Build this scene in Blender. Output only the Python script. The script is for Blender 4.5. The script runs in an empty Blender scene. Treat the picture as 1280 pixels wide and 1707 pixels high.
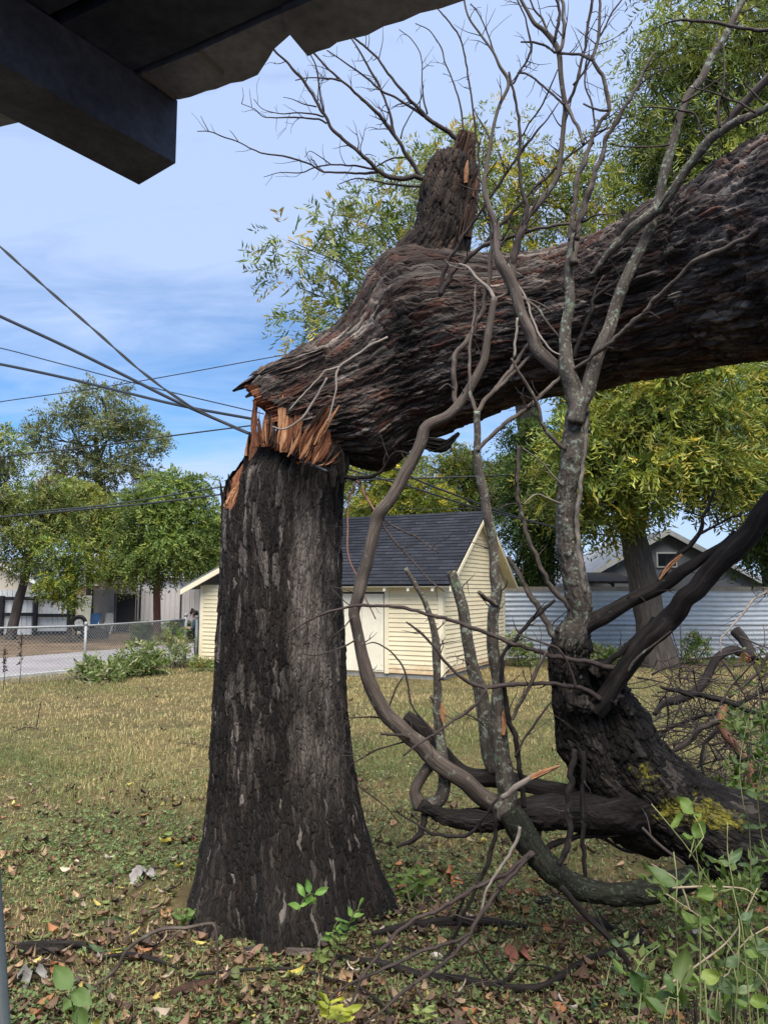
import bpy, math, random
import numpy as np
from mathutils import Vector

# ------------------------------------------------------------------ camera
sc = bpy.context.scene
COL = sc.collection
F, PX, PY, EYE = 1241.0, 640.0, 853.5, 2.0
TH = math.radians(6.05)
CT, ST = math.cos(TH), math.sin(TH)
cam_d = bpy.data.cameras.new('camera')
cam = bpy.data.objects.new('camera', cam_d)
COL.objects.link(cam)
cam.location = (0, 0, EYE)
cam.rotation_euler = (math.pi / 2 + TH, 0, 0)
cam_d.sensor_fit = 'VERTICAL'
cam_d.sensor_height = 36.0
cam_d.lens = 36.0 * F / 1707.0
cam_d.clip_start = 0.05
cam_d.clip_end = 2000
sc.camera = cam

# ------------------------------------------------------------------ light
SUN_EL, SUN_AZ = math.radians(58), math.atan2(0.12, -0.99)
world = bpy.data.worlds.new('World')
sc.world = world
world.use_nodes = True
wt = world.node_tree
wt.nodes.clear()


def wn(t, **k):
    n = wt.nodes.new(t)
    for a, b in k.items():
        setattr(n, a, b)
    return n


wo = wn('ShaderNodeOutputWorld')
wb = wn('ShaderNodeBackground')
wb.inputs[1].default_value = 0.09
sky = wn('ShaderNodeTexSky', sky_type='NISHITA', sun_disc=False)
sky.sun_elevation = SUN_EL
sky.sun_rotation = SUN_AZ
sky.altitude = 200
sky.air_density = 1.0
sky.dust_density = 0.3
sky.ozone_density = 3.0
tc = wn('ShaderNodeTexCoord')
sx = wn('ShaderNodeSeparateXYZ')
wt.links.new(tc.outputs['Generated'], sx.inputs[0])


def wmath(op, a, b=None, clamp=False):
    n = wn('ShaderNodeMath', operation=op, use_clamp=clamp)
    for i, v in enumerate((a, b)):
        if v is None:
            continue
        if isinstance(v, (int, float)):
            n.inputs[i].default_value = v
        else:
            wt.links.new(v, n.inputs[i])
    return n.outputs[0]


zz = wmath('MAXIMUM', sx.outputs['Z'], 0.0)
den = wmath('ADD', zz, 0.16)
cx = wmath('DIVIDE', sx.outputs['X'], den)
cy = wmath('DIVIDE', sx.outputs['Y'], den)
cmb = wn('ShaderNodeCombineXYZ')
wt.links.new(cx, cmb.inputs[0])
wt.links.new(cy, cmb.inputs[1])
cmb.inputs[2].default_value = 3.7
nz = wn('ShaderNodeTexNoise')
nz.inputs['Scale'].default_value = 1.25
nz.inputs['Detail'].default_value = 8
nz.inputs['Roughness'].default_value = 0.52
nz.inputs['Distortion'].default_value = 0.25
wt.links.new(cmb.outputs[0], nz.inputs['Vector'])
# a thin sheet of cloud overhead, a clear belt lower down, a low bank on the horizon
sheet = wn('ShaderNodeMapRange', interpolation_type='SMOOTHSTEP')
wt.links.new(sx.outputs['Z'], sheet.inputs['Value'])
sheet.inputs['From Min'].default_value = 0.22
sheet.inputs['From Max'].default_value = 0.46
sheet.inputs['To Min'].default_value = 0.0
sheet.inputs['To Max'].default_value = 0.17
bank = wn('ShaderNodeMapRange', interpolation_type='SMOOTHSTEP')
wt.links.new(sx.outputs['Z'], bank.inputs['Value'])
bank.inputs['From Min'].default_value = 0.19
bank.inputs['From Max'].default_value = 0.11
bank.inputs['To Min'].default_value = 0.0
bank.inputs['To Max'].default_value = 0.34
st_map = wn('ShaderNodeMapping')
st_map.inputs['Scale'].default_value = (1.0, 2.6, 1.0)
st_map.inputs['Rotation'].default_value = (0, 0, 0.35)
wt.links.new(cmb.outputs[0], st_map.inputs[0])
nz2 = wn('ShaderNodeTexNoise')
nz2.inputs['Scale'].default_value = 1.5
nz2.inputs['Detail'].default_value = 9
nz2.inputs['Roughness'].default_value = 0.6
nz2.inputs['Distortion'].default_value = 0.5
wt.links.new(st_map.outputs[0], nz2.inputs['Vector'])
nzs = wmath('ADD', wmath('MULTIPLY', nz.outputs[0], 0.55), wmath('MULTIPLY', nz2.outputs[0], 0.62))
cov = wmath('ADD', nzs, wmath('ADD', sheet.outputs[0], bank.outputs[0]))
ramp = wn('ShaderNodeValToRGB')
wt.links.new(cov, ramp.inputs[0])
ramp.color_ramp.elements[0].position = 0.43
ramp.color_ramp.elements[0].color = (0, 0, 0, 1)
ramp.color_ramp.elements[1].position = 0.76
ramp.color_ramp.elements[1].color = (0.85, 0.85, 0.85, 1)
tintm = wn('ShaderNodeMix', data_type='RGBA', blend_type='MULTIPLY')
tintm.inputs[0].default_value = 1.0
wt.links.new(sky.outputs[0], tintm.inputs[6])
tintm.inputs[7].default_value = (0.62, 1.0, 1.26, 1)
mx = wn('ShaderNodeMix', data_type='RGBA')
wt.links.new(ramp.outputs[0], mx.inputs[0])
wt.links.new(tintm.outputs[2], mx.inputs[6])
mx.inputs[7].default_value = (4.3, 5.4, 7.8, 1)
wt.links.new(mx.outputs[2], wb.inputs[0])
wt.links.new(wb.outputs[0], wo.inputs[0])

sun_d = bpy.data.lights.new('sun', 'SUN')
sun_d.energy = 4.8
sun_d.angle = math.radians(50)
sun_d.color = (1.0, 0.94, 0.85)
sun = bpy.data.objects.new('sun', sun_d)
COL.objects.link(sun)
sdir = Vector((math.sin(SUN_AZ) * math.cos(SUN_EL), math.cos(SUN_AZ) * math.cos(SUN_EL), math.sin(SUN_EL)))
sun.rotation_euler = sdir.to_track_quat('Z', 'Y').to_euler()
sun.location = (-8, -4, 12)
sc.view_settings.view_transform = 'Standard'
sc.view_settings.look = 'None'
sc.view_settings.exposure = 0.68
sc.view_settings.gamma = 1.0
sc.cycles.max_bounces = 6
sc.cycles.transparent_max_bounces = 8

# ------------------------------------------------------------------ helpers
RNG = np.random.default_rng(7)


def at(px, py, Y):
    """world point seen at a photo pixel, at forward distance Y"""
    u, v = (px - PX) / F, (PY - py) / F
    y, z = CT - v * ST, ST + v * CT
    return np.array([u * Y / y, Y, EYE + z * Y / y])


def ax(p):
    """depth along the optical axis"""
    return p[1] * CT + (p[2] - EYE) * ST


def ground(px, py, z=0.0):
    v = (PY - py) / F
    y, zz_ = CT - v * ST, ST + v * CT
    return at(px, py, (z - EYE) / zz_ * y)


def hash2(ix, iy, s):
    h = np.sin(ix * 127.1 + iy * 311.7 + s * 74.7) * 43758.5453
    return h - np.floor(h)


def hash3(ix, iy, iz, s):
    h = np.sin(ix * 127.1 + iy * 311.7 + iz * 191.3 + s * 74.7) * 43758.5453
    return h - np.floor(h)


def vnoise3(p, s=0):
    """smooth value noise in -1..1"""
    i = np.floor(p)
    f = p - i
    f = f * f * (3 - 2 * f)
    r = 0
    for dx in (0, 1):
        for dy in (0, 1):
            for dz in (0, 1):
                w = (f[:, 0] if dx else 1 - f[:, 0]) * (f[:, 1] if dy else 1 - f[:, 1]) * (f[:, 2] if dz else 1 - f[:, 2])
                r = r + w * hash3(i[:, 0] + dx, i[:, 1] + dy, i[:, 2] + dz, s)
    return r * 2 - 1


def fbm(p, octs=4, s=0):
    r, a = 0, 0.5
    for k in range(octs):
        r = r + a * vnoise3(p * 2 ** k + 11.3 * k, s + k)
        a *= 0.5
    return r


def fbm2(x, y, octs=4, s=0):
    return fbm(np.stack([x, y, np.full_like(x, 0.37)], 1), octs, s)


def worley(x, y, period, s=0):
    """2-D cells, periodic in x: F1, F2, cell id random, offset to the cell's point"""
    ix, iy = np.floor(x), np.floor(y)
    f1 = np.full_like(x, 9.0)
    f2 = np.full_like(x, 9.0)
    rid = np.zeros_like(x)
    ox = np.zeros_like(x)
    oy = np.zeros_like(x)
    for dx in (-1, 0, 1):
        for dy in (-1, 0, 1):
            jx, jy = ix + dx, iy + dy
            wx = np.mod(jx, period)
            qx = jx + 0.1 + 0.8 * hash2(wx, jy, s)
            qy = jy + 0.1 + 0.8 * hash2(wx, jy, s + 5)
            ex, ey = x - qx, y - qy
            d = np.sqrt(ex * ex + ey * ey)
            c = d < f1
            f2 = np.where(c, f1, np.minimum(f2, d))
            rid = np.where(c, hash2(wx, jy, s + 9), rid)
            ox = np.where(c, ex, ox)
            oy = np.where(c, ey, oy)
            f1 = np.minimum(f1, d)
    return f1, f2, rid, ox, oy


def mk(name, V, faces, mat=None, parent=None, uv=None, attrs=None, smooth=True, col=None, midx=None):
    """one mesh object; faces = list of (n,k) int arrays"""
    V = np.asarray(V, dtype=np.float32)
    if isinstance(faces, np.ndarray):
        faces = [faces]
    faces = [np.asarray(f, dtype=np.int32) for f in faces if len(f)]
    me = bpy.data.meshes.new(name)
    me.vertices.add(len(V))
    me.vertices.foreach_set('co', V.ravel())
    loops = np.concatenate([f.ravel() for f in faces])
    tot = np.concatenate([np.full(len(f), f.shape[1], dtype=np.int32) for f in faces])
    st = np.concatenate([[0], np.cumsum(tot)[:-1]]).astype(np.int32)
    me.loops.add(len(loops))
    me.loops.foreach_set('vertex_index', loops)
    me.polygons.add(len(tot))
    me.polygons.foreach_set('loop_start', st)
    me.polygons.foreach_set('loop_total', tot)
    me.polygons.foreach_set('use_smooth', np.full(len(tot), smooth, dtype=bool))
    if uv is not None:
        ul = me.uv_layers.new(name='UVMap')
        ul.data.foreach_set('uv', np.asarray(uv, dtype=np.float32)[loops].ravel())
    for k, a in (attrs or {}).items():
        at_ = me.attributes.new(k, 'FLOAT', 'POINT')
        at_.data.foreach_set('value', np.asarray(a, dtype=np.float32))
    if col is not None:
        ca = me.attributes.new('Col', 'FLOAT_COLOR', 'POINT')
        c4 = np.ones((len(V), 4), dtype=np.float32)
        c4[:, :3] = col
        ca.data.foreach_set('color', c4.ravel())
    mats = mat if isinstance(mat, (list, tuple)) else [mat]
    for m in mats:
        if m:
            me.materials.append(m)
    if midx is not None:
        me.polygons.foreach_set('material_index', np.asarray(midx, dtype=np.int32))
    me.update(calc_edges=True)
    me.validate()
    o = bpy.data.objects.new(name, me)
    COL.objects.link(o)
    if parent is not None:
        o.parent = parent
        if parent.type == 'EMPTY' and parent.parent is None:
            ofs = np.array(parent.location, dtype=np.float32)
            if np.abs(ofs).max() > 0:
                me.vertices.foreach_set('co', (V - ofs).ravel())
                me.update()
        elif parent.parent is not None:
            ofs = np.array(parent.parent.location, dtype=np.float32)
            me.vertices.foreach_set('co', (V - ofs).ravel())
            me.update()
    return o


def tag(o, label, cat, group=None, kind=None):
    if label:
        o['label'] = label
    if cat:
        o['category'] = cat
    if group:
        o['group'] = group
    if kind:
        o['kind'] = kind
    return o


def thing(name, loc, label, cat, group=None):
    o = bpy.data.objects.new(name, None)
    COL.objects.link(o)
    o.location = tuple(float(v) for v in loc)
    o.empty_display_size = 0.1
    return tag(o, label, cat, group)


def struct(o):
    o['kind'] = 'structure'
    return o


class MB:
    """collects polygons into one mesh"""

    def __init__(self):
        self.v, self.f, self.n = [], {}, 0
        self.u = []

    def add(self, V, faces, uv=None):
        V = np.asarray(V, float)
        if isinstance(faces, np.ndarray):
            faces = [faces]
        for f in faces:
            f = np.asarray(f, int)
            if f.ndim == 1:
                f = f[None]
            self.f.setdefault(f.shape[1], []).append(f + self.n)
        self.v.append(V)
        self.u.append(np.zeros((len(V), 2)) if uv is None else np.asarray(uv, float))
        self.n += len(V)

    def hexa(self, c):
        """8 corners: bottom 4 then top 4"""
        self.add(c, np.array([[3, 2, 1, 0], [4, 5, 6, 7], [0, 1, 5, 4], [1, 2, 6, 5], [2, 3, 7, 6], [3, 0, 4, 7]]))

    def box(self, fr, a0, a1, b0, b1, z0, z1):
        o, U, W = fr
        Z = np.array([0, 0, 1.0])
        self.hexa([o + U * a + W * b + Z * z for z in (z0, z1) for a, b in ((a0, b0), (a1, b0), (a1, b1), (a0, b1))])

    def bar(self, p, q, w, d=None, up=(0, 0, 1)):
        p, q = np.asarray(p, float), np.asarray(q, float)
        d = d or w
        t = (q - p) / np.linalg.norm(q - p)
        up = np.asarray(up, float)
        s = np.cross(t, up)
        if np.linalg.norm(s) < 1e-3:
            s = np.cross(t, (1, 0, 0))
        s /= np.linalg.norm(s)
        n = np.cross(s, t)
        self.hexa([e + s * a * w / 2 + n * b * d / 2 for e in (p, q) for a, b in ((-1, -1), (1, -1), (1, 1), (-1, 1))])

    def tube(self, P, R, sides=8, **k):
        V, Fc, uv = tube(P, R, sides, **k)
        self.add(V, Fc, uv)

    def build(self, name, mat, parent=None, smooth=False, uv=False):
        V = np.concatenate(self.v)
        return mk(name, V, [np.concatenate(x) for x in self.f.values()], mat, parent, smooth=smooth,
                  uv=np.concatenate(self.u) if uv else None)


def catmull(P, m):
    P = np.asarray(P, float)
    if len(P) < 3:
        t = np.linspace(0, 1, m)[:, None]
        return P[0] * (1 - t) + P[-1] * t
    d = np.linalg.norm(np.diff(P[:, :3], axis=0), axis=1)
    s = np.concatenate([[0], np.cumsum(np.maximum(d, 1e-6))])
    q = np.linspace(0, s[-1], m)
    i = np.clip(np.searchsorted(s, q, 'right') - 1, 0, len(P) - 2)
    t = ((q - s[i]) / (s[i + 1] - s[i]))[:, None]
    Pm = np.concatenate([[2 * P[0] - P[1]], P, [2 * P[-1] - P[-2]]])
    a, b, c, e = Pm[i], Pm[i + 1], Pm[i + 2], Pm[i + 3]
    return 0.5 * ((2 * b) + (c - a) * t + (2 * a - 5 * b + 4 * c - e) * t ** 2 + (3 * b - a - 3 * c + e) * t ** 3)


def frames(P, ref=(0.0, 1.0, 0.0)):
    T = np.gradient(P, axis=0)
    T /= np.linalg.norm(T, axis=1)[:, None] + 1e-9
    n = np.cross(np.cross(T[0], ref), T[0])
    if np.linalg.norm(n) < 1e-3:
        n = np.cross(np.cross(T[0], (1, 0, 0)), T[0])
    n /= np.linalg.norm(n)
    N = np.zeros_like(P)
    for k in range(len(P)):
        n = n - T[k] * np.dot(n, T[k])
        n /= np.linalg.norm(n) + 1e-9
        N[k] = n
    return T, N, np.cross(T, N)


def tube(P, R, sides=8, cap=True, rough=0.0, seed=0):
    P = np.asarray(P, float)
    R = np.broadcast_to(np.asarray(R, float), (len(P),))
    T, N, B = frames(P)
    a = np.linspace(0, 2 * np.pi, sides + 1)
    L = np.concatenate([[0], np.cumsum(np.linalg.norm(np.diff(P, axis=0), axis=1))])
    rr = np.repeat(R[:, None], sides + 1, 1)
    if rough:
        g = np.stack([np.cos(a)[None] * np.minimum(rr * 70, 6) + 5.3 + seed, np.sin(a)[None] * np.minimum(rr * 70, 6) + seed * 1.7,
                      np.repeat(L[:, None] * 3.2 + seed * .61, sides + 1, 1)], -1).reshape(-1, 3)
        g[:, :2] += np.repeat(P[:, :2] * 2, sides + 1, 0)
        rr = rr * (1 + rough * (fbm(g, 3, seed).reshape(rr.shape) * 2))
    V = P[:, None] + rr[..., None] * (np.cos(a)[None, :, None] * N[:, None] + np.sin(a)[None, :, None] * B[:, None])
    uv = np.stack([np.repeat((a / (2 * np.pi))[None], len(P), 0) * max(R.max(), 0.004) * 6.28, np.repeat(L[:, None], sides + 1, 1)], -1)
    w = sides + 1
    i = np.arange(len(P) - 1)[:, None] * w
    j = np.arange(sides)[None]
    q = np.stack([i + j, i + j + 1, i + j + 1 + w, i + j + w], -1).reshape(-1, 4)
    V, uv = V.reshape(-1, 3), uv.reshape(-1, 2)
    fs = [q]
    if cap:
        n = len(V)
        V = np.concatenate([V, [P[0], P[-1]]])
        uv = np.concatenate([uv, [[0, 0], [0, L[-1]]]])
        b = (len(P) - 1) * w
        jj = np.arange(sides)
        fs.append(np.stack([jj + 1, jj, np.full(sides, n)], 1))
        fs.append(np.stack([b + jj, b + jj + 1, np.full(sides, n + 1)], 1))
    return V, fs, uv


# ------------------------------------------------------------------ materials
def newmat(name):
    m = bpy.data.materials.new(name)
    m.use_nodes = True
    nt = m.node_tree
    nt.nodes.clear()
    return m, nt


class NT:
    def __init__(self, name, rough=0.8, spec=0.3):
        self.m, self.t = newmat(name)
        self.out = self.n('ShaderNodeOutputMaterial')
        self.p = self.n('ShaderNodeBsdfPrincipled')
        self.p.inputs['Roughness'].default_value = rough
        self.p.inputs['Specular IOR Level'].default_value = spec
        self.l(self.p.outputs[0], self.out.inputs[0])

    def n(self, t, **k):
        n = self.t.nodes.new(t)
        for a, b in k.items():
            setattr(n, a, b)
        return n

    def l(self, a, b):
        self.t.links.new(a, b)

    def uvmap(self, sx_=1, sy_=1, sz_=1, src='UV'):
        t = self.n('ShaderNodeTexCoord')
        m = self.n('ShaderNodeMapping')
        m.inputs['Scale'].default_value = (sx_, sy_, sz_)
        self.l(t.outputs[src], m.inputs[0])
        return m.outputs[0]

    def noise(self, vec, scale, detail=5, rough=0.55, dist=0.0):
        n = self.n('ShaderNodeTexNoise')
        n.inputs['Scale'].default_value = scale
        n.inputs['Detail'].default_value = detail
        n.inputs['Roughness'].default_value = rough
        n.inputs['Distortion'].default_value = dist
        self.l(vec, n.inputs['Vector'])
        return n.outputs[0]

    def ramp(self, fac, stops):
        r = self.n('ShaderNodeValToRGB')
        self.l(fac, r.inputs[0])
        e = r.color_ramp.elements
        while len(e) < len(stops):
            e.new(0.5)
        for k, (p, c) in enumerate(stops):
            e[k].position = p
            e[k].color = (*c, 1) if len(c) == 3 else c
        return r.outputs[0]

    def mix(self, fac, a, b, mode='MIX'):
        m = self.n('ShaderNodeMix', data_type='RGBA', blend_type=mode)
        for i, v in ((0, fac), (6, a), (7, b)):
            if isinstance(v, (int, float)):
                m.inputs[i].default_value = v
            elif isinstance(v, tuple):
                m.inputs[i].default_value = (*v, 1)
            else:
                self.l(v, m.inputs[i])
        return m.outputs[2]

    def attr(self, name, out='Fac'):
        a = self.n('ShaderNodeAttribute', attribute_name=name)
        return a.outputs[out]

    def bump(self, h, strength=0.5, dist=0.01):
        b = self.n('ShaderNodeBump')
        b.inputs['Strength'].default_value = strength
        b.inputs['Distance'].default_value = dist
        self.l(h, b.inputs['Height'])
        self.l(b.outputs[0], self.p.inputs['Normal'])

    def col(self, c):
        if isinstance(c, tuple):
            self.p.inputs['Base Color'].default_value = (*c, 1)
        else:
            self.l(c, self.p.inputs['Base Color'])
        return self.m


def plain(name, c, rough=0.7, spec=0.3, var=0.25, scale=6.0, metal=0.0, bump=0.0):
    """painted / weathered surface: colour broken up by two scales of noise"""
    t = NT(name, rough, spec)
    v = t.uvmap(src='Object')
    n1 = t.noise(v, scale, 6, 0.6)
    n2 = t.noise(v, scale * 9, 4, 0.6)
    d = tuple(x * (1 - var) for x in c)
    u = tuple(min(1, x * (1 + var * 0.6)) for x in c)
    a = t.ramp(n1, [(0.3, d), (0.7, u)])
    b = t.ramp(n2, [(0.3, tuple(1 - var * 0.7 for _ in c)), (0.65, (1, 1, 1))])
    t.col(t.mix(1.0, a, b, 'MULTIPLY'))
    t.p.inputs['Metallic'].default_value = metal
    if bump:
        t.bump(n2, bump, 0.004)
    return t.m


def bark_mat(name, cols, plate_cols, wet=0.0, fine=1.0, lichen=None, spec=0.25, moss_attr=False, flake=None, flake_cols=None, dry=None):
    """cols: ramp of long streaks; plate_cols: colours picked per bark plate"""
    t = NT(name, 0.85, spec)
    uv = t.uvmap(34 * fine, 3.6 * fine)
    st = t.noise(uv, 1.0, 8, 0.62, 0.6)
    big = t.noise(t.uvmap(src='Object'), 2.2, 4, 0.55)
    base = t.ramp(st, [(0.25, cols[0]), (0.5, cols[1]), (0.75, cols[2])])
    if plate_cols:
        pl = t.ramp(t.attr('plate'), [(k / (len(plate_cols)), c) for k, c in enumerate(plate_cols)])
        pr = t.n('ShaderNodeValToRGB')
        t.l(big, pr.inputs[0])
        pr.color_ramp.elements[0].position = 0.38
        pr.color_ramp.elements[1].position = 0.62
        pr.color_ramp.elements[0].color = (0.25, 0.25, 0.25, 1)
        pr.color_ramp.elements[1].color = (0.8, 0.8, 0.8, 1)
        base = t.mix(pr.outputs[0], base, pl)
    vor = None
    if flake:
        # crisp flakes: stretched cells, each with its own colour and a sharp rim
        mp = t.n('ShaderNodeMapping')
        mp.inputs['Scale'].default_value = (flake[0], flake[1], 1)
        tc_ = t.n('ShaderNodeTexCoord')
        wv = t.n('ShaderNodeTexNoise')
        wv.inputs['Scale'].default_value = 9.0
        wv.inputs['Detail'].default_value = 5
        t.l(tc_.outputs['UV'], wv.inputs['Vector'])
        ad = t.n('ShaderNodeMix', data_type='RGBA', blend_type='LINEAR_LIGHT')
        ad.inputs[0].default_value = 0.035
        t.l(tc_.outputs['UV'], ad.inputs[6])
        t.l(wv.outputs[1], ad.inputs[7])
        t.l(ad.outputs[2], mp.inputs[0])
        vor = t.n('ShaderNodeTexVoronoi', feature='DISTANCE_TO_EDGE')
        vc = t.n('ShaderNodeTexVoronoi', feature='F1')
        for v_ in (vor, vc):
            v_.inputs['Scale'].default_value = 1.0
            t.l(mp.outputs[0], v_.inputs['Vector'])
        sep = t.n('ShaderNodeSeparateColor')
        t.l(vc.outputs['Color'], sep.inputs[0])
        r_ = t.n('ShaderNodeValToRGB')
        r_.color_ramp.interpolation = 'CONSTANT'
        e_ = r_.color_ramp.elements
        while len(e_) < len(flake_cols):
            e_.new(0.5)
        for k_, (p_, c_) in enumerate(flake_cols):
            e_[k_].position = p_
            e_[k_].color = (*c_, 1)
        t.l(sep.outputs[0], r_.inputs[0])
        fl = t.mix(1.0, r_.outputs[0], t.ramp(st, [(0.25, (0.55, 0.55, 0.55)), (0.7, (1.35, 1.35, 1.35))]), 'MULTIPLY')
        base = t.mix(0.62, base, fl)
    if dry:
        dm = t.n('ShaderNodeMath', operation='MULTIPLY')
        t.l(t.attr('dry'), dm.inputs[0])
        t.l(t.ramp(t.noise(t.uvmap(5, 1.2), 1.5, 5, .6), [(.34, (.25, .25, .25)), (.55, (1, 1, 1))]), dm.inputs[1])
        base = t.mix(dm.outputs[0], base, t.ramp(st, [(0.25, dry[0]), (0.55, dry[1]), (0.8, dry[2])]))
    if wet:
        w = t.ramp(t.noise(t.uvmap(1.7, 0.9), 1.6, 5, 0.6, 0.8), [(0.42, (1, 1, 1)), (0.58, (1 - wet, 1 - wet, 1 - wet))])
        base = t.mix(1.0, base, w, 'MULTIPLY')
    if lichen:
        for (scale, lo, c) in lichen:
            n = t.noise(t.uvmap(src='Object'), scale, 6, 0.65)
            msk = t.ramp(n, [(lo, (0, 0, 0)), (lo + 0.06, (1, 1, 1))])
            base = t.mix(msk, base, c)
    if moss_attr:
        n = t.noise(t.uvmap(src='Object'), 34, 8, 0.75)
        s = t.n('ShaderNodeMath', operation='MULTIPLY')
        t.l(t.attr('lichen'), s.inputs[0])
        t.l(n, s.inputs[1])
        msk = t.ramp(s.outputs[0], [(0.30, (0, 0, 0)), (0.44, (.9, .9, .9))])
        yel = t.ramp(t.noise(t.uvmap(src='Object'), 60, 3), [(0.35, (0.13, 0.125, 0.015)), (0.65, (0.36, 0.31, 0.035))])
        base = t.mix(msk, base, yel)
    t.col(base)
    fn = t.noise(t.uvmap(70 * fine, 14 * fine), 1.0, 6, 0.65)
    if vor is not None:
        eg = t.ramp(vor.outputs['Distance'], [(0.0, (0, 0, 0)), (0.10, (.8, .8, .8)), (0.4, (1, 1, 1))])
        hh = t.mix(0.4, eg, fn)
        t.bump(hh, 1.0, 0.014)
    else:
        t.bump(fn, 0.7, 0.006)
    return t.m


def leaf_mat(name, trans=0.35, rough=0.5):
    t = NT(name, rough, 0.35)
    c = t.attr('Col', 'Color')
    t.col(c)
    tr = t.n('ShaderNodeBsdfTranslucent')
    br = t.mix(1.0, c, (1.5, 1.45, 0.8), 'MULTIPLY')
    t.l(br, tr.inputs[0])
    ms = t.n('ShaderNodeMixShader')
    ms.inputs[0].default_value = trans
    t.l(t.p.outputs[0], ms.inputs[1])
    t.l(tr.outputs[0], ms.inputs[2])
    t.l(ms.outputs[0], t.out.inputs[0])
    return t.m


M = {}
M['bark_stump'] = bark_mat('bark_stump', [(0.008, 0.006, 0.005), (0.022, 0.017, 0.014), (0.065, 0.052, 0.043)],
                           [(0.012, 0.009, 0.008), (0.022, 0.018, 0.015), (0.016, 0.013, 0.011), (0.035, 0.028, 0.023), (0.018, 0.012, 0.009), (0.06, 0.05, 0.042)], wet=0.5,
                           flake=(76, 11), flake_cols=[(0, (0.008, 0.006, 0.005)), (.28, (0.020, 0.015, 0.012)), (.54, (0.012, 0.009, 0.007)), (.70, (0.038, 0.030, 0.024)), (.83, (0.026, 0.015, 0.010)), (.90, (0.08, 0.066, 0.056)), (.97, (0.24, 0.21, 0.185))],
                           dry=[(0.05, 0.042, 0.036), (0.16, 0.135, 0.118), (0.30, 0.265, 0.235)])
M['bark_fallen'] = bark_mat('bark_fallen', [(0.014, 0.010, 0.008), (0.05, 0.038, 0.032), (0.15, 0.118, 0.097)],
                            [(0.03, 0.023, 0.019), (0.11, 0.088, 0.074), (0.07, 0.052, 0.043), (0.19, 0.155, 0.13), (0.14, 0.045, 0.025), (0.04, 0.03, 0.025), (0.26, 0.22, 0.185)], wet=0.62,
                            flake=(44, 6.5), flake_cols=[(0, (0.018, 0.013, 0.011)), (.22, (0.07, 0.054, 0.045)), (.44, (0.04, 0.03, 0.025)), (.54, (0.13, 0.10, 0.085)), (.68, (0.12, 0.045, 0.028)), (.78, (0.21, 0.17, 0.145)), (.91, (0.29, 0.25, 0.215))])
M['bark_branch'] = bark_mat('bark_branch', [(0.035, 0.026, 0.021), (0.085, 0.066, 0.054), (0.16, 0.13, 0.108)], None, fine=1.6,
                            lichen=[(26, 0.60, (0.16, 0.18, 0.135)), (60, 0.66, (0.24, 0.25, 0.21))])
M['bark_lichen'] = bark_mat('bark_lichen', [(0.04, 0.032, 0.026), (0.085, 0.068, 0.055), (0.15, 0.125, 0.105)], None, fine=1.6,
                            lichen=[(17, 0.58, (0.16, 0.20, 0.13)), (30, 0.55, (0.24, 0.27, 0.21)), (70, 0.60, (0.30, 0.31, 0.27))])
M['bark_dark'] = bark_mat('bark_dark', [(0.006, 0.005, 0.004), (0.014, 0.011, 0.010), (0.045, 0.036, 0.031)], None, fine=1.6,
                          lichen=[(34, 0.66, (0.10, 0.11, 0.08))])
M['bark_green'] = bark_mat('bark_green', [(0.006, 0.006, 0.004), (0.014, 0.014, 0.010), (0.034, 0.034, 0.024)], None, fine=1.6,
                           lichen=[(40, 0.56, (0.04, 0.058, 0.03)), (80, 0.62, (0.08, 0.10, 0.06))])
M['bark_mossy'] = bark_mat('bark_mossy', [(0.007, 0.006, 0.005), (0.017, 0.014, 0.011), (0.06, 0.05, 0.041)],
                           [(0.012, 0.010, 0.008), (0.03, 0.025, 0.02), (0.07, 0.057, 0.047)], wet=0.5, moss_attr=True, flake=(34, 9), flake_cols=[(0, (0.008, 0.007, 0.006)), (.4, (0.02, 0.016, 0.013)), (.75, (0.05, 0.042, 0.034)), (.9, (0.09, 0.075, 0.062))],
                           lichen=[(30, 0.66, (0.07, 0.085, 0.04))])
M['bark_twig'] = bark_mat('bark_twig', [(0.022, 0.016, 0.015), (0.05, 0.037, 0.033), (0.10, 0.078, 0.068)], None, fine=2)
M['bark_pale'] = bark_mat('bark_pale', [(0.12, 0.10, 0.085), (0.22, 0.185, 0.155), (0.32, 0.28, 0.24)], None, fine=2)
M['bark_red'] = bark_mat('bark_red', [(0.10, 0.045, 0.03), (0.17, 0.08, 0.055), (0.26, 0.14, 0.10)], None, fine=2)
M['bark_tree'] = bark_mat('bark_tree', [(0.03, 0.025, 0.02), (0.06, 0.05, 0.042), (0.12, 0.10, 0.085)], None, fine=0.5)
M['wood'] = bark_mat('torn_wood', [(0.035, 0.013, 0.008), (0.17, 0.064, 0.032), (0.36, 0.17, 0.085)], None, fine=2.6, spec=0.2)
M['wood_pale'] = bark_mat('pale_wood', [(0.20, 0.09, 0.045), (0.40, 0.20, 0.10), (0.55, 0.35, 0.20)], None, fine=1.5, spec=0.2)
M['bark_stub'] = bark_mat('bark_stub', [(0.008, 0.006, 0.005), (0.022, 0.015, 0.011), (0.07, 0.045, 0.03)],
                          [(0.012, 0.009, 0.007), (0.03, 0.02, 0.014), (0.05, 0.028, 0.017)], wet=0.4, flake=(46, 8), flake_cols=[(0, (0.010, 0.007, 0.006)), (.45, (0.022, 0.015, 0.011)), (.8, (0.06, 0.035, 0.022)), (.93, (0.12, 0.08, 0.055))])
M['wood_dark'] = bark_mat('dark_wood', [(0.015, 0.009, 0.007), (0.045, 0.025, 0.017), (0.12, 0.062, 0.036)], None, fine=1.5)
M['leaf'] = leaf_mat('leaf')
M['grass'] = leaf_mat('grass_blade', 0.25, 0.6)
M['litter'] = leaf_mat('dead_leaf', 0.08, 0.75)
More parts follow.
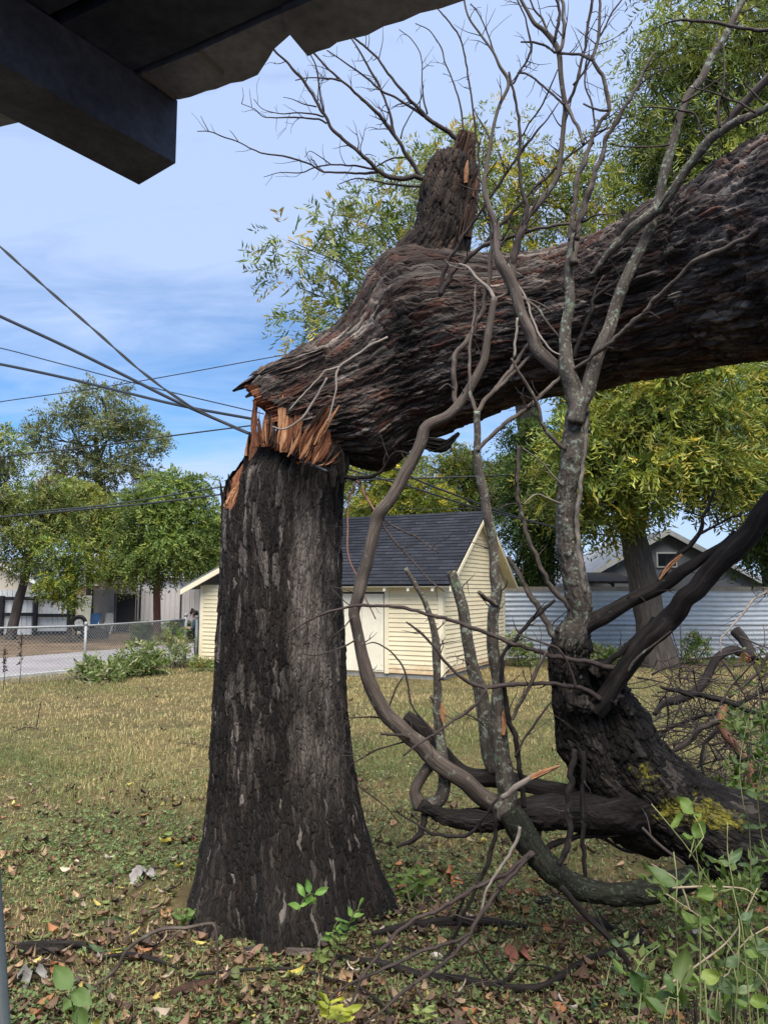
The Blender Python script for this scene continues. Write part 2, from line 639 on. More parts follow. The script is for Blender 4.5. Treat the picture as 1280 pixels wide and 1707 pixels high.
M['cable'] = plain('cable', (0.02, 0.024, 0.03), 0.5)

# ------------------------------------------------------------------ the setting: ground, road, verge
def patch_noise(x, y):
    return fbm2(x * 0.45, y * 0.45, 4, 3), fbm2(x * 1.6 + 30, y * 1.6, 4, 8)


GX = np.unique(np.concatenate([np.linspace(-400, -30, 14), np.linspace(-30, -9, 30), np.linspace(-9, 9, 150), np.linspace(9, 30, 30), np.linspace(30, 400, 14)]))
GY = np.unique(np.concatenate([np.linspace(-60, 0, 12), np.linspace(0, 15, 150), np.linspace(15, 45, 40), np.linspace(45, 600, 20)]))
gx, gy = np.meshgrid(GX, GY)
xs, ys = gx.ravel(), gy.ravel()


def ground_z(x, y):
    x, y = np.asarray(x, float), np.asarray(y, float)
    fade = np.clip((15.5 - y) / 4, 0, 1) * np.clip((9 - np.abs(x)) / 2, 0, 1)
    z = 0.05 * fbm2(x * 0.7, y * 0.7, 3, 21) + 0.018 * fbm2(x * 5, y * 5, 3, 22)
    r = np.hypot(x - STUMP[0], y - STUMP[1])
    return z * fade + 0.02 * np.clip(1 - (r - 0.6) / 0.6, 0, 1)


STUMP = (-0.73, 5.03)
zs = ground_z(xs, ys)
w = len(GX)
ii, jj = np.meshgrid(np.arange(len(GY) - 1), np.arange(w - 1), indexing='ij')
q = (ii * w + jj).ravel()
gt = NT('lawn_soil', 0.95, 0.1)
v = gt.uvmap(src='Object')
n1 = gt.noise(v, 0.55, 5, 0.6, 0.3)
n2 = gt.noise(v, 9, 6, 0.7)
n3 = gt.noise(v, 70, 4, 0.7)
lawn = gt.ramp(n1, [(0.34, (0.075, 0.075, 0.032)), (0.46, (0.20, 0.155, 0.07)), (0.56, (0.10, 0.095, 0.04)), (0.68, (0.24, 0.185, 0.09)), (.8, (0.09, 0.06, 0.035))])
lawn = gt.mix(gt.ramp(n2, [(0.40, (0, 0, 0)), (0.66, (0.75, 0.75, 0.75))]), lawn, (0.085, 0.058, 0.034))
# a bed of dark mulchy soil round the stump and towards the porch
def nmath(t_, op, a, b_):
    n = t_.n('ShaderNodeMath', operation=op)
    for i_, v_ in ((0, a), (1, b_)):
        if isinstance(v_, (int, float)):
            n.inputs[i_].default_value = v_
        else:
            t_.l(v_, n.inputs[i_])
    return n.outputs[0]


sv = gt.n('ShaderNodeSeparateXYZ')
gt.l(v, sv.inputs[0])
nb = gt.noise(v, 1.1, 5, .6)
bed = nmath(gt, 'ADD', nmath(gt, 'MULTIPLY', nmath(gt, 'SUBTRACT', 5.6, sv.outputs[1]), .45), nmath(gt, 'MULTIPLY', nmath(gt, 'SUBTRACT', nb, .5), 2.6))
bedm = gt.ramp(bed, [(0.2, (0, 0, 0)), (0.75, (1, 1, 1))])
lawn = gt.mix(bedm, lawn, gt.ramp(n2, [(.3, (0.035, 0.022, 0.015)), (.6, (0.075, 0.047, 0.031)), (.75, (0.12, 0.082, 0.05))]))
lawn = gt.mix(1.0, lawn, gt.ramp(n3, [(0.3, (0.55, 0.55, 0.55)), (0.65, (1, 1, 1))]), 'MULTIPLY')
gt.col(lawn)
gt.bump(n3, 0.6, 0.02)
struct(mk('ground', np.stack([xs, ys, zs], 1), np.stack([q, q + 1, q + 1 + w, q + w], 1), gt.m))

FP = [ground(-420, 1172), ground(-60, 1146), ground(140, 1133), ground(308, 1106)]
fdir = (FP[3] - FP[1]) / np.linalg.norm(FP[3] - FP[1])
fnor = np.array([-fdir[1], fdir[0], 0])
rn0, rn1 = FP[1] - fdir * 30 + fnor * 0.55, FP[3] + fdir * 60 + fnor * 0.9


def strip(name, p0, p1, w0, w1, z, mat, n=60, rag=0.0):
    t = np.linspace(0, 1, n)[:, None]
    c = p0 + (p1 - p0) * t
    j = rag * fbm2(t[:, 0] * 90, t[:, 0] * 0 + 3, 3, 5)[:, None]
    k = rag * fbm2(t[:, 0] * 90, t[:, 0] * 0 + 9, 3, 6)[:, None]
    V = np.concatenate([c + fnor * (w0 + j), c + fnor * (w1 + k)])
    V[:, 2] = z
    i = np.arange(n - 1)
    return mk(name, V, np.stack([i, i + 1, i + 1 + n, i + n], 1), mat)


struct(strip('dirt_verge', rn0, rn1, 4.0, 22, 0.004, plain('verge_dirt', (0.17, 0.115, 0.07), 0.95, 0.1, 0.6, 0.9, bump=0.6), rag=1.2))
struct(strip('road', rn0, rn1, 0.0, 5.1, 0.009, plain('asphalt', (0.27, 0.25, 0.25), 0.9, 0.2, 0.2, 0.8, bump=0.4), rag=0.25))
kb = MB()
kb.bar(rn0 + np.array([0, 0, 0.02]), rn1 + np.array([0, 0, 0.02]), 0.16, 0.10)
struct(kb.build('kerb', plain('concrete', (0.40, 0.40, 0.38), 0.9, 0.2, 0.3, 3, bump=0.4)))

# ------------------------------------------------------------------ porch roof overhead
def atz(px, py, z):
    return ground(px, py, z)


RZ = 2.87
edge_px = [(-300, 262), (0, 210), (30, 203), (272, 166), (300, 164), (318, 160), (345, 150), (360, 147), (385, 137), (405, 134), (430, 123), (447, 97), (457, 80), (483, 57)]
edge2_px = [(478, 50), (513, 92), (530, 84), (550, 78), (562, 69), (590, 62), (612, 57), (640, 42), (672, 33), (700, 20), (735, 12), (770, 0), (900, -45), (1100, -110)]
inner_px = [(-300, 240), (0, 170), (110, 150), (215, 130), (330, 84), (480, 15), (560, -18), (700, -75), (1100, -200)]


def slab(mb, pts, z0, z1):
    """extruded polygon, points in order round the outline"""
    n = len(pts)
    lo = [np.array([p[0], p[1], z0]) for p in pts]
    hi = [np.array([p[0], p[1], z1]) for p in pts]
    mb.add(lo + hi, [np.array([list(range(n))[::-1]]), np.array([list(range(n, 2 * n))])])
    i = np.arange(n)
    k = (i + 1) % n
    mb.add(lo + hi, np.stack([i, k, k + n, i + n], 1))


porch = thing('porch_roof', (-0.4, 0.2, RZ), 'dark wooden porch roof corner with one jutting rafter, overhead at the top left', 'roof')
m_deck = plain('blue_grey_boards', (0.11, 0.13, 0.18), 0.8, 0.2, 0.5, 5, bump=0.5)  # blue-grey board paint, mottled at random
m_strip = plain('grey_roof_edge', (0.36, 0.40, 0.47), 0.75, 0.25, 0.45, 6, bump=0.3)
ip = [atz(x, y, RZ) for x, y in inner_px]
# the deck is boards side by side, running along the roof edge
bdir = np.array([-0.585, -0.811, 0])
for k in range(16):
    b = MB()
    a0, a1 = 0.145 * k, 0.145 * k + 0.139
    slab(b, [p + bdir * (a0 + 0.012) for p in ip] + [p + bdir * a1 for p in ip[::-1]], RZ + 0.004 * (k % 2), RZ + 0.028)
    b.build('roof_board', m_deck, porch)
for pts, dz, inn in ((edge_px, 0.0, [(520, -2), (480, 15), (330, 84), (215, 130), (110, 150), (0, 170), (-300, 240)]),
                     (edge2_px, -0.012, [(1100, -200), (700, -75), (560, -18), (470, 20)])):
    b = MB()
    slab(b, [atz(x, y, RZ + dz) for x, y in pts] + [atz(x, y, RZ + dz) for x, y in inn], RZ + dz - 0.002, RZ + dz + 0.010)
    b.build('edge_strip', m_strip, porch)
b = MB()
eo = [atz(x, y, RZ) for x, y in edge_px[:14] + edge2_px[1:]]
slab(b, [p + np.array([0, 0, 0]) for p in eo] + [p + bdir * 4.2 for p in eo[::-1]], RZ + 0.032, RZ + 0.05)
b.build('shingle_layer', m_deck, porch)
# seam ribs across the edge strip
for (x0, y0, x1, y1) in ((236, 122, 293, 163), (330, 84, 372, 124), (545, 2, 588, 58)):
    b = MB()
    b.bar(atz(x0, y0, RZ - 0.004), atz(x1, y1, RZ - 0.006), 0.006, 0.006)
    b.build('seam', plain('pale_seam', (0.30, 0.29, 0.27), 0.7, 0.3), porch)
A_, B_ = atz(232, 308, 2.75), atz(293, 272, 2.75)
b = MB()
k0 = []
for z, ofs in ((2.75, 0), (2.868, 0)):
    for p in (A_, B_, B_ + bdir * 2.4, A_ + bdir * 2.4):
        k0.append(np.array([p[0], p[1], z]))
b.hexa(k0)
b.build('rafter', plain('rafter_wood', (0.14, 0.165, 0.22), 0.8, 0.2, 0.4, 8, bump=0.4), porch)
hw = MB()  # unseen wall behind the camera, added to keep light off the near trunk
hw.box((np.array([0, -2.2, 0]), np.array([1.0, -0.55, 0]), np.array([0.2, 1.0, 0])), -6, 6, -0.15, 0, 0, 2.95)
tag(hw.build('unseen_house_wall', plain('house_paint', (0.28, 0.28, 0.27), 0.8, 0.3, 0.2, 2)), 'unseen grey house wall behind the porch, added to block light from behind', 'house wall')

# ------------------------------------------------------------------ yellow shed
sA, sB, sC = ground(738, 1135), ground(333, 1112), ground(845, 1105)
SU = sB - sA
SL = np.linalg.norm(SU)
SU = SU / SL
SW = np.array([-SU[1], SU[0], 0])
if np.dot(SW, sC - sA) < 0:
    SW = -SW
SD = np.dot(SW, sC - sA)
SF = (sA, SU, SW)
shed = thing('yellow_shed', sA, 'cream yellow clapboard shed with a dark shingle gable roof, behind the standing trunk', 'shed')


def P_(u, w_, z):
    return sA + SU * u + SW * w_ + np.array([0, 0, z])


tcr = NT('cream_paint', 0.75, 0.25)
vo = tcr.uvmap(src='Object')
cb_ = tcr.ramp(tcr.noise(vo, 1.6, 6, .6), [(.3, (0.66, 0.57, 0.38)), (.7, (0.75, 0.66, 0.46))])
cb_ = tcr.mix(1.0, cb_, tcr.ramp(tcr.noise(tcr.uvmap(.8, .8, 14, src='Object'), 2.2, 5, .65), [(.3, (.86, .85, .82)), (.6, (1, 1, 1))]), 'MULTIPLY')
sz = tcr.n('ShaderNodeSeparateXYZ')
tcr.l(vo, sz.inputs[0])
ma = tcr.n('ShaderNodeMath', operation='MULTIPLY_ADD')       # mud splashed up from the soil, and flaked paint
ma.inputs[1].default_value = -1.5
tcr.l(sz.outputs[2], ma.inputs[0])
tcr.l(tcr.noise(vo, 5.5, 6, .7), ma.inputs[2])
cb_ = tcr.mix(tcr.ramp(ma.outputs[0], [(0.0, (0, 0, 0)), (0.30, (.75, .75, .75))]), cb_, (0.42, 0.27, 0.14))
cb_ = tcr.mix(tcr.ramp(tcr.noise(tcr.uvmap(3, 3, 9, src='Object'), 4.5, 5, .7), [(.66, (0, 0, 0)), (.70, (.7, .7, .7))]), cb_, (0.36, 0.31, 0.24))
m_cream = tcr.col(cb_)
m_trim = plain('cream_trim', (0.74, 0.66, 0.47), 0.7, 0.3, 0.10, 2.0, bump=0.2)
m_door = plain('door_paint', (0.74, 0.68, 0.53), 0.7, 0.3, 0.10, 1.3, bump=0.2)
m_base = plain('dark_footing', (0.05, 0.048, 0.045), 0.9, 0.2, 0.4, 3)
m_conc = plain('shed_footing', (0.26, 0.25, 0.23), 0.9, 0.2, 0.3, 3, bump=0.3)
EZ, RIDGE, OV = 2.26, 3.95, 0.32
MAINL = 5.2                     # main gabled part; the lower wing runs on to SL
slope = (RIDGE - EZ - 0.04) / (SD / 2)


def clap_front(mb, u0, u1, z0, z1, h=0.105):
    z = z0
    while z < z1 - 0.01:
        t = min(z + h, z1)
        mb.add([P_(u0, -0.022, z), P_(u1, -0.022, z), P_(u1, -0.004, t), P_(u0, -0.004, t), P_(u0, 0, z), P_(u1, 0, z)],
               np.array([[0, 1, 2, 3], [4, 5, 1, 0]]))
        z += h


def clap_gable(mb, u, sgn, h=0.105):
    z = 0.18
    while z < RIDGE - 0.12:
        t = min(z + h, RIDGE - 0.05)

        def ends(zz_):
            if zz_ < EZ:
                return 0.0, SD
            d = (zz_ - EZ) / slope
            return d, SD - d
        a, b_ = ends(z)
        c, d = ends(t)
        o = sgn * 0.022
        i = sgn * 0.004
        mb.add([P_(u + o, a, z), P_(u + o, b_, z), P_(u + i, d, t), P_(u + i, c, t), P_(u, a, z), P_(u, b_, z)],
               np.array([[0, 1, 2, 3], [4, 5, 1, 0]]))
        z += h


wall = MB()
clap_front(wall, 0.09, 1.33, 0.12, EZ)
clap_front(wall, 2.75, SL - 0.09, 0.2, EZ - 0.10)
clap_gable(wall, 0, -1)
clap_gable(wall, MAINL, 1)
# body behind the boards
body = [P_(u, w_, z) for u in (0.003, MAINL) for (w_, z) in ((0.003, 0.10), (SD, 0.10), (SD, EZ), (SD / 2, RIDGE - 0.04), (0.003, EZ))]
wall.add(body, [np.array([[0, 1, 2, 3, 4]]), np.array([[9, 8, 7, 6, 5]]), np.array([[0, 5, 6, 1], [1, 6, 7, 2], [4, 9, 5, 0]])])
wall.box(SF, MAINL + 0.003, SL, 0.003, 2.6, 0.14, EZ - 0.32)
w_o = wall.build('wall', m_cream, shed)
for cb in ((-0.026, 0.09, -0.028, -0.001, 0.08, EZ + 0.02), (-0.028, -0.001, 0.0, 0.10, 0.08, EZ + 0.02),
           (-0.028, -0.001, SD - 0.10, SD + 0.02, 0.08, EZ + 0.02), (SL - 0.09, SL + 0.02, -0.028, -0.001, 0.14, EZ - 0.12)):
    tr = MB()
    tr.box(SF, *cb)
    tr.build('corner_board', m_trim, shed)
fz = MB()
fz.box(SF, 1.33, 2.75, -0.026, -0.001, 1.98, EZ + 0.02)
fz.box(SF, 1.33, 1.44, -0.030, -0.001, 0.1, 1.975)
fz.build('door_frame', m_trim, shed)
dr = MB()
dr.box(SF, 1.465, 2.04, -0.018, -0.001, 0.13, 1.93)
dr.box(SF, 2.05, 2.72, -0.018, -0.001, 0.13, 1.93)
do = dr.build('door', m_door, shed)
db = MB()
db.box(SF, 1.48, 2.03, -0.030, -0.019, 0.17, 0.27)
db.box(SF, 1.48, 1.55, -0.030, -0.019, 0.28, 1.92)
db.build('batten', m_door, do)
gap = MB()
gap.box(SF, 1.442, 1.463, -0.012, -0.001, 0.1, 1.97)
gap.box(SF, 1.442, 2.72, -0.012, -0.001, 1.935, 1.972)
gap.build('door_gap', m_base, do)
ft = MB()
ft.box(SF, 0.05, MAINL, 0.012, SD - 0.02, -0.05, 0.115)
ft.build('footing', m_conc, shed)
ft = MB()
ft.box(SF, MAINL + 0.05, SL - 0.03, 0.012, 2.5, -0.05, 0.15)
ft.build('dark_skirting', m_base, shed)

m_sh = NT('shingles', 0.9, 0.25)
br = m_sh.n('ShaderNodeTexBrick')
br.inputs['Scale'].default_value = 1.0
br.inputs['Color1'].default_value = (0.014, 0.016, 0.022, 1)
br.inputs['Color2'].default_value = (0.028, 0.031, 0.040, 1)
br.inputs['Mortar'].default_value = (0.010, 0.011, 0.015, 1)
br.inputs['Mortar Size'].default_value = 0.006
br.inputs['Brick Width'].default_value = 0.30
br.inputs['Row Height'].default_value = 0.14
m_sh.l(m_sh.uvmap(), br.inputs['Vector'])
sp = m_sh.ramp(m_sh.noise(m_sh.uvmap(), 14, 3, 0.5), [(0.70, (0, 0, 0)), (0.74, (1, 1, 1))])
m_sh.col(m_sh.mix(sp, m_sh.mix(1.0, br.outputs[0], m_sh.ramp(m_sh.noise(m_sh.uvmap(), 2, 5), [(0.3, (0.7, 0.7, 0.7)), (0.7, (1.2, 1.2, 1.2))]), 'MULTIPLY'), (0.16, 0.13, 0.10)))
m_sh.bump(m_sh.noise(m_sh.uvmap(), 160, 2), 0.4, 0.004)


def shingle_roof(mb, u0, u1, e0, e1):
    """courses from eave point e0 to ridge point e1, each (w, z)"""
    e0, e1 = np.array(e0), np.array(e1)
    L = np.linalg.norm(e1 - e0)
    d = (e1 - e0) / L
    n = np.array([-d[1], d[0]]) if d[0] > 0 else np.array([d[1], -d[0]])
    rows = int(L / 0.14)
    for r in range(rows):
        a, b_ = e0 + d * r * L / rows, e0 + d * (r + 1) * L / rows
        lo, hi = a + n * 0.050, b_ + n * 0.036
        mb.add([P_(u0, lo[0], lo[1]), P_(u1, lo[0], lo[1]), P_(u1, hi[0], hi[1]), P_(u0, hi[0], hi[1]),
                P_(u0, a[0] + n[0] * .036, a[1] + n[1] * .036), P_(u1, a[0] + n[0] * .036, a[1] + n[1] * .036)],
               np.array([[0, 1, 2, 3], [4, 5, 1, 0]]),
               uv=[(u0, r * .14), (u1, r * .14), (u1, r * .14 + .139), (u0, r * .14 + .139), (u0, r * .14), (u1, r * .14)])
    # deck below
    for s in (0.0,):
        c = [P_(u, p[0] + n[0] * t, p[1] + n[1] * t) for t in (0.0, 0.034) for u, p in ((u0, e0), (u1, e0), (u1, e1), (u0, e1))]
        mb.hexa(c)


drop = OV * slope
rf = MB()
shingle_roof(rf, -OV, MAINL + 0.2, (-OV, EZ + 0.02 - drop + .06), (SD / 2, RIDGE + .06))
shingle_roof(rf, -OV, MAINL + 0.2, (SD + OV, EZ + 0.02 - drop + .06), (SD / 2, RIDGE + .06))
rf.build('roof', m_sh.m, shed, uv=True)
fa = MB()
for s, (w0, w1) in enumerate(((-OV, SD / 2), (SD + OV, SD / 2))):
    z0 = EZ + 0.02 - drop + .055
    fa.hexa([P_(u, w_, z) for (zo) in (-0.12, -0.004) for u, w_, z in ((-OV - .012, w0, z0 + zo), (-OV + .02, w0, z0 + zo), (-OV + .02, w1, RIDGE + .055 + zo), (-OV - .012, w1, RIDGE + .055 + zo))])
fa.build('barge_board', m_trim, shed)
se = MB()
for w0, w1 in ((-OV + .02, SD / 2), (SD + OV - .02, SD / 2)):
    z0 = EZ + 0.02 - drop + .052
    se.hexa([P_(u, w_, z) for zo in (-0.022, -0.002) for u, w_, z in ((-OV + .022, w0, z0 + zo), (MAINL + .18, w0, z0 + zo), (MAINL + .18, w1, RIDGE + .05 + zo), (-OV + .022, w1, RIDGE + .05 + zo))])
se.build('soffit', m_trim, shed)
for k in range(9):
    u = 0.10 + 0.60 * k
    if u > MAINL:
        break
    b = MB()
    z0 = EZ - 0.06
    b.hexa([P_(u + du, w_, z) for (w_, z) in () for du in ()] or
           [P_(u, -OV + .05, z0 - drop + .02), P_(u + .06, -OV + .05, z0 - drop + .02), P_(u + .06, -.03, z0), P_(u, -.03, z0),
            P_(u, -OV + .05, z0 - drop + .10), P_(u + .06, -OV + .05, z0 - drop + .10), P_(u + .06, -.03, z0 + .09), P_(u, -.03, z0 + .09)])
    b.build('rafter_tail', plain('white_paint', (0.78, 0.74, 0.64), 0.7, 0.3, 0.1) if k == 0 else bpy.data.materials['white_paint'], shed)
# lower wing roof, falling away to the left
wr = MB()
zl, zh = EZ - 0.22, EZ + 0.62
c = [P_(u, w_, z + t) for t in (0.0, 0.05) for u, w_, z in ((SL + .42, -.34, zl), (MAINL + .21, -.34, zh), (MAINL + .21, 2.9, zh), (SL + .42, 2.9, zl))]
wr.hexa(c)
wr.build('wing_roof', plain('grey_roofing', (0.16, 0.165, 0.17), 0.85, 0.3, 0.3, 3), shed)
wf = MB()
wf.hexa([P_(u, w_, z + t) for t in (-0.14, -0.003) for u, w_, z in ((SL + .42, -.35, zl), (MAINL + .21, -.35, zh), (MAINL + .21, -.31, zh), (SL + .42, -.31, zl))])
wf.build('wing_fascia', m_trim, shed)

# ------------------------------------------------------------------ corrugated fence, right
cA, cB = ground(835, 1098), ground(1420, 1096)
CU = (cB - cA)
CL = np.linalg.norm(CU)
CU = CU / CL
CN = np.array([CU[1], -CU[0], 0])
if CN[1] > 0:
    CN = -CN
cfence = thing('corrugated_fence', cA, 'pale grey corrugated metal sheet fence to the right of the shed', 'fence')
m_corr = plain('galvanised_sheet', (0.52, 0.56, 0.60), 0.6, 0.4, 0.16, 0.9, metal=0.0)
m_post = plain('grey_post', (0.30, 0.31, 0.31), 0.6, 0.4, 0.25, 4, metal=0.3)
nz_ = 14 * 8
for k in range(5):
    L0, L1 = CL * k / 5, CL * (k + 1) / 5 + 0.03
    for h0, h1, off in ((0.02, 1.02, 0.0), (0.99, 1.99, 0.012)):
        z = np.linspace(h0, h1, nz_ // 2 + 1)
        o = 0.016 * np.cos(z * 2 * np.pi / 0.143) + off + 0.003 * (k % 2)
        t = np.linspace(L0, L1, 9)
        V = np.array([cA + CU * tt + CN * (oo + 0.012 * math.sin(tt * 1.7 + h0 * 5)) + np.array([0, 0, zz_ + 0.006 * math.sin(tt * 2 + k)]) for tt in t for oo, zz_ in zip(o, z)])
        m_ = len(z)
        i, j = np.meshgrid(np.arange(8), np.arange(m_ - 1), indexing='ij')
        q = (i * m_ + j).ravel()
        mk('sheet', V, np.stack([q, q + m_, q + m_ + 1, q + 1], 1), m_corr, cfence)
for k in range(6):
    b = MB()
    p = cA + CU * (CL * k / 5) - CN * 0.07
    b.bar(p, p + np.array([0, 0, 1.95]), 0.07)
    b.build('post', m_post, cfence)
rl = MB()
rl.bar(cA - CN * .09 + [0, 0, 2.06], cB - CN * .09 + [0, 0, 2.06], 0.05, 0.13)
rl.build('top_rail', plain('old_timber', (0.36, 0.30, 0.23), 0.85, 0.2, 0.35, 2), cfence)


def chain_link(name, pts, h, label, post_at, mesh_mat, step=0.10, r=0.0022, posts_mat=None, terminal=()):
    root = thing(name, pts[0], label, 'fence')
    net = MB()
    for p, q in zip(pts[:-1], pts[1:]):
        L = np.linalg.norm(q - p)
        d = (q - p) / L
        nrm = np.array([-d[1], d[0], 0])
        k = -h
        V, Fq = [], []
        while k < L:
            for s in (0, 1):
                a0, a1 = k, k + h
                z0, z1 = 0.03, h
                c0, c1 = max(a0, 0), min(a1, L)
                if c1 - c0 > 0.02:
                    f0, f1 = (c0 - a0) / h, (c1 - a0) / h
                    if s:
                        f0, f1 = 1 - f0, 1 - f1
                    A0 = p + d * c0 + np.array([0, 0, z0 + (z1 - z0) * f0]) + nrm * 0.004 * (1 - 2 * s)
                    A1 = p + d * c1 + np.array([0, 0, z0 + (z1 - z0) * f1]) + nrm * 0.004 * (1 - 2 * s)
                    net.bar(A0, A1, 2 * r, 2 * r, up=nrm)
            k += step
    net.build('wire_mesh', mesh_mat, root)
    rail = MB()
    P = np.array(pts) + np.array([0, 0, h + 0.01])
    rail.tube(catmull(P, 12), 0.024, 8)
    rail.build('top_rail', posts_mat, root, smooth=True)
    for (p, rr, hh) in post_at:
        b = MB()
        b.tube(np.array([p + [0, 0, z] for z in (-.05, hh * .5, hh)]), rr, 10)
        b.tube(np.array([p + [0, 0, z] for z in (hh + .001, hh + .03, hh + .07, hh + .085)]), np.array([rr * 1.25, rr * 1.35, rr * 1.1, 0.005]), 10)
        b.build('post', posts_mat, root, smooth=True)
    return root


m_wire = plain('galvanised_wire', (0.34, 0.35, 0.35), 0.5, 0.4, 0.1, metal=0.4)
FH = 1.2
t_end = ground(327, 1109)
chain_link('chain_link_fence', FP, FH, 'low galvanised chain-link fence along the road, left of the shed',
           [(FP[2], 0.032, FH + .02), (FP[3], 0.045, FH + .10), (t_end, 0.045, FH + .06), (FP[1], 0.032, FH + .02)], m_wire, 0.085, 0.0024, m_post)
c2a, c2b = cA - CU * 0.0 + CN * 0.55 + [0, 0, 0], cB + CN * 0.55
chain_link('chain_link_fence', [c2a, c2b], 1.0, 'sagging rusty chain-link fence in front of the corrugated sheets', [(c2a + CU * 2.2, 0.03, 1.15), (c2a + CU * 5.2, 0.03, 1.2), (c2a + CU * 8.2, 0.03, 1.1)], m_wire, 0.11, 0.0022, m_post)

# ------------------------------------------------------------------ far side of the road
m_white = plain('white_sheet', (0.74, 0.75, 0.73), 0.7, 0.3, 0.14, 1.2)
m_grey = plain('grey_sheet', (0.46, 0.44, 0.44), 0.75, 0.3, 0.10, 0.8)
m_black = plain('black_paint', (0.022, 0.022, 0.024), 0.6, 0.3, 0.3, 3)


def ribbed(name, p, q, h, mat, parent, rib=0.2, z0=0.05):
    L = np.linalg.norm(q - p)
    d = (q - p) / L
    n_ = np.array([d[1], -d[0], 0])
    s, o = [], []
    k = 0
    while k * rib < L:
        for f, oo in ((0, 0), (.7, 0), (.78, .03), (.92, .03)):
            s.append(min((k + f) * rib, L))
            o.append(oo)
        k += 1
    V = np.array([p + d * a + n_ * b_ + np.array([0, 0, z]) for z in (z0, h) for a, b_ in zip(s, o)])
    m_ = len(s)
    i = np.arange(m_ - 1)
    return mk(name, V, np.stack([i, i + 1, i + 1 + m_, i + m_], 1), mat, parent, smooth=False)


def bas(px, py):
    return ground(px, py)


wp0, wp1 = bas(-140, 1061), bas(118, 1059)
wf_ = thing('white_fence', wp0, 'white ribbed sheet fence with black posts and rails, far left across the road', 'fence')
ribbed('panel', wp0, wp1, 2.05, m_white, wf_, 0.22)
wd = (wp1 - wp0) / np.linalg.norm(wp1 - wp0)
wn_ = np.array([wd[1], -wd[0], 0])


def on_w(px):
    a, b_ = bas(px, 1060), wp0
    t = np.dot(a - b_, wd)
    return b_ + wd * t + wn_ * 0.09


for px in (2, 56, 112):
    b = MB()
    p = on_w(px)
    b.bar(p, p + [0, 0, 1.78], 0.16)
    b.build('post', m_black, wf_)
for (x0, x1, z) in ((-140, 54, 1.66), (58, 92, 1.70), (-140, 54, 0.95), (58, 111, 0.90), (58, 111, 0.12)):
    b = MB()
    b.bar(on_w(x0) + [0, 0, z], on_w(x1) + [0, 0, z], 0.06, 0.15)
    b.build('rail', m_black, wf_)
g0, g1 = bas(146, 1055), bas(420, 1049)
gf = thing('grey_fence', g0, 'tall grey ribbed metal fence across the road, behind the person', 'fence')
ribbed('panel', g0, g1, 2.05, m_grey, gf, 0.24)
gd = (g1 - g0) / np.linalg.norm(g1 - g0)
gn = np.array([gd[1], -gd[0], 0])


def on_g(px, off=0.1):
    return g0 + gd * np.dot(bas(px, 1053) - g0, gd) + gn * off


for px in (232, 305):
    b = MB()
    p = on_g(px, 0.06)
    b.bar(p, p + [0, 0, 2.12], 0.07)
    b.build('post', m_black, gf)
gate = thing('black_gate', on_g(193, .5), 'black metal gate standing against the grey fence', 'gate')
ga, gb = on_g(193, .55) * [1, 1, 0], on_g(230, .55) * [1, 1, 0]
ga[1] -= .5
gb[1] -= .5
b = MB()
b.bar((ga + gb) / 2 + [0, 0, 0.08], (ga + gb) / 2 + [0, 0, 1.80], np.linalg.norm(gb - ga) - .1, 0.03, up=(0, 1, 0))
b.build('leaf_panel', m_black, gate)
b = MB()
for p in (ga, gb):
    b.bar(p, p + [0, 0, 1.86], 0.06)
b.bar(ga + [.03, 0, 1.83], gb + [-.03, 0, 1.83], 0.05)
b.bar(ga + [.03, 0, .06], gb + [-.03, 0, .06], 0.05)
b.build('gate_frame', plain('charcoal_metal', (0.045, 0.047, 0.055), 0.5, 0.4, 0.2), gate)
# white door leaning by the fence
wp = thing('white_door', bas(137, 1056), 'off white door panel propped between the white and grey fences', 'door')
b = MB()
b.bar(bas(137, 1057) + [0, 0, .02], bas(137, 1057) + [0, .2, 1.78], .66, .05, up=(0, 1, 0))
pn = b.build('panel', plain('ivory_paint', (0.66, 0.64, 0.52), 0.6, 0.3, 0.1), wp)
b = MB()
for z in (0.5, 1.2):
    b.bar(bas(137, 1057) + [0, -.035 + z * .11, z - .2], bas(137, 1057) + [0, -.035 + (z + .4) * .11, z + .2], .42, .012, up=(0, 1, 0))
b.build('inset', bpy.data.materials['ivory_paint'], pn)
# wheel
wc = bas(131, 1062)
wh = thing('spare_wheel', wc, 'old car wheel with a pale rim standing by the white door', 'wheel')
cen = wc + [0, 0, .62]


def ring(c, R, r, n=28, m_=10, axis=(0.25, -1, 0.05)):
    axis = np.array(axis, float)
    axis /= np.linalg.norm(axis)
    e = np.cross(axis, (0, 0, 1))
    e /= np.linalg.norm(e)
    f = np.cross(e, axis)
    a = np.linspace(0, 2 * np.pi, n, endpoint=False)
    bb = np.linspace(0, 2 * np.pi, m_, endpoint=False)
    V = np.array([c + (e * math.cos(x) + f * math.sin(x)) * (R + r * math.cos(y)) + axis * r * 1.2 * math.sin(y) for x in a for y in bb])
    i, j = np.meshgrid(np.arange(n), np.arange(m_), indexing='ij')
    Q = np.stack([i * m_ + j, ((i + 1) % n) * m_ + j, ((i + 1) % n) * m_ + (j + 1) % m_, i * m_ + (j + 1) % m_], -1).reshape(-1, 4)
    return V, Q, e, f, axis


V, Q, e_, f_, x_ = ring(cen, .26, .085)
mk('tyre', V, Q, m_black, wh)
b = MB()
V, Q, *_ = ring(cen, .165, .02)
b.add(V, Q)
for k in range(7):
    a = k * 2 * math.pi / 7
    b.bar(cen, cen + (e_ * math.cos(a) + f_ * math.sin(a)) * .165, .05, .03, up=x_)
b.build('rim', m_white, wh)
b = MB()
for s in (-1, 1):
    b.bar(wc + [s * .16, 0.1, 0], wc + [s * .1, 0.02, .36], .07)
b.bar(wc + [-.2, .06, .3], wc + [.2, .06, .3], .08)
b.build('stand', m_black, wh)
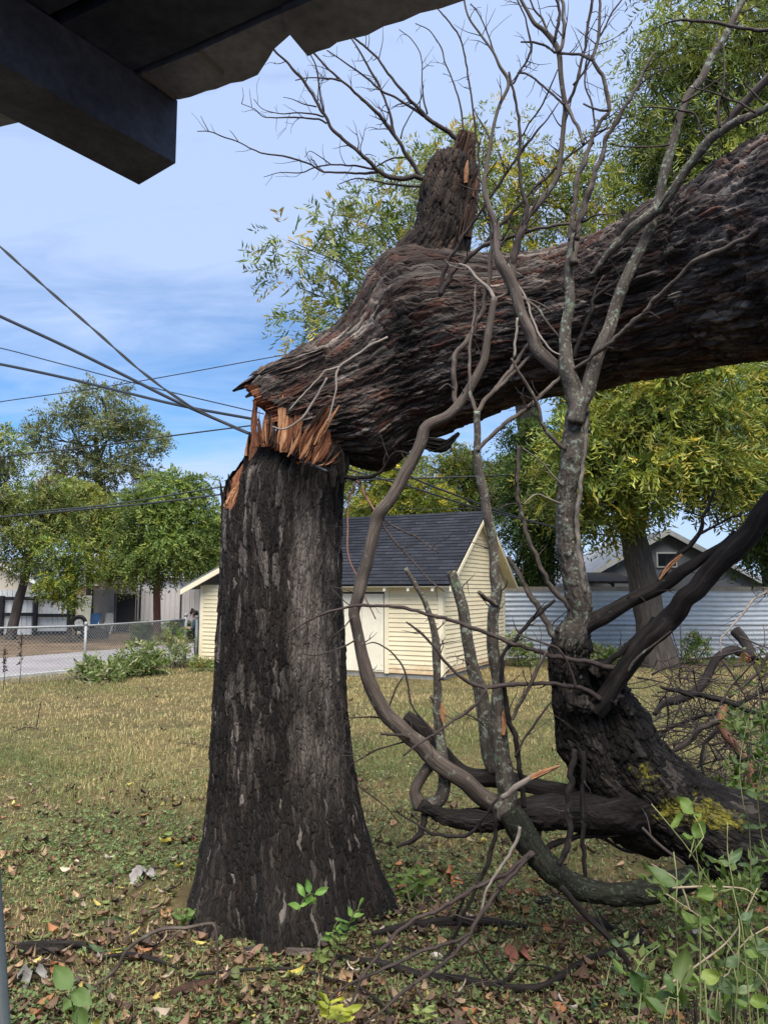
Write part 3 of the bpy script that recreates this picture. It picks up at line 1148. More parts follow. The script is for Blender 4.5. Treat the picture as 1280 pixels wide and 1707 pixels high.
# two chairs
for cx_, cy_, c, lab in ((155, 1053, (0.05, 0.13, 0.30), 'blue folding chair with white legs in front of the grey fence'),
                         (180, 1052, (0.55, 0.55, 0.52), 'white seated folding chair beside the blue one')):
    p = bas(cx_, cy_ + 4)
    ch = thing('folding_chair', p, lab, 'chair')
    b = MB()
    b.bar(p + [-.22, .2, .42], p + [.22, .2, .42], .42, .03, up=(0, 1, 0))
    b.hexa([p + [x, y, z] for z in (.40, .44) for x, y in ((-.22, -.2), (.22, -.2), (.22, .22), (-.22, .22))])
    mt = plain('chair_fabric', c, .7)
    b.build('seat', mt, ch)
    b = MB()
    b.bar(p + [0, .24, .46], p + [0, .34, .95], .46, .03, up=(0, 1, 0))
    b.build('backrest', mt, ch)
    for x in (-.2, .2):
        b = MB()
        b.bar(p + [x, -.28, 0], p + [x, .26, .62], .03)
        b.build('leg', m_white, ch)
        b = MB()
        b.bar(p + [x * .85, .30, 0], p + [x * .85, -.2, .40], .03)
        b.build('leg', m_white, ch)
# dark sack
p = bas(158, 1064)
a = np.linspace(0, 2 * np.pi, 25)[:-1]
V, Q = [], []
for k, (r, z) in enumerate(((.05, .44), (.2, .40), (.36, .28), (.46, .12), (.5, 0))):
    for x in a:
        rr = r * (1 + .18 * math.sin(3 * x + k) + .1 * math.sin(7 * x))
        V.append(p + [rr * 1.3 * math.cos(x), rr * .7 * math.sin(x), z])
for k in range(4):
    for j in range(24):
        Q.append([k * 24 + j, k * 24 + (j + 1) % 24, (k + 1) * 24 + (j + 1) % 24, (k + 1) * 24 + j])
sk = mk('sack', V, [np.array(Q)[:, ::-1], np.array([list(range(24))])], m_black)
tag(sk, 'dark slumped sack on the ground between the wheel and the black gate', 'sack')


# ------------------------------------------------------------------ far houses
def house(px0, px1, Y, ze, zr, wall_c, roof_c, label, gable_front=True, depth=8, ov=0.35, trim=(0.6, 0.6, 0.58), windows=()):
    p0, p1 = at(px0, 985, Y), at(px1, 985, Y)
    p0[2] = p1[2] = 0
    r = thing('house', (p0 + p1) / 2, label, 'house')
    mw = plain('house_wall_paint', wall_c, .8, .2, .12, 1)
    mr = plain('house_roofing', roof_c, .85, .25, .25, 2)
    mt = plain('house_trim', trim, .7, .3, .1)
    x0, x1 = p0[0], p1[0]
    xm = (x0 + x1) / 2
    Yb = Y + depth
    b, rr, f = MB(), MB(), MB()
    if gable_front:
        c = [np.array(k) for k in ((x0, Y, 0), (x1, Y, 0), (x1, Y, ze), (xm, Y, zr - .05), (x0, Y, ze))]
        d = [k + [0, depth, 0] for k in c]
        b.add(c + d, [np.array([[0, 1, 2, 3, 4]]), np.array([[9, 8, 7, 6, 5]]), np.array([[1, 6, 7, 2], [5, 0, 4, 9]])])
        sl = (zr - ze) / (xm - x0)
        for s in (-1, 1):
            xe = x0 - ov if s < 0 else x1 + ov
            zz0 = ze - ov * sl
            rr.hexa([np.array(k) for k in ((xe, Y - ov, zz0), (xm, Y - ov, zr), (xm, Yb, zr), (xe, Yb, zz0), (xe, Y - ov, zz0 + .12), (xm, Y - ov, zr + .12), (xm, Yb, zr + .12), (xe, Yb, zz0 + .12))])
            f.hexa([np.array(k) for k in ((xe, Y - ov - .04, zz0 - .08), (xm, Y - ov - .04, zr - .08), (xm, Y - ov - .005, zr - .08), (xe, Y - ov - .005, zz0 - .08), (xe, Y - ov - .04, zz0 + .13), (xm, Y - ov - .04, zr + .13), (xm, Y - ov - .005, zr + .13), (xe, Y - ov - .005, zz0 + .13))])
    else:
        b.hexa([np.array(k) for z in (0, ze) for k in ((x0, Y, z), (x1, Y, z), (x1, Yb, z), (x0, Yb, z))])
        rr.hexa([np.array(k) for k in ((x0 - ov, Y - ov, ze + .01), (x1 + ov, Y - ov, ze + .01), (x1 + ov, Yb, ze + .01), (x0 - ov, Yb, ze + .01),
                                       (x0 + (zr - ze), Y + depth * .4, zr), (x1 - (zr - ze), Y + depth * .4, zr), (x1 - (zr - ze), Y + depth * .5, zr), (x0 + (zr - ze), Y + depth * .5, zr))])
        f.hexa([np.array(k) for z in (ze - .14, ze + .005) for k in ((x0 - ov, Y - ov - .03, z), (x1 + ov, Y - ov - .03, z), (x1 + ov, Y - ov, z), (x0 - ov, Y - ov, z))])
    b.build('wall', mw, r)
    rr.build('roof', mr, r)
    f.build('fascia', mt, r)
    for (wx, wz0, wz1, ww) in windows:
        xx = x0 + (x1 - x0) * wx
        g = MB()
        g.bar(np.array([xx, Y - .03, wz0]), np.array([xx, Y - .03, wz1]), ww, .06, up=(0, 1, 0))
        wo_ = g.build('window', mt, r)
        g = MB()
        g.bar(np.array([xx, Y - .05, wz0 + .06]), np.array([xx, Y - .05, wz1 - .06]), ww - .12, .04, up=(0, 1, 0))
        g.build('pane', bpy.data.materials['dark_glass'], wo_)
    return r


plain('dark_glass', (0.02, 0.025, 0.03), 0.15, 0.5, .1)
house(962, 1262, 29.0, 2.35, 4.25, (0.21, 0.215, 0.225), (0.33, 0.34, 0.36), 'grey sided gable house behind the corrugated fence', windows=((.5, 2.9, 3.5, .8),))
aw = MB()
pa, pb = at(968, 985, 26.0), at(1060, 985, 26.0)
for z0, z1 in ((2.05, 2.12),):
    aw.hexa([np.array(k) for k in ((pa[0], 25.4, 2.25), (pb[0], 25.4, 2.25), (pb[0], 28.5, 2.62), (pa[0], 28.5, 2.62), (pa[0], 25.4, 2.33), (pb[0], 25.4, 2.33), (pb[0], 28.5, 2.7), (pa[0], 28.5, 2.7))])
for x in (pa[0] + .1, (pa[0] + pb[0]) / 2, pb[0] - .1):
    aw.bar((x, 25.5, 0), (x, 25.5, 2.26), .09)
    aw.bar((x, 25.5, 2.22), (x, 28.4, 2.60), .06)
tag(aw.build('lean_to', plain('dark_timber', (0.05, 0.042, 0.036), .85, .2, .4, 3)), 'dark open lean-to roof on posts between the corrugated fence and the grey house', 'lean-to')
house(-90, 62, 47, 2.5, 4.0, (0.40, 0.36, 0.30), (0.20, 0.22, 0.24), 'pale house with a grey shingle gable roof, leftmost beyond the white fence')
house(38, 112, 56, 2.6, 4.4, (0.50, 0.42, 0.32), (0.24, 0.27, 0.31), 'tan house with a blue grey roof peeking over the white fence')
house(128, 172, 52, 2.5, 3.7, (0.55, 0.42, 0.28), (0.17, 0.15, 0.13), 'small buff house with a brown hipped roof beyond the grey fence', False)
house(172, 226, 64, 2.9, 4.6, (0.45, 0.44, 0.42), (0.25, 0.28, 0.32), 'distant house with a slate blue roof behind the maple branches', False)
house(228, 300, 50, 3.0, 3.2, (0.60, 0.59, 0.57), (0.45, 0.44, 0.42), 'flat roofed white building beyond the grey fence', False, ov=.5)

# ------------------------------------------------------------------ the broken tree
def lookup(x, xs_, ys_):
    return np.interp(x, xs_, ys_)


tree = thing('broken_tree', (STUMP[0], STUMP[1], 0.0), 'huge broken tree, its standing trunk snapped and the upper trunk toppled to the right', 'tree')

# standing trunk: left and right outline read per height
prof = [(690, 412, 560), (760, 404, 570), (800, 378, 573), (850, 371, 571), (920, 369, 569), (1000, 367, 570), (1100, 361, 573), (1200, 357, 578), (1300, 351, 592),
        (1380, 344, 608), (1440, 336, 625), (1480, 328, 640), (1520, 322, 652), (1560, 318, 662), (1600, 312, 672)]
YC = 5.0
zz_p = np.array([at(465, p[0], YC)[2] for p in prof])[::-1]
xl_p = np.array([at(p[1], p[0], YC)[0] for p in prof])[::-1]
xr_p = np.array([at(p[2], p[0], YC)[0] for p in prof])[::-1]


def z_of(py, Y):
    v = (PY - np.asarray(py, float)) / F
    return EYE + (ST + v * CT) * Y / (CT - v * ST)


SIDES, ROWS = 460, 430
ang = np.linspace(0, 2 * np.pi, SIDES + 1) + math.pi / 2          # seam at the back
px_of_a = 470 + 100 * np.cos(ang)                                  # the front face, by column
front = np.interp(px_of_a, [370, 376, 384, 392, 402, 405, 412, 420, 426, 436, 442, 455, 470, 500, 528, 548, 576],
                  [828, 812, 838, 845, 838, 792, 742, 722, 716, 728, 722, 738, 756, 768, 772, 764, 752])
front = front + 9 * fbm2(ang * 14, ang * 0 + 2, 3, 61) + 5 * fbm2(ang * 60, ang * 0 + 5, 2, 62)
back = 745 + 30 * fbm2(np.cos(ang) * 4, np.sin(ang) * 4, 3, 63)
fw = np.clip(0.5 - np.sin(ang) * 1.6, 0, 1)
ztop = z_of(front, 4.62) * fw + z_of(back, 5.4) * (1 - fw)
ztop[-1] = ztop[0]
t = np.linspace(0, 1, ROWS)
zb = -0.12
Zg = zb + (ztop[None] - zb) * t[:, None]
A_g = np.repeat(ang[None], ROWS, 0)
xl, xr = np.interp(Zg, zz_p, xl_p), np.interp(Zg, zz_p, xr_p)
Rg = (xr - xl) / 2
Cx = (xr + xl) / 2
flare = np.clip(1 - (Zg - 0.0) / 0.75, 0, 1) ** 1.6
Rg = Rg * (1 + flare * (0.10 * np.cos(A_g * 5 + 0.6) + 0.06 * np.cos(A_g * 9 + 2)))
lump = fbm(np.stack([np.cos(A_g).ravel() * 1.6, np.sin(A_g).ravel() * 1.6, Zg.ravel() * 1.3], 1), 3, 70).reshape(Zg.shape)
Rg = Rg * (1 + 0.035 * lump)


def bark_relief(u_cells, v, period, s, tilt=0.5):
    wx = 0.35 * fbm2(u_cells * 0.8, v * 0.8, 3, s + 40)
    # keep the warp periodic: fade it at the seam
    wu = 0.55 * vnoise3(np.stack([np.cos(u_cells / period * 2 * np.pi) * period * .16, np.sin(u_cells / period * 2 * np.pi) * period * .16, v * 1.3], 1), s + 60)
    f1, f2, rid, ox, oy = worley(u_cells + wu, v + wx, period, s)
    pl = np.clip((f2 - f1) / 0.10, 0, 1)
    pl = pl ** 0.7
    return pl * (0.35 + 0.65 * rid) - tilt * oy * pl * 0.7 + 0.15 * ox * (rid - .5) + 0.12 * (rid - .5), rid, pl


NU = 84
uc = ((A_g - math.pi / 2) / (2 * np.pi) * NU).ravel()
v1 = (Zg / 0.21).ravel() + 0.8 * fbm2(uc * 0.35, Zg.ravel() * 2, 2, 77)
r1, id1, pl1 = bark_relief(uc, v1, NU, 1)
r2, id2, pl2 = bark_relief(uc * 2, v1 * 1.9 + 3.3, NU * 2, 2)
fine_n = fbm(np.stack([np.cos(A_g).ravel() * 30, np.sin(A_g).ravel() * 30, Zg.ravel() * 5], 1), 3, 80)
rel = (0.012 * r1 + 0.008 * r2 + 0.020 * fine_n).reshape(Zg.shape)
rel = rel * np.interp(Zg, [0, 0.4, 1.0, 3], [0.75, 0.85, 1.0, 1.0])
rel[:, -1] = rel[:, 0]
Rr = Rg + rel - 0.012
V = np.stack([Cx + Rr * np.cos(A_g), YC + 0.03 + Rr * (0.98 + 0.16 * flare) * np.sin(A_g), Zg], -1).reshape(-1, 3)
uvs = np.stack([(A_g - math.pi / 2) * 0.42, Zg], -1).reshape(-1, 2)
w = SIDES + 1
i = np.arange(ROWS - 1)[:, None] * w
j = np.arange(SIDES)[None]
q = np.stack([i + j, i + j + 1, i + j + 1 + w, i + j + w], -1).reshape(-1, 4)
ca_ = np.cos(A_g).ravel()
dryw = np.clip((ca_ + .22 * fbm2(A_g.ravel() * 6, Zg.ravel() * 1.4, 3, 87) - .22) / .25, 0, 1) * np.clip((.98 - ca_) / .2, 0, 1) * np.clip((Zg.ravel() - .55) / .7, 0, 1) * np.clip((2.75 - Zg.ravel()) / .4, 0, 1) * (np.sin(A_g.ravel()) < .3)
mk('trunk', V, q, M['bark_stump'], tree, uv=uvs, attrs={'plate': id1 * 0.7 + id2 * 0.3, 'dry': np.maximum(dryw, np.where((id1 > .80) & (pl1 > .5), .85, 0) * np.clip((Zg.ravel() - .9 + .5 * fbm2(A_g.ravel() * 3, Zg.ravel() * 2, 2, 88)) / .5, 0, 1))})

# torn wood filling the top of the standing trunk
NA, NR = 240, 26
aa = np.linspace(0, 2 * np.pi, NA + 1) + math.pi / 2
top_i = np.interp(aa, ang, ztop)
rt = np.linspace(1.0, 0.0, NR)
xt = (np.interp(top_i, zz_p, xr_p) - np.interp(top_i, zz_p, xl_p)) / 2
xc = (np.interp(top_i, zz_p, xr_p) + np.interp(top_i, zz_p, xl_p)) / 2
VV = []
for r in rt:
    sp_ = fbm2(np.cos(aa) * r * 14 + 3, np.sin(aa) * r * 14, 3, 91)
    mid = float(np.mean(top_i)) - 0.06
    zt_ = top_i * r + mid * (1 - r) - 0.015 * (r == 1.0) + 0.10 * np.abs(sp_) * (1 - (2 * r - 1) ** 4)
    VV.append(np.stack([xc + (xt * 0.97 - 0.004) * r * np.cos(aa), YC + .03 + (xt * 0.95 - 0.004) * r * np.sin(aa), zt_], 1))
VV = np.concatenate(VV)
w = NA + 1
i = np.arange(NR - 1)[:, None] * w
j = np.arange(NA)[None]
q = np.stack([i + j, i + j + 1, i + j + 1 + w, i + j + w], -1).reshape(-1, 4)
mk('torn_wood', VV, q, M['wood'], tree, uv=np.stack([VV[:, 0], VV[:, 1] * 0.4 + VV[:, 2]], 1), smooth=False)


def plank(name, cl, wpx, Y, mat, th=0.02, jag=0.25, seed=1, parent=None, twist=0.0, n=44, m=17):
    """a jagged splinter of wood along a pixel path: real slab with thickness"""
    cl = np.asarray(cl, float)
    Ys = np.broadcast_to(np.asarray(Y, float), (len(cl),))
    P = np.array([at(x, y, yy) for (x, y), yy in zip(cl, Ys)])
    wm = np.array([wp * ax(p) / F for wp, p in zip(wpx, P)])
    Q = catmull(np.concatenate([P, wm[:, None]], 1), n)
    P, wm = Q[:, :3], np.maximum(Q[:, 3], 0.003)
    T = np.gradient(P, axis=0)
    T /= np.linalg.norm(T, axis=1)[:, None]
    S = np.cross(T, (0.0, -1.0, 0.0))
    S /= np.linalg.norm(S, axis=1)[:, None]
    N = np.cross(S, T)
    S2 = S * math.cos(twist) + N * math.sin(twist)
    N2 = np.cross(S2, T)
    s = np.linspace(-1, 1, m)
    tl = np.linspace(0, 1, n)
    V = []
    for side in (1, -1):
        for k in range(n):
            edge = wm[k] / 2 * (1 + jag * fbm2(np.array([tl[k] * 7.0, tl[k] * 7 + 40]), np.array([seed * 3.1, seed * 5.3]), 3, seed))
            xx = np.where(s < 0, s * edge[0], s * edge[1])
            ridge = (th * 0.45 + min(th, wm[k] * .5) * 1.1 * fbm2(s * (2 + 40 * wm[k]) + seed, np.full(m, tl[k] * 1.2 + seed), 4, seed + 3)) * (1 - s ** 6)
            V.append(P[k] + S2[k] * xx[:, None] + N2[k] * (side * ridge)[:, None])
    V = np.concatenate(V)
    i, j = np.meshgrid(np.arange(n - 1), np.arange(m - 1), indexing='ij')
    q0 = (i * m + j).ravel()
    top = np.stack([q0, q0 + 1, q0 + 1 + m, q0 + m], 1)
    L = np.concatenate([[0], np.cumsum(np.linalg.norm(np.diff(P, axis=0), axis=1))])
    uv = np.tile(np.stack([np.tile(s[None] * 0.1, (n, 1)) + seed * .13, np.repeat(L[:, None], m, 1)], -1).reshape(-1, 2), (2, 1))
    return mk(name, V, [top, top[:, ::-1] + n * m], mat, parent, uv=uv, attrs={'plate': np.full(len(V), (seed * .37) % 1)}, smooth=False)


# fallen upper trunk --------------------------------------------------
sp = np.array([(395, 742, 5.00, .37), (440, 722, 5.00, .395), (500, 700, 4.98, .41), (600, 657, 4.95, .435), (700, 610, 4.88, .46), (780, 574, 4.76, .475), (860, 552, 4.62, .455), (950, 535, 4.45, .43),
               (1040, 508, 4.25, .43), (1130, 477, 4.0, .46), (1210, 449, 3.8, .48), (1280, 424, 3.55, .50), (1420, 372, 3.1, .51), (1620, 300, 2.5, .5), (1850, 220, 1.9, .5)])
SPW = np.array([np.append(at(a, b_, c), d) for a, b_, c, d in sp])
SPW = np.concatenate([SPW, [np.append(SPW[-1, :3] + (SPW[-1, :3] - SPW[-2, :3]) * 1.6 + [.5, 0, .1], .48)]])      # runs on past the frame
ROWS2, S2_ = 760, 470
Q = catmull(SPW, ROWS2)
Pc, Rc = Q[:, :3], Q[:, 3]
T2, N2_, B2_ = frames(Pc, (0.0, 1.0, 0.0))      # N points away from the camera: seam at the back
L2 = np.concatenate([[0], np.cumsum(np.linalg.norm(np.diff(Pc, axis=0), axis=1))])
a2 = np.linspace(0, 2 * np.pi, S2_ + 1)
dirs = np.cos(a2)[None, :, None] * N2_[:, None] + np.sin(a2)[None, :, None] * B2_[:, None]
up_ = np.array([-0.35, 0.0, 0.94])
d0 = np.cos(a2)[:, None] * N2_[40] + np.sin(a2)[:, None] * B2_[40]
upn = d0 @ up_                                  # 1 top, -1 underside
frn = -d0[:, 1]                                 # 1 faces the camera
# where the bark begins along the trunk: the tear runs back along the underside
s_start = np.interp(upn, [-1.0, -0.8, -0.55, -0.25, 0.1, 0.35, 0.6, 1.0], [0.68, 0.60, 0.52, 0.46, 0.40, 0.34, 0.29, 0.27])
s_start = np.where(frn < -0.2, np.minimum(s_start, 0.30) * 0 + np.interp(upn, [-1, 0, 1], [0.66, 0.48, 0.27]), s_start)
s_start = s_start + 0.06 * fbm2(a2 * 7, a2 * 0 + 4, 3, 101) + 0.05 * fbm2(a2 * 34, a2 * 0 + 7, 2, 102)
s_start = np.clip(s_start, 0.0, 0.9)
s_start[-1] = s_start[0]
LT = L2[-1]
tt = np.linspace(0, 1, ROWS2) ** 1.0
Sg = s_start[None] + (LT - s_start[None]) * tt[:, None]
fi = np.interp(Sg, L2, np.arange(ROWS2))
i0 = np.clip(np.floor(fi).astype(int), 0, ROWS2 - 2)
fr_ = (fi - i0)[..., None]
cols_ = np.repeat(np.arange(S2_ + 1)[None], ROWS2, 0)
Pg = Pc[i0] * (1 - fr_) + Pc[i0 + 1] * fr_
Dg = dirs[i0, cols_] * (1 - fr_) + dirs[i0 + 1, cols_] * fr_
Rg = Rc[i0] * (1 - fr_[..., 0]) + Rc[i0 + 1] * fr_[..., 0]
NU2 = 68
uc = np.repeat((a2 / (2 * np.pi) * NU2)[None], ROWS2, 0).ravel()
sg = Sg.ravel()
skew = 0.55 * fbm2(uc * 0.25, sg * 1.6, 2, 117)
vv = sg / 0.34 + skew + uc * 0.10 * np.sin(uc / NU2 * 2 * np.pi)
g1, gid1, gp1 = bark_relief(uc, vv, NU2, 11, tilt=-0.9)
g2, gid2, gp2 = bark_relief(uc * 2, vv * 2.2, NU2 * 2, 12, tilt=-0.8)
g3, gid3, gp3 = bark_relief(uc / 2, vv * 0.55, NU2 // 2, 14, tilt=-0.7)
rn_ = Pg.reshape(-1, 3)
fine_n = fbm(np.stack([uc * 1.5, sg * 4, sg * 0], 1), 3, 120)
lump = fbm(rn_ * 2.1, 3, 121)
rel = 0.017 * g1 + 0.013 * g2 + 0.014 * g3 + 0.020 * fine_n + 0.035 * lump
rel = rel.reshape(Sg.shape)
# the shoulder under the snapped limb: the top of the trunk swells upward there
s_px = np.interp([560, 600, 640, 670, 700, 740, 780, 830, 880], [p[0] for p in sp], np.interp(np.linspace(0, 1, len(SPW))[:len(sp)], np.linspace(0, 1, len(SPW)), [L2[np.argmin(np.linalg.norm(Pc - q_[:3], axis=1))] for q_ in SPW]))
hump = np.interp(Sg, s_px, [0, .01, .06, .16, .26, .31, .18, .03, 0])
kk = np.ones(9) / 9
hump = np.apply_along_axis(lambda v_: np.convolve(np.pad(v_, 18, mode='edge'), np.ones(37) / 37, 'valid'), 0, hump)
wtop = np.clip((upn + .25) / 1.1, 0, 1) ** 1.25
rel = rel + hump * wtop[None]
rel = rel + .10 * np.exp(-((Sg - s_px[1] + .02) / .16) ** 2) * np.clip((-upn - .1) / .9, 0, 1)[None]
edge_fade = np.clip((Sg - s_start[None]) / 0.06, 0, 1)
rel = rel * (0.4 + 0.6 * edge_fade) 
rel[:, -1] = rel[:, 0]
RRg = Rg + rel - 0.02
V = (Pg + Dg * RRg[..., None]).reshape(-1, 3)
w = S2_ + 1
i = np.arange(ROWS2 - 1)[:, None] * w
j = np.arange(S2_)[None]
q = np.stack([i + j, i + j + 1, i + j + 1 + w, i + j + w], -1).reshape(-1, 4)
uvs = np.stack([np.repeat((a2 * .45)[None], ROWS2, 0).ravel() + skew * .05, sg], 1)
V = np.concatenate([V, [Pc[-1]]])
uvs = np.concatenate([uvs, [[0, 0]]])
jj = np.arange(S2_)
q = [q, np.stack([(ROWS2 - 1) * w + jj, (ROWS2 - 1) * w + jj + 1, np.full(S2_, len(V) - 1)], 1)]
mk('fallen_trunk', V, q, M['bark_fallen'], tree, uv=uvs, attrs={'plate': np.append(gid1 * .6 + gid2 * .25 + gid3 * .15, .3)})

# the stripped, splintered core showing where the bark has torn away
NA, NR = 320, 90
ac = np.linspace(0, 2 * np.pi, NA + 1)
ss_in = np.interp(ac, a2, s_start)
dC = np.cos(ac)[:, None] * N2_[40] + np.sin(ac)[:, None] * B2_[40]
upc = dC @ up_
cs = np.interp(upc, [-1, -0.55, -0.2, 0.3, 0.7, 1], [0.44, 0.36, 0.30, 0.26, 0.23, 0.22]) + 0.10 * fbm2(ac * 9, ac * 0, 3, 131) + 0.12 * np.abs(fbm2(ac * 40, ac * 0 + 2, 2, 132))
cs = np.clip(cs, 0.02, .8)
cs[-1] = cs[0]
ends = ss_in + 0.12
VV, UVc = [], []
for k in range(NR):
    f = k / (NR - 1)
    s = cs + (ends - cs) * f
    fi = np.interp(s, L2, np.arange(ROWS2))
    i0 = np.clip(np.floor(fi).astype(int), 0, ROWS2 - 2)
    fr_ = (fi - i0)[:, None]
    Pk = Pc[i0] * (1 - fr_) + Pc[i0 + 1] * fr_
    Dk = np.cos(ac)[:, None] * N2_[i0] + np.sin(ac)[:, None] * B2_[i0]
    Rk = Rc[i0] * 0.90
    spl = 0.05 * fbm2(ac * 22, s * 3, 3, 133) + 0.02 * fbm2(ac * 70, s * 4, 2, 134)
    VV.append(Pk + Dk * (Rk + spl)[:, None])
    UVc.append(np.stack([ac * .4, s], 1))
# close the torn end inward
for r in (0.8, 0.55, 0.3, 0.05):
    last = VV[0] if r == 0.8 else VV[0]
    cen = Pc[np.clip(np.searchsorted(L2, 0.35), 0, ROWS2 - 1)]
    VV.insert(0, cen + (VV[NR - 1 if False else (len(VV) - NR)] - cen) * r + 0.03 * np.stack([fbm2(ac * 12, ac * 0 + r * 9, 2, 140 + int(r * 10))] * 3, 1))
    UVc.insert(0, np.stack([ac * .4, np.full(NA + 1, -0.3 * (1 - r))], 1))
rows = len(VV)
VV, UVc = np.concatenate(VV), np.concatenate(UVc)
w = NA + 1
i = np.arange(rows - 1)[:, None] * w
j = np.arange(NA)[None]
q = np.stack([i + j, i + j + 1, i + j + 1 + w, i + j + w], -1).reshape(-1, 4)
mk('torn_heartwood', VV, q, M['wood'], tree, uv=UVc, smooth=False)

# hinge splinters between the two halves
for k, (cl, wp, Y, mt) in enumerate([
        ([(425, 745), (424, 705), (426, 668)], (13, 10, 9), 4.66, 'wood'),
        ([(433, 742), (434, 718), (433, 700)], (6, 5, 1), 4.67, 'wood'),
        ([(439, 745), (440, 712), (442, 692)], (8, 6, 2), 4.68, 'wood_pale'),
        ([(447, 745), (446, 706), (448, 668)], (11, 8, 10), 4.64, 'wood'),
        ([(456, 748), (456, 728), (455, 712)], (8, 6, 1), 4.66, 'wood'),
        ([(463, 752), (464, 728), (466, 704)], (10, 9, 3), 4.66, 'wood'),
        ([(473, 754), (472, 705), (474, 660)], (13, 17, 20), 4.60, 'wood_pale'),
        ([(484, 756), (484, 715), (486, 668)], (9, 13, 12), 4.60, 'wood'),
        ([(494, 760), (496, 722), (500, 672)], (8, 14, 14), 4.58, 'wood'),
        ([(500, 766), (512, 742), (528, 715), (550, 680)], (3, 22, 28, 10), (4.58, 4.54, 4.51, 4.49), 'wood'),
        ([(520, 778), (530, 762), (540, 742), (548, 718)], (3, 20, 20, 5), 4.49, 'wood'),
        ([(480, 762), (492, 742), (500, 722)], (2, 7, 2), 4.51, 'wood_pale'),
        ([(500, 766), (512, 746), (522, 725)], (2, 7, 2), 4.47, 'wood_pale'),
        ([(524, 742), (542, 712), (566, 676)], (3, 10, 2), 4.44, 'wood_pale'),
        ([(512, 720), (530, 695), (548, 672)], (3, 9, 3), 4.45, 'wood_dark'),
        ([(522, 774), (528, 764), (533, 752)], (2, 6, 1), 4.45, 'wood_pale'),
        ([(508, 772), (515, 764), (518, 752)], (2, 6, 1), 4.46, 'wood'),
        ([(384, 850), (392, 832), (404, 800)], (24, 26, 6), 4.86, 'wood_pale'),
        ([(395, 852), (402, 826), (407, 792)], (18, 16, 4), 4.84, 'wood'),
        ([(374, 850), (371, 828), (367, 802)], (8, 6, 1.5), 4.95, 'bark_stump'),
        ([(381, 845), (383, 818), (381, 790)], (9, 6, 1.5), 4.93, 'bark_stump'),
        ([(388, 840), (388, 815), (386, 798)], (8, 6, 2), 4.98, 'bark_stump'),
        ([(409, 790), (412, 752), (417, 720)], (10, 7, 2), 4.72, 'bark_stump'),
        ([(410, 760), (411, 748), (414, 728)], (5, 4, 1), 4.70, 'wood_pale')]):
    plank('splinter', cl, wp, Y, M[mt], 0.022, 0.35, 3 + k, tree)
rf_ = np.random.default_rng(44)
for k in range(62):
    x0 = rf_.uniform(424, 545)
    base_y = np.interp(x0, [424, 470, 528, 545], [738, 756, 782, 780])
    f_ = (x0 - 424) / 120
    dx, dy = (rf_.normal() * 3 + 26 * f_ ** 1.5, -(12 + 60 * rf_.random() ** 1.3) * (1 - .2 * f_))
    plank('splinter', [(x0, base_y - 5), (x0 + dx * .45 + rf_.normal() * 1.5, base_y + dy * .5), (x0 + dx, base_y + dy)], (.8, rf_.uniform(1.5, 3.6), .5), 4.66 - .17 * f_ - .03 * rf_.random(), M[('wood', 'wood_pale', 'wood_dark', 'wood', 'bark_stump', 'wood_dark')[k % 6]], .006, .4, 200 + k, tree, n=16, m=5)
for k, (cl, wp, Y) in enumerate([([(545, 735), (553, 770), (556, 812)], (16, 18, 5), 4.50), ([(562, 742), (569, 775), (570, 806)], (14, 14, 4), 4.60), ([(530, 758), (536, 785), (537, 815)], (10, 13, 4), 4.50), ([(575, 745), (577, 775), (575, 800)], (10, 10, 3), 4.74)]):
    plank('bark_flap', cl, wp, Y, M['bark_stump'], .02, .5, 260 + k, tree, n=30)
# loose bark flap over the break
plank('bark_flap', [(389, 652), (402, 645), (425, 634), (452, 622), (490, 608), (540, 588)], (3, 9, 16, 26, 34, 20), (4.82, 4.80, 4.76, 4.68, 4.60, 4.55), M['bark_fallen'], 0.03, .5, 31, tree, n=40)
plank('bark_flap', [(410, 662), (424, 654), (450, 644), (480, 632)], (3, 10, 18, 12), (4.74, 4.72, 4.68, 4.60), M['bark_fallen'], 0.025, .5, 33, tree, n=30)
plank('bark_flap', [(1035, 352), (1060, 372), (1100, 380), (1128, 372)], (4, 20, 18, 6), (4.22, 4.18, 4.1, 4.05), M['bark_fallen'], 0.03, .4, 36, tree)
plank('bark_chip', [(1112, 496), (1130, 491), (1150, 488)], (7, 10, 8), 3.50, M['bark_pale'], 0.02, .3, 37, tree)

plank('bark_flap', [(672, 742), (705, 738), (735, 742), (752, 735)], (4, 22, 26, 6), (4.66, 4.62, 4.62, 4.64), M['bark_stump'], 0.03, .6, 41, tree)
plank('bark_flap', [(726, 752), (744, 742), (764, 722)], (3, 14, 6), (4.60, 4.60, 4.62), M['bark_stump'], 0.03, .6, 43, tree)
# the snapped side limb -------------------------------------------------
st_ = np.array([(715, 520, 4.72, .30), (716, 470, 4.70, .275), (722, 430, 4.66, .235), (736, 395, 4.62, .19), (743, 352, 4.6, .176), (749, 318, 4.6, .168), (755, 292, 4.6, .155), (758, 274, 4.6, .13), (759, 262, 4.6, .09)])
SW_ = np.array([np.append(at(a, b_, c), d) for a, b_, c, d in st_])
n_, s_ = 260, 240
Q = catmull(SW_, n_)
T3, N3, B3 = frames(Q[:, :3])
a3 = np.linspace(0, 2 * np.pi, s_ + 1)
L3 = np.concatenate([[0], np.cumsum(np.linalg.norm(np.diff(Q[:, :3], axis=0), axis=1))])
D3 = np.cos(a3)[None, :, None] * N3[:, None] + np.sin(a3)[None, :, None] * B3[:, None]
uc = np.repeat((a3 / (2 * np.pi) * 34)[None], n_, 0).ravel()
lv = np.repeat(L3[:, None], s_ + 1, 1).ravel()
h1, hid, hp = bark_relief(uc, lv / 0.30, 34, 21)
h2, hid2, _ = bark_relief(uc * 2, lv / 0.14, 68, 22)
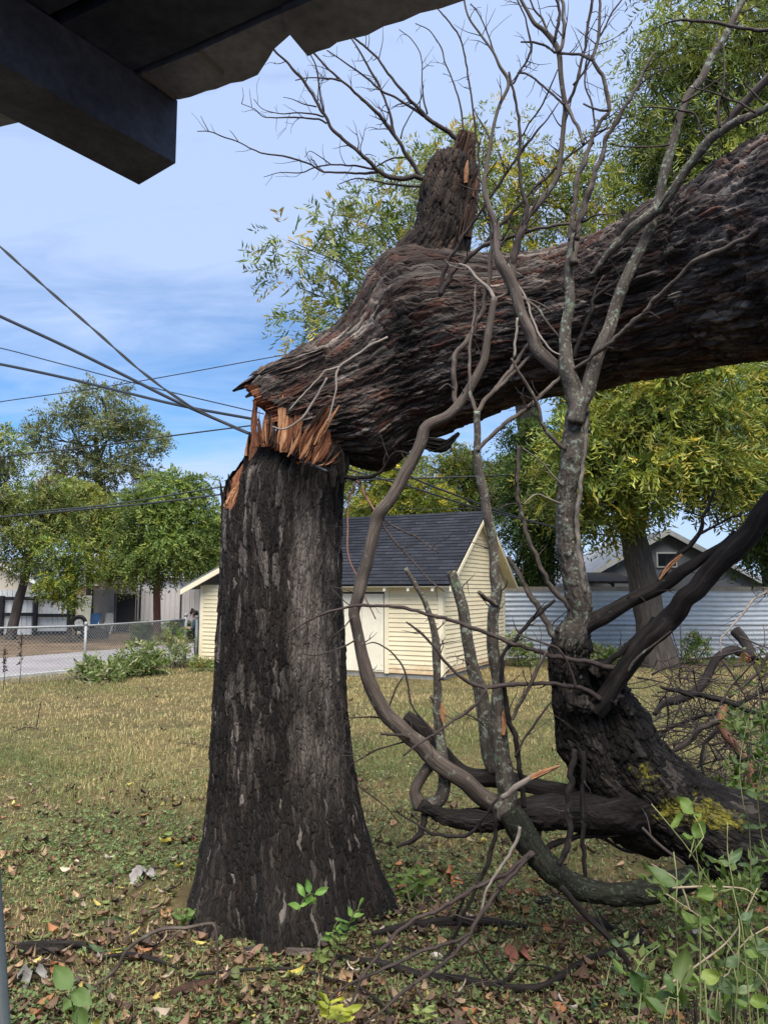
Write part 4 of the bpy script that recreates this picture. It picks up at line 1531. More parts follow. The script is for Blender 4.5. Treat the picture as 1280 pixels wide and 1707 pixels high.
lump = fbm(Q[:, None, :3].repeat(s_ + 1, 1).reshape(-1, 3) * 4 + D3.reshape(-1, 3) * 1.2, 3, 23)
rel = (0.022 * h1 + 0.010 * h2 + 0.05 * lump).reshape(n_, s_ + 1)
rel[:, -1] = rel[:, 0]
RR3 = Q[:, 3][:, None] + rel - .01
V = Q[:, None, :3] + D3 * RR3[..., None]
# ragged top: pull the last rows up and down
jag3 = 0.06 * fbm2(a3 * 6, a3 * 0, 3, 25) + 0.03 * fbm2(a3 * 22, a3 * 0, 2, 26)
jag3[-1] = jag3[0]
V[-14:] += (np.linspace(0, 1, 14)[:, None, None] * jag3[None, :, None]) * T3[-14:, None]
w = s_ + 1
i = np.arange(n_ - 1)[:, None] * w
j = np.arange(s_)[None]
q = np.stack([i + j, i + j + 1, i + j + 1 + w, i + j + w], -1).reshape(-1, 4)
Vf = np.concatenate([V.reshape(-1, 3), [Q[-1, :3] - T3[-1] * .05]])
cap = np.stack([(n_ - 1) * w + np.arange(s_), (n_ - 1) * w + np.arange(s_) + 1, np.full(s_, n_ * w)], 1)
uvs = np.concatenate([np.stack([np.repeat((a3 * .2)[None], n_, 0).ravel(), lv], 1), [[0, 0]]])
stub = mk('limb_stub', Vf, [q, cap], M['bark_stub'], tree, uv=uvs, attrs={'plate': np.append(hid * .7 + hid2 * .3, .2)})
for k, (cl, wp, Y, mt) in enumerate([
        ([(755, 310), (766, 268), (774, 240), (778, 220)], (40, 44, 36, 26), 4.48, 'wood_dark'),
        ([(776, 300), (782, 262), (785, 240), (787, 226)], (26, 22, 14, 4), 4.52, 'wood_dark'),
        ([(776, 306), (777, 286), (779, 270)], (6, 8, 3), 4.42, 'wood_pale'),
        ([(774, 396), (780, 350), (788, 310), (795, 285)], (22, 26, 22, 6), 4.48, 'wood_dark'),
        ([(770, 392), (776, 365), (780, 345)], (3, 5, 2), 4.44, 'wood_dark'),
        ([(764, 410), (766, 385), (772, 362)], (4, 4, 1), 4.44, 'wood_dark'),
        ([(788, 330), (793, 312), (795, 300)], (5, 6, 2), 4.42, 'wood'),
        ([(744, 300), (752, 270), (756, 258)], (24, 20, 6), 4.56, 'wood_dark')]):
    plank('splinter', cl, wp, Y, M[mt], 0.035, 0.4, 60 + k, stub, n=30)


# ------------------------------------------------------------------ branches
def branch(parent, name, pts, w0, w1, Y0, Y1, mat, rough=0.10, seed=0, twigs=0, tl=40, tmat=None, ws=None, sides=None):
    """a bare branch along photo pixels, at distances Y0..Y1; ws: widths per point"""
    pts = np.asarray(pts, float)
    d = np.concatenate([[0], np.cumsum(np.linalg.norm(np.diff(pts, axis=0), axis=1))])
    f = d / d[-1]
    W = np.asarray(ws, float) if ws is not None else w0 + (w1 - w0) * f
    if isinstance(Y0, (list, tuple)):
        Ys = np.interp(f, np.linspace(0, 1, len(Y0)), Y0)
    else:
        Ys = Y0 + (Y1 - Y0) * f
    P = np.array([at(x, y, yy) for (x, y), yy in zip(pts, Ys)])
    R = np.array([(0.46 if w_ < 14 else 0.5) * w_ * ax(p) / F for w_, p in zip(W, P)])
    m = int(np.clip(d[-1] / 5, 8, 140))
    Q = catmull(np.concatenate([P, R[:, None]], 1), m)
    wmax = W.max()
    # small kinks so that no branch runs dead smooth
    k_ = np.linspace(0, d[-1] / 28, m)
    T_ = np.gradient(Q[:, :3], axis=0)
    T_ /= np.linalg.norm(T_, axis=1)[:, None] + 1e-9
    kf = 0.6 if wmax > 14 else 1.5
    off = np.stack([fbm2(k_ * kf + seed * 3.3 + c * 9, k_ * 0 + c, 2 if wmax > 14 else 3, 200 + seed % 50) for c in range(3)], 1)
    off -= T_ * (off * T_).sum(1)[:, None]          # sideways only
    Q[:, :3] += off * ((0.35 if wmax > 14 else 0.75) * 2 * np.abs(Q[:, 3]) * np.clip(np.minimum(np.arange(m), np.arange(m)[::-1]) / 3, 0, 1))[:, None]
    knots = 1 + (0.14 if wmax > 14 else 0.26) * np.maximum(0, fbm2(k_ * (0.45 if wmax > 14 else 1.3) + seed, k_ * 0 + 6, 2, 260)) * 2
    sd = sides or int(np.clip(wmax * 0.9, 6, 30))
    Rq = np.maximum(Q[:, 3], 0.0012) * knots
    V, fs, uv = tube(Q[:, :3], Rq, sd, rough=(rough * 1.5 if wmax < 14 else rough * .8) if wmax > 4 else 0.10, seed=seed)
    o = mk(name, V, fs, mat, parent, uv=uv)
    if twigs:
        rg = np.random.default_rng(seed + 900)
        twigs = int(twigs * 2.4 + 1)
        for _ in range(twigs):
            k = int(rg.uniform(0.15, 0.97) * (m - 1))
            p0 = Q[k, :3]
            tdir = Q[min(k + 1, m - 1), :3] - Q[k - 1, :3]
            tdir /= np.linalg.norm(tdir) + 1e-9
            rv = rg.normal(size=3)
            rv -= tdir * np.dot(rv, tdir)
            rv /= np.linalg.norm(rv)
            dr_ = tdir * rg.uniform(.4, 1.1) + rv
            dr_ /= np.linalg.norm(dr_)
            ln = tl * rg.uniform(.35, 1.2) * ax(p0) / F
            c = [p0]
            for s_ in range(4):
                dr_ = dr_ + rg.normal(size=3) * .22 + np.array([0, 0, .06])
                dr_ /= np.linalg.norm(dr_)
                c.append(c[-1] + dr_ * ln / 4)
            r0 = min(max(Q[k, 3] * .45, .0016), .0045)
            b = MB()
            b.tube(catmull(c, 9), np.linspace(r0, .0009, 9), 5)
            b.build('twig', tmat or mat, o, smooth=True, uv=True)
            if rg.random() < .55:
                e = c[2]
                dd = dr_ + rg.normal(size=3) * .6
                dd /= np.linalg.norm(dd)
                b = MB()
                b.tube(catmull([e, e + dd * ln * .2, e + dd * ln * .4 + rg.normal(size=3) * ln * .05], 5), np.linspace(r0 * .6, .0008, 5), 5)
                b.build('twig', tmat or mat, o, smooth=True, uv=True)
    return o


TW, BR, LI, DK, GN, PL, RD = (M[k] for k in ('bark_twig', 'bark_branch', 'bark_lichen', 'bark_dark', 'bark_green', 'bark_pale', 'bark_red'))
# sky branches behind the snapped limb
for k, (pts, w0, w1, Ya, Yb, tw) in enumerate([
    ([(716, 300), (704, 296), (661, 296), (632, 287), (614, 271), (586, 243), (557, 218), (540, 193), (523, 162), (504, 134), (476, 102), (457, 83), (438, 58)], 9, 3, 4.78, 4.5, 5),
    ([(632, 287), (576, 289), (539, 285), (507, 270), (470, 260), (439, 256), (398, 237), (367, 226), (348, 219), (329, 219)], 4.5, 1.5, 4.76, 4.4, 3),
    ([(348, 219), (339, 202), (335, 193)], 1.8, 1, 4.42, 4.4, 0),
    ([(398, 237), (390, 225), (383, 217)], 1.8, 1, 4.5, 4.5, 0),
    ([(623, 282), (586, 276), (551, 274), (520, 281), (504, 288), (467, 288), (440, 295)], 4, 1, 4.76, 4.6, 3),
    ([(551, 274), (535, 262), (517, 252), (508, 262)], 2.4, 1, 4.72, 4.6, 0),
    ([(545, 206), (532, 200), (495, 195), (470, 196), (440, 195), (423, 181), (403, 173)], 3.6, 1.2, 4.7, 4.5, 2),
    ([(403, 173), (406, 160), (404, 146)], 1.5, .8, 4.5, 4.5, 0),
    ([(540, 195), (520, 190), (495, 188), (470, 190), (439, 182), (423, 165)], 3, 1, 4.69, 4.6, 2),
    ([(420, 178), (417, 160), (416, 148)], 1.5, .8, 4.6, 4.6, 0),
    ([(528, 178), (508, 174), (486, 165), (472, 162)], 2.6, 1, 4.68, 4.6, 0),
    ([(539, 187), (536, 165), (532, 143), (526, 109), (516, 88)], 3.5, 2, 4.7, 4.6, 2),
    ([(712, 302), (700, 293), (676, 256), (657, 224), (632, 193), (601, 162), (570, 135), (545, 112), (525, 90), (505, 66)], 7, 3, 4.8, 4.6, 4),
    ([(657, 224), (651, 190), (636, 152), (620, 121), (601, 87), (583, 60)], 5, 2.5, 4.78, 4.7, 3),
    ([(568, 135), (539, 130), (514, 130), (492, 134)], 3, 1.2, 4.65, 4.6, 2),
    ([(700, 311), (661, 308), (620, 301), (592, 298), (565, 307)], 4, 1.5, 4.85, 4.8, 3),
    ([(676, 263), (655, 264), (628, 277)], 2.5, 2.5, 4.8, 4.76, 0),
    ([(768, 236), (759, 229), (735, 212), (712, 197), (677, 160), (640, 115), (626, 93), (592, 65), (560, 48)], 8, 2.5, 4.62, 4.5, 4),
    ([(712, 197), (685, 179), (655, 160), (632, 148), (598, 120), (545, 84)], 5, 2, 4.6, 4.5, 3),
    ([(712, 190), (704, 150), (702, 95), (685, 65), (665, 49)], 3.2, 1.3, 4.6, 4.55, 2),
    ([(668, 232), (672, 215), (685, 190), (702, 165), (706, 140)], 2.6, 1.4, 4.8, 4.6, 0),
    ([(774, 228), (767, 180), (755, 135), (740, 102), (736, 82), (717, 52), (692, 39)], 4, 1.5, 4.6, 4.55, 2),
]):
    branch(tree, 'branch', pts, w0, w1, Ya, Yb, TW, seed=k + 1, twigs=tw, tl=45)
for k, (pts, w0, w1, Y) in enumerate([
    ([(646, 562), (618, 576), (602, 587), (565, 613), (559, 652), (546, 705)], 5, 3, 4.22),
    ([(570, 610), (545, 618), (537, 626), (506, 657), (482, 684)], 4, 2.5, 4.30),
    ([(545, 630), (528, 661), (506, 696), (490, 708), (471, 716), (454, 711)], 5, 3.5, 4.34)]):
    branch(tree, 'bark_strip', pts, w0, w1, Y, Y - .02, PL, seed=300 + k)
for k, (pts, w0, w1, mt) in enumerate([
    ([(560, 790), (571, 795), (596, 796), (619, 794), (636, 785), (652, 762), (664, 752), (700, 762)], 9, 3, DK),
    ([(592, 797), (600, 808), (610, 827), (624, 849), (628, 862)], 5, 3.5, RD),
    ([(596, 798), (590, 810), (582, 832), (579, 877), (582, 928), (596, 962), (607, 993), (626, 1032)], 3.5, 2, RD)]):
    branch(tree, 'branch', pts, w0, w1, 4.75, 4.35, mt, seed=320 + k, twigs=2, tl=50, tmat=TW)

# ------------------------------------------------------------------ the big fallen limb, lower right
limb = thing('fallen_limb', ground(1420, 1560), 'dark mossy fallen limb at the lower right with bare upright branches and yellow lichen', 'tree limb')


def big_limb(name, pts, Ys, ws, mat, cellw, cellh, amp, seed, sides=200, lich=None, parent=limb):
    P = np.array([np.append(at(x, y, yy), 0.5 * w_) for (x, y), yy, w_ in zip(pts, Ys, ws)])
    P[:, 3] = [0.5 * w_ * ax(p) / F for w_, p in zip(ws, P)]
    d = np.concatenate([[0], np.cumsum(np.linalg.norm(np.diff(P[:, :3], axis=0), axis=1))])
    m = int(d[-1] / 0.007)
    Q = catmull(P, m)
    T, N, B = frames(Q[:, :3])
    a = np.linspace(0, 2 * np.pi, sides + 1)
    L = np.concatenate([[0], np.cumsum(np.linalg.norm(np.diff(Q[:, :3], axis=0), axis=1))])
    D = np.cos(a)[None, :, None] * N[:, None] + np.sin(a)[None, :, None] * B[:, None]
    per = max(8, int(2 * np.pi * P[:, 3].max() / cellw))
    uc = np.repeat((a / (2 * np.pi) * per)[None], m, 0).ravel()
    lv = np.repeat(L[:, None], sides + 1, 1).ravel()
    h1, i1, _ = bark_relief(uc, lv / cellh, per, seed)
    h2, i2, _ = bark_relief(uc * 2, lv / cellh * 2.4, per * 2, seed + 1)
    pp = (Q[:, None, :3] + D * Q[:, None, 3:]).reshape(-1, 3)
    lump = fbm(pp * 6, 3, seed + 2)
    rel = (amp * h1 + amp * .5 * h2 + Q[:, 3].max() * .22 * lump.reshape(-1)).reshape(m, sides + 1)
    rel[:, -1] = rel[:, 0]
    V = (Q[:, None, :3] + D * (Q[:, 3][:, None] + rel - amp * .5)[..., None]).reshape(-1, 3)
    w = sides + 1
    i = np.arange(m - 1)[:, None] * w
    j = np.arange(sides)[None]
    q = np.stack([i + j, i + j + 1, i + j + 1 + w, i + j + w], -1).reshape(-1, 4)
    n0 = len(V)
    V = np.concatenate([V, [Q[0, :3], Q[-1, :3]]])
    jj = np.arange(sides)
    caps = [np.stack([jj + 1, jj, np.full(sides, n0)], 1), np.stack([(m - 1) * w + jj, (m - 1) * w + jj + 1, np.full(sides, n0 + 1)], 1)]
    uv = np.concatenate([np.stack([np.repeat((a * Q[:, 3].max())[None], m, 0).ravel(), lv], 1), [[0, 0], [0, 0]]])
    at_ = {'plate': np.append(i1 * .7 + i2 * .3, [0.2, 0.2])}
    if lich is not None:
        at_['lichen'] = lich(V)
    return mk(name, V, [q] + caps, mat, parent, uv=uv, attrs=at_)


LC = at(1120, 1330, 3.75)
LC2 = at(1190, 1370, 3.75)


def lichen_w(V):
    a = np.exp(-(((V - LC) / [.30, .4, .19]) ** 2).sum(1))
    b_ = np.exp(-(((V - LC2) / [.42, .4, .16]) ** 2).sum(1))
    return np.clip(1.08 * np.maximum(a, b_) + .45 * fbm(V * 11, 3, 5) - .02, 0, 1.1)


big_limb('limb', [(1700, 1640), (1520, 1560), (1400, 1490), (1290, 1428), (1200, 1388), (1120, 1340), (1060, 1278), (1022, 1212), (996, 1150), (985, 1105)],
         [3.5, 3.7, 3.9, 4.05, 4.12, 4.2, 4.22, 4.22, 4.2, 4.2], [150, 150, 148, 138, 136, 132, 124, 108, 84, 50], M['bark_mossy'], .05, .10, .020, 31, 260, lichen_w)
big_limb('stem', [(958, 1180), (949, 1140), (947, 1095), (955, 1060), (965, 1030), (964, 1000), (957, 960), (948, 915), (943, 870), (944, 830), (950, 785), (958, 735), (962, 690), (957, 650)],
         np.linspace(4.06, 3.72, 14), [40, 44, 46, 48, 42, 41, 38, 38, 34, 32, 36, 38, 34, 14], LI, .03, .07, .006, 41, 90)
big_limb('stem', [(1110, 1380), (1060, 1345), (1015, 1300), (985, 1255), (961, 1195), (948, 1140), (947, 1095), (953, 1068), (961, 1048)], [4.34, 4.30, 4.24, 4.19, 4.12, 4.07, 4.03, 4.0, 3.98], [110, 118, 108, 90, 72, 62, 59, 55, 42], M['bark_mossy'], .045, .10, .016, 43, 160)
big_limb('side_limb', [(1080, 1330), (1020, 1345), (955, 1353), (912, 1354), (876, 1354), (833, 1364), (786, 1366), (750, 1363), (721, 1353), (700, 1342)],
         np.linspace(4.2, 4.0, 10), [110, 90, 62, 56, 50, 40, 34, 32, 29, 26], DK, .03, .07, .008, 45, 110)
big_limb('side_limb', [(850, 1352), (861, 1371), (883, 1407), (904, 1436), (930, 1461), (965, 1479), (1012, 1490), (1055, 1490), (1102, 1479), (1160, 1462)], np.linspace(3.95, 3.85, 10),
         [36, 42, 42, 40, 40, 34, 30, 34, 38, 40], GN, .025, .05, .007, 47, 80)
for k, (x, y, r, Y) in enumerate([(1000, 1118, 20, 4.02), (1020, 1160, 17, 3.98), (1035, 1150, 15, 4.1), (965, 1172, 22, 3.95), (1045, 1185, 14, 4.05), (948, 1055, 22, 3.98)]):
    c = at(x, y, Y)
    rm = r * ax(c) / F
    n = 26
    th, ph = np.meshgrid(np.linspace(0, np.pi, n), np.linspace(0, 2 * np.pi, n + 1)[:-1], indexing='ij')
    D = np.stack([np.sin(th) * np.cos(ph), np.sin(th) * np.sin(ph), np.cos(th)], -1).reshape(-1, 3)
    rr = rm * .82 * (1 + .9 * fbm(D * 2.3 + k * 5, 4, 55))
    i, j = np.meshgrid(np.arange(n - 1), np.arange(n), indexing='ij')
    q = np.stack([i * n + j, (i + 1) * n + j, (i + 1) * n + (j + 1) % n, i * n + (j + 1) % n], -1).reshape(-1, 4)
    mk('burl', c + D * rr[:, None], q, M['bark_mossy'], limb, uv=np.stack([ph.ravel() * .05, th.ravel() * .05], 1), attrs={'plate': np.full(n * n, .4)})

BL = [
    # mat, pts, widths, Y start, Y end, twigs
    (LI, [(964, 690), (958, 665), (953, 637), (946, 609), (944, 571), (946, 534), (949, 496), (951, 459), (952, 430), (955, 400), (960, 372)], (32, 28, 26, 24, 20, 18, 17, 17, 16, 15, 13), 3.72, 3.6, 3),
    (BR, [(956, 440), (960, 405), (965, 370), (970, 340)], (12, 11, 9, 7), 3.58, 3.6, 2),
    (LI, [(958, 705), (966, 682), (977, 656), (985, 631), (996, 599), (1007, 567), (1021, 534), (1028, 506), (1037, 477), (1049, 449), (1062, 425), (1082, 387), (1101, 323), (1115, 258), (1127, 216), (1141, 173), (1164, 136), (1185, 98), (1209, 59), (1223, 30), (1242, -10)],
     (26, 27, 25, 24, 23, 22, 20, 19, 19, 18, 17, 16, 14, 14, 13, 13, 12, 12, 12, 12, 11), 3.70, 3.35, 6),
    (BR, [(957, 652), (943, 622), (932, 614), (920, 607), (900, 585), (887, 555), (872, 527), (860, 487), (848, 462), (834, 440), (827, 420), (826, 380), (815, 345), (806, 315), (808, 290), (817, 240), (830, 180), (847, 140), (832, 110), (820, 85), (800, 57), (780, 27), (770, -15)],
     (24, 23, 22, 22, 22, 20, 19, 18, 19, 18, 14, 12, 10, 9, 8, 6.5, 6, 6, 5, 4.5, 4, 3.5, 3), 3.72, 3.85, 6),
    (TW, [(824, 90), (812, 55), (797, 22), (784, 6)], (3, 2.5, 2, 1.5), 3.84, 3.84, 1),
    (TW, [(847, 142), (856, 138), (870, 112), (884, 82), (877, 37), (874, 25), (860, -4)], (4, 4, 3.6, 3.5, 3, 2.8, 2.4), 3.83, 3.7, 3),
    (TW, [(852, 455), (860, 425), (870, 385), (877, 352), (874, 330), (866, 300), (866, 250), (866, 215), (860, 180), (852, 140), (848, 120)], (13, 12, 11, 9, 7, 6, 6, 5.5, 5, 4, 3), 3.83, 3.7, 4),
    (TW, [(733, 495), (737, 475), (747, 435), (757, 418), (780, 382), (812, 335), (865, 257), (877, 240), (910, 200), (931, 171)], (7, 7, 7, 6.5, 6, 5.5, 4.5, 4, 3, 2), 4.1, 3.75, 3),
    (TW, [(734, 492), (745, 468), (755, 452), (778, 432), (805, 408), (820, 392), (880, 325), (930, 277), (980, 235), (1015, 212)], (8, 8, 8, 7.5, 7, 6, 5, 4.5, 3.5, 2), 4.08, 3.7, 4),
    (BR, [(805, 410), (830, 402), (862, 391), (920, 377), (967, 370), (997, 357), (1032, 360)], (7, 6.5, 6, 5.5, 4.5, 3, 1.6), 3.95, 3.5, 2),
    (BR, [(848, 470), (852, 450), (862, 405), (872, 385), (880, 360), (897, 340), (915, 317), (930, 292), (936, 250), (940, 200), (942, 178), (935, 131), (931, 90), (920, 67), (905, 50), (890, 39), (877, 15), (864, -8)], (15, 14, 13, 12, 11, 11, 10.5, 10, 9, 9, 9, 9, 9, 9, 8, 7, 6, 5), 3.82, 3.75, 5),
    (TW, [(924, 69), (931, 34), (932, 13), (922, -10)], (5, 5, 4.5, 4), 3.75, 3.7, 1),
    (BR, [(931, 88), (938, 64), (939, 34), (934, -10)], (7, 6.5, 6, 5.5), 3.75, 3.78, 1),
    (TW, [(912, 54), (903, 32), (888, 11), (880, -8)], (4.5, 4, 3.5, 3), 3.75, 3.8, 1),
    (TW, [(942, 180), (954, 157), (963, 127), (971, 92), (978, 56), (983, 24), (990, -10)], (6.5, 6, 5.5, 5, 5, 4.5, 4), 3.76, 3.7, 3),
    (TW, [(955, 142), (974, 118), (989, 88), (995, 71), (1006, 49), (1019, 22), (1040, -6)], (4, 3.8, 3.6, 3.4, 3, 2.6, 2), 3.72, 3.6, 2),
    (BR, [(950, 402), (956, 350), (962, 307), (972, 267), (985, 232), (1000, 205), (1014, 186), (1014, 165), (1004, 127), (989, 101), (991, 82), (998, 47), (999, -8)], (10, 9, 8.5, 8, 7.5, 7, 7, 7, 6.5, 6, 5.5, 5, 4.5), 3.6, 3.5, 4),
    (BR, [(972, 240), (967, 219), (954, 197), (945, 176)], (6, 6, 6, 6.5), 3.58, 3.75, 0),
    (BR, [(960, 400), (966, 365), (977, 335), (987, 300), (1000, 265), (1010, 232), (1025, 206), (1047, 169), (1062, 144), (1074, 116), (1089, 88)], (11, 10, 9, 8.5, 8, 7.5, 7, 6.5, 6, 5.5, 4.5), 3.58, 3.4, 4),
    (TW, [(1062, 146), (1079, 131), (1103, 116)], (3, 2.6, 1.5), 3.45, 3.4, 1),
    (TW, [(935, 89), (954, 90), (971, 92), (989, 101)], (5, 4.5, 4.5, 5), 3.74, 3.52, 1),
    (TW, [(868, 70), (905, 74), (925, 88)], (3, 3.5, 4), 3.9, 3.75, 1),
    (TW, [(862, 122), (875, 122), (896, 137), (912, 150), (940, 175)], (3, 3.2, 3.6, 4, 4.5), 3.9, 3.76, 1),
    (TW, [(860, 240), (885, 202), (905, 172), (929, 116)], (2.5, 3, 3, 2), 3.95, 3.8, 1),
    (TW, [(980, 90), (974, 120), (976, 145), (985, 170), (990, 200), (988, 240)], (3.5, 3.2, 3, 3, 3, 3), 3.6, 3.55, 2),
    (TW, [(972, 173), (985, 180), (1000, 184), (1014, 184)], (3, 3.6, 4, 4.5), 3.6, 3.5, 0),
    (TW, [(794, 355), (797, 300), (798, 240), (794, 237), (789, 190), (781, 135), (770, 75), (755, 45), (729, 14)], (4.5, 4.5, 4.2, 4.2, 4, 3.6, 3, 2.6, 1.8), 4.2, 4.1, 3),
    (TW, [(820, 240), (808, 215), (796, 195), (790, 182)], (3, 2.6, 2.2, 2), 4.0, 4.1, 1),
    # lying on the fallen trunk and crossing it
    (LI, [(985, 458), (1017, 420), (1050, 385), (1085, 356), (1101, 342), (1120, 316), (1145, 281), (1171, 248), (1199, 220), (1223, 204), (1256, 192), (1284, 176), (1345, 140)], (5, 13, 17, 18, 17, 16, 15, 15, 14, 14, 13, 13, 13), 3.66, 3.0, 4),
    (BR, [(1199, 222), (1213, 202), (1246, 165), (1284, 124), (1340, 70)], (12, 14, 14, 15, 15), 3.25, 3.0, 2),
    (TW, [(1178, 235), (1167, 211), (1157, 192), (1134, 184), (1099, 179), (1063, 179)], (4, 4, 4, 3.5, 2.8, 1.6), 3.28, 3.3, 1),
    (TW, [(1258, 188), (1232, 173), (1206, 161), (1171, 151), (1138, 142)], (4.5, 4, 3.5, 2.5, 1.5), 3.1, 3.2, 1),
    (TW, [(1274, 175), (1251, 152), (1235, 131)], (3.5, 3, 2), 3.1, 3.1, 1),
    (TW, [(1199, 213), (1197, 173), (1206, 141), (1206, 94), (1204, 70)], (4, 3.6, 3.2, 2.8, 2), 3.2, 3.25, 1),
    (TW, [(1360, 56), (1280, 50), (1246, 48), (1218, 43), (1181, 36), (1143, 33), (1115, 37), (1089, 49)], (7, 6.5, 6, 5.5, 5, 4.5, 3, 1.6), 2.9, 3.1, 2),
    (BR, [(1138, 171), (1171, 150), (1213, 122)], (4, 3.4, 2), 3.36, 3.2, 0),
    (TW, [(1115, 241), (1082, 245), (1040, 244), (1020, 240)], (3.6, 3.2, 2.6, 2), 3.36, 3.4, 0),
    (BR, [(951, 618), (977, 601), (1000, 584), (1021, 567), (1045, 549), (1066, 528), (1082, 509), (1122, 471), (1164, 434), (1231, 404), (1284, 368), (1350, 322)], (7, 7.5, 8, 8.5, 9, 9.5, 9, 9, 9, 9, 9, 9), 3.68, 2.75, 3),
    (DK, [(955, 598), (970, 552), (985, 515), (989, 500), (1011, 481), (1034, 464), (1052, 448)], (8, 8, 7.5, 7, 6, 5, 4), 3.7, 3.6, 2),
    (BR, [(988, 498), (996, 477), (1006, 459)], (4, 3.6, 2), 3.65, 3.6, 0),
    (PL, [(846, 440), (855, 462), (875, 495), (887, 532), (902, 565), (920, 585), (937, 593)], (3, 3.6, 4, 4, 4, 3.6, 3), 3.8, 3.66, 0),
    (BR, [(870, 495), (895, 515), (910, 535), (936, 568)], (5, 5, 4.5, 3), 3.75, 3.7, 0),
    (BR, [(872, 497), (900, 507), (922, 523)], (4, 3.6, 2.6), 3.78, 3.8, 0),
    # long curved branch left of centre
    (BR, [(885, 1385), (868, 1366), (840, 1346), (800, 1325), (770, 1300), (730, 1274), (700, 1245), (665, 1210), (640, 1180), (615, 1130), (600, 1080), (590, 1032), (596, 1008), (607, 965), (615, 930), (622, 893), (628, 862), (650, 830), (680, 780), (699, 740), (707, 715), (720, 704), (745, 692), (762, 675), (780, 652), (795, 627), (805, 600), (811, 570), (815, 540), (820, 515), (824, 497)],
     (40, 36, 32, 30, 28, 28, 27, 26, 25, 23, 20, 19, 20, 21, 20, 20, 22, 20, 19, 18, 17, 17, 16, 16, 15, 14, 13, 13, 13, 12, 11), [4.16, 4.02, 3.95, 3.9, 3.85, 3.82, 3.8, 3.78, 3.75], 3.75, 6),
    (BR, [(760, 676), (757, 650), (756, 620), (761, 590), (772, 575), (787, 552), (802, 520), (810, 490), (816, 457), (818, 430), (820, 400), (817, 360), (805, 312), (796, 295)], (9, 9, 9, 10, 10, 9.5, 9, 8, 8, 7, 6, 5, 4, 3.5), 3.8, 3.85, 2),
    (PL, [(824, 499), (815, 482), (797, 465), (780, 447), (765, 440)], (8, 7, 6, 5, 4), 3.76, 3.9, 1),
    (BR, [(824, 498), (834, 494), (846, 487), (862, 482)], (7, 6, 6, 5), 3.76, 3.8, 0),
    (TW, [(636, 864), (661, 880), (692, 894), (714, 911), (733, 922)], (4.5, 4, 3.4, 2.8, 2), 3.84, 3.7, 1),
    (TW, [(636, 868), (640, 876), (658, 903), (689, 937), (714, 965), (740, 986)], (4.5, 4.5, 4, 3.5, 2.8, 1.8), 3.84, 3.65, 1),
    (TW, [(690, 553), (730, 545), (757, 650), (745, 640), (730, 651)][2:], (3, 3, 4), 3.8, 3.78, 0),
    # upright branches in the middle
    (LI, [(843, 1365), (842, 1297), (837, 1256), (831, 1201), (828, 1139), (823, 1073), (823, 1029), (826, 994), (826, 960), (823, 917), (816, 875), (807, 832), (799, 799), (796, 762), (796, 720), (795, 685)], (33, 31, 28, 26, 22, 19, 18, 17, 16.5, 16, 15, 15, 14, 13, 12.5, 12), 4.05, 3.7, 4),
    (BR, [(795, 690), (785, 660), (782, 620), (784, 575), (790, 532), (792, 475)], (8, 7, 6, 5, 5, 4), 3.7, 3.85, 1),
    (BR, [(795, 688), (805, 677), (825, 650), (855, 612), (882, 572)], (9, 9, 8.5, 8, 7), 3.7, 3.85, 0),
    (BR, [(822, 655), (835, 642), (865, 612), (892, 586)], (7, 7, 6.5, 6), 3.74, 3.8, 0),
    (BR, [(796, 752), (805, 740), (840, 707), (892, 670), (927, 635), (938, 622)], (8, 8, 8, 8, 7, 6), 3.72, 3.7, 1),
    (BR, [(942, 748), (927, 737), (905, 710), (892, 667), (867, 625), (852, 597)], (8, 7, 6.5, 6, 5.5, 4.5), 3.74, 3.6, 1),
    (PL, [(857, 596), (859, 560), (862, 530)], (5, 5, 4), 3.62, 3.62, 0),
    (BR, [(950, 1016), (940, 1004), (909, 960), (888, 915), (867, 853), (861, 805), (864, 743)], (9, 9, 8.5, 8, 7.5, 7, 6), 3.92, 3.8, 2),
    (PL, [(938, 808), (933, 806), (902, 771), (871, 747)], (3, 3, 2.5, 1.6), 3.75, 3.6, 0),
    (PL, [(977, 690), (976, 720), (971, 757), (964, 832), (961, 874), (967, 936), (974, 988)], (6, 8, 8, 8, 8, 9, 7), 3.70, 3.86, 0),
    (PL, [(935, 840), (915, 832), (893, 824), (872, 840)], (3.5, 3, 2.6, 1.6), 3.75, 3.6, 0),
    (LI, [(822, 1287), (813, 1244), (810, 1205), (807, 1174), (801, 1150), (789, 1107), (779, 1068), (770, 1022), (761, 985), (752, 952)], (20, 22, 24, 24, 23, 21, 20, 19, 17, 15), 4.2, 4.1, 2),
    (BR, [(828, 1010), (815, 1000), (798, 987)], (10, 9, 8), 3.85, 3.75, 0),
    (LI, [(712, 1342), (731, 1333), (743, 1311), (741, 1278), (735, 1241), (731, 1211), (729, 1174), (729, 1128), (729, 1083), (726, 1058), (718, 1028), (706, 998), (691, 973), (676, 947)], (22, 22, 21, 20, 18, 16, 14, 13, 14, 12, 10, 9.5, 9, 7), 4.08, 3.9, 3),
    (BR, [(700, 1345), (694, 1336), (691, 1318), (703, 1294), (721, 1272), (735, 1256)], (24, 22, 19, 18, 18, 17), 4.05, 4.0, 0),
    (DK, [(676, 1194), (694, 1211), (712, 1232), (737, 1256), (758, 1278), (785, 1295), (828, 1302), (865, 1308), (900, 1314), (960, 1330)], (22, 26, 26, 26, 26, 26, 26, 26, 26, 28), 4.15, 4.25, 2),
    (BR, [(740, 1195), (730, 1180), (724, 1166), (718, 1160)], (11, 9, 8, 6), 4.0, 4.0, 0),
    # black diagonals to the right
